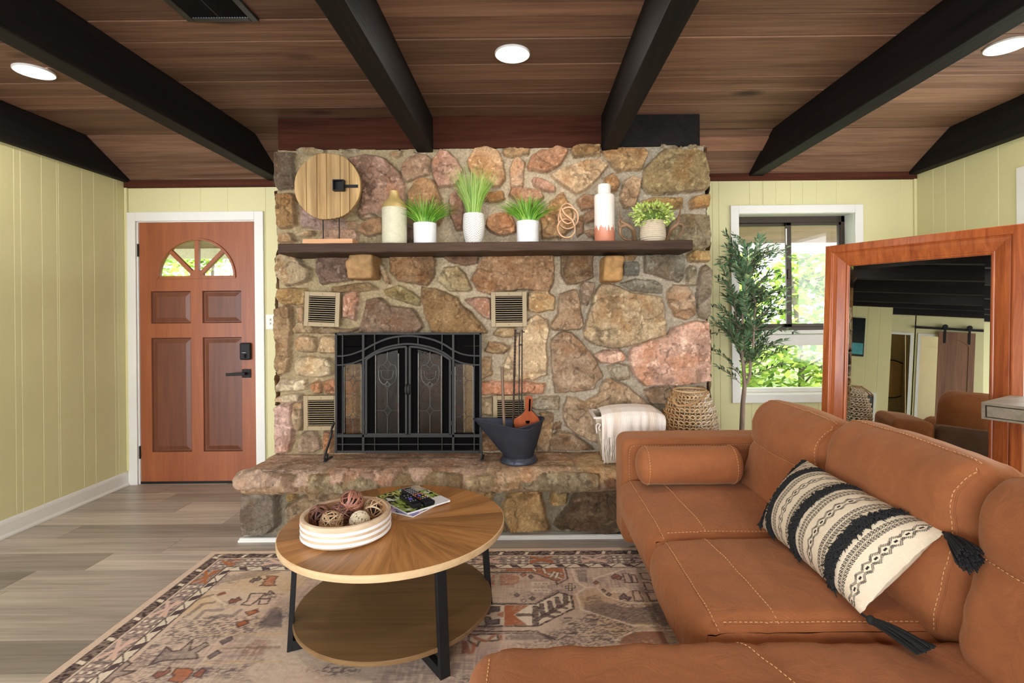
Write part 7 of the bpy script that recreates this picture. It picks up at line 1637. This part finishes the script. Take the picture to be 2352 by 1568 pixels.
m = MB(); m.box((x, y0, .02), (x+.03, y1, 2.08)); m.build('slab', M_barn, t)
m = MB(); [m.box((x+.03, a, .02), (x+.042, b, 2.08)) for a, b in ((y0, y0+.10), (y1-.10, y1))]; m.box((x+.03, y0+.1, .02), (x+.042, y1-.1, .14)); m.box((x+.03, y0+.1, .68), (x+.042, y1-.1, .82)); pts = [(x+.03, y0+.1, 2.08), (x+.03, y0+.1, 1.80)]+[(x+.03, y0+.1+(y1-y0-.2)*i/10, 1.80+.12*math.sin(PI*i/10)) for i in range(1, 10)]+[(x+.03, y1-.1, 1.80), (x+.03, y1-.1, 2.08)]; m.prism(pts[::-1], (.012, 0, 0)); m.build('stiles', M_barn, t)
m = MB(); m.box((x+.005, -.45, 2.12), (x+.02, 1.27, 2.17)); m.build('rail', M_black, t)
for y in (y0+.1, y1-.1): m = MB(); m.box((x+.043, y-.02, 1.84), (x+.052, y+.02, 2.18)); m.tube([(x+.025, y, 2.19), (x+.06, y, 2.19)], .045, 14); m.build('hanger', M_black, t)
t = thing('round_mirror', 'large round mirror in the hall beyond, seen through a doorway in the floor mirror', 'mirror', (-9.2, 1.6, .72))
m = MB(); c = Vector((-9.235, 1.50, 1.0)); m.prism(arc(c, .44, 0, 2*PI, 48, (0, 1, 0))[:-1], (.012, 0, 0)); m.build('glass', plain('hall_glass', S(176, 140, 90), .25, .6, var=.02), t)
m = MB(); m.tube(arc(c+Vector((.012, 0, 0)), .445, 0, 2*PI, 48, (0, 1, 0))[:-1], .012, 8, closed=True); m.build('rim', M_black, t, smooth=180)
t = thing('wall_screen', 'small dark screen on the green wall, seen behind olive leaves in the mirror', 'screen', (-6.38, 2.6, 1.38))
m = MB(); m.box((-6.395, 2.31, 1.36), (-6.34, 3.2, 2.12)); m.build('case', plain('screen_black', S(24, 30, 34), .15, var=.05), t, bevel=.004); m = MB(); m.box((-6.34, 2.33, 1.40), (-6.338, 3.18, 1.62)); m.build('display', plain('screen_blue', S(70, 150, 160), .2, var=.3, ns=9), t)
t = thing('picture_frame', 'white framed dark picture leaning low on the green wall, seen in the mirror', 'picture', (-6.38, 2.2, .10))
xw = -6.395
m = MB(); [m.box(a, b) for a, b in (((xw, 2.07, 0), (xw+.03, 2.11, .68)), ((xw, 2.60, 0), (xw+.03, 2.64, .68)), ((xw, 2.11, .64), (xw+.03, 2.60, .68)), ((xw, 2.11, 0), (xw+.03, 2.60, .04)))]; m.build('frame', M_white, t, bevel=.002); m = MB(); m.box((xw+.002, 2.10, .03), (xw+.015, 2.61, .65)); m.build('print', plain('dark_print', S(70, 76, 78), .4, var=.4, ns=7), t)
m = MB(); grooved(m, (-6.4, 1.87), (-6.4, 4.05), 0, 2.7, [.2*i for i in range(1, 11)], (1, 0)); m.add([(-6.4, 1.87, 0), (-6.4, 1.87, 2.7), (-6.5, 1.87, 2.7), (-6.5, 1.87, 0)], [(0, 1, 2, 3)]); structure(m.build('wall_inner', M_wall))
m = MB(); m.prism([(-6.45, -3.2, ZB), (-6.45, YB, ZB), (-6.45, YB, ZB+.02), (-6.45, YK, ZC), (-6.45, -3.2, ZC)], (.1, 0, 0)); structure(m.build('ceiling_beam', M_beam))
# ================================================================ OUTSIDE
M_sof = wood('porch_boards', S(96, 74, 60), S(136, 108, 88), 'X', .7, 30, .06)
m = MB(); m.prism([(-6, 4.16, 2.50), (-6, 6.5, 2.15), (-6, 6.5, 2.19), (-6, 4.16, 2.54)], (12, 0, 0)); structure(m.build('roof_porch', M_sof))
m = MB(); m.box((-6, 6.42, 2.04), (6, 6.52, 2.17)); structure(m.build('trim_9', plain('fascia_paint', S(206, 204, 196), .6)))
m = MB(); m.add([(-14, 4.3, -.5), (14, 4.3, -.5), (14, 9, -.7), (-14, 9, -.7), (14, 22, .6), (-14, 22, .6)], [(0, 1, 2, 3), (3, 2, 4, 5)]); structure(m.build('ground', plain('leafy_ground', S(96, 116, 60), .95, var=.4, ns=8)))
def leaf_mat(name, c1, c2, c3):
    q = NT(name); a = q.attr('tone'); c = q.ramp(a.outputs['Fac'], [(0, c1), (.5, c2), (1, c3)]); d = q.n('ShaderNodeBsdfDiffuse'); tr = q.n('ShaderNodeBsdfTranslucent'); mx = q.n('ShaderNodeMixShader'); mx.inputs[0].default_value = .45
    q.l(c, d.inputs[0]); q.l(c, tr.inputs[0]); q.l(d.outputs[0], mx.inputs[1]); q.l(tr.outputs[0], mx.inputs[2]); q.l(mx.outputs[0], q.out.inputs[0]); return q.m
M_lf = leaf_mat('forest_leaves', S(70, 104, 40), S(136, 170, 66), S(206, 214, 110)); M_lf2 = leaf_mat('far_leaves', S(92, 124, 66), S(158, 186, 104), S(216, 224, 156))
M_brk = plain('tree_bark', S(92, 84, 70), .9, var=.3, ns=12)
def forest_tree(x, y, zb, ht, spread, n, ls, mat, seed, label):
    t = thing('forest_tree', label, 'tree', (x, y, zb), 0, 'trees outside the windows'); rg = random.Random(seed); m = MB(); tr = []
    top = Vector((x+rg.uniform(-.3, .3), y, zb+ht)); P = spline([(x, y, zb), (x+rg.uniform(-.1, .1), y, zb+ht*.4), top], 6); m.tube(P, list(np.linspace(.06, .02, len(P))), 7); limbs = []
    for i in range(14):
        p = P[rg.randrange(2, len(P))]; d = Vector((rg.uniform(-1, 1), rg.uniform(-.6, .6), rg.uniform(-.25, .5))).normalized(); L = spread*rg.uniform(.5, 1); q = p+d*L; limbs.append((p, q)); m.tube([p, p.lerp(q, .5)+Vector((0, 0, .05)), q], [.018, .012, .005], 5)
    m.build('trunk', M_brk, t, smooth=180); m = MB()
    for i in range(n):
        if rg.random() < .75: p, q = limbs[rg.randrange(len(limbs))]; c = p.lerp(q, rg.uniform(.2, 1.1))+Vector((rg.gauss(0, .22), rg.gauss(0, .2), rg.gauss(0, .2)))
        else: c = Vector((x+rg.gauss(0, spread*.6), y+rg.gauss(0, spread*.4), zb+ht*rg.uniform(.05, 1.05)))
        d = Vector((rg.uniform(-1, 1), rg.uniform(-1, 1), rg.uniform(-.7, .5))).normalized(); nn = Vector((rg.gauss(0, .5), rg.gauss(0, .5), 1)).normalized(); s = d.cross(nn).normalized(); L = ls*rg.uniform(.6, 1.3); W = L*.30; m.ct = min(1, max(0, rg.gauss(.5, .24)))
        m.add([c, c+d*L*.45+s*W, c+d*L, c+d*L*.45-s*W], [(0, 1, 2, 3)])
    m.build('foliage', mat, t, tone=True)
forest_tree(4.3, 8.2, -.7, 3.4, 1.5, 2600, .16, M_lf, 1, 'leafy tree close outside the back window, behind its right sash')
forest_tree(2.9, 8.9, -.7, 3.0, 1.4, 2600, .15, M_lf, 2, 'leafy tree outside the back window, behind the olive tree')
forest_tree(5.8, 9.6, -.6, 3.6, 1.6, 2200, .15, M_lf, 3, 'leafy tree outside the back window, mostly behind the floor mirror')
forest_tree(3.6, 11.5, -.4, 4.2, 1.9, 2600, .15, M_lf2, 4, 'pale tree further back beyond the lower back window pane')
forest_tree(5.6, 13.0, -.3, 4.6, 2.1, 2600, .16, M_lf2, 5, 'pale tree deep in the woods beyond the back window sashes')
forest_tree(-5.4, 8.6, -.7, 3.2, 1.5, 2600, .15, M_lf, 6, 'leafy tree seen through the left panes of the door fanlight')
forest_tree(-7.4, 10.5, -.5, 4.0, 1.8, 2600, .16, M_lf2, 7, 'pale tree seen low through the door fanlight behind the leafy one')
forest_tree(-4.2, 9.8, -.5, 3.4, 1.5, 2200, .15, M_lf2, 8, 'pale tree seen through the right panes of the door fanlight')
sl = bpy.data.lights.new('sun', 'SUN'); sl.energy = 5.0; sl.angle = .01; sl.color = (1, .95, .82); so = bpy.data.objects.new('sun', sl); C.objects.link(so); so.rotation_euler = Vector((.25, -.75, -.95)).to_track_quat('-Z', 'Y').to_euler()
# ================================================================ CAMERA AND WORLD
sc = bpy.context.scene
cd = bpy.data.cameras.new('camera'); cam = bpy.data.objects.new('camera', cd); C.objects.link(cam)
cd.sensor_width = 36.0; cd.lens = FPX/2352*36.0; cd.shift_x = -34/2352; cd.shift_y = -62/2352; cd.clip_start = 0.05; cd.clip_end = 200
cam.matrix_world = Matrix.Translation((0, 0, HC)) @ Matrix.Rotation(PI/2, 4, 'X') @ Matrix.Rotation(-ROLL, 4, 'Z')
sc.camera = cam
w = bpy.data.worlds.new('sky'); sc.world = w; w.use_nodes = True
bg = w.node_tree.nodes['Background']; bg.inputs[0].default_value = (0.93, 0.96, 1.0, 1); bg.inputs[1].default_value = 3.6
vs = sc.view_settings; vs.view_transform = 'Standard'; vs.look = 'None'; vs.gamma = 1.0; vs.use_curve_mapping = False; vs.exposure = 1.16
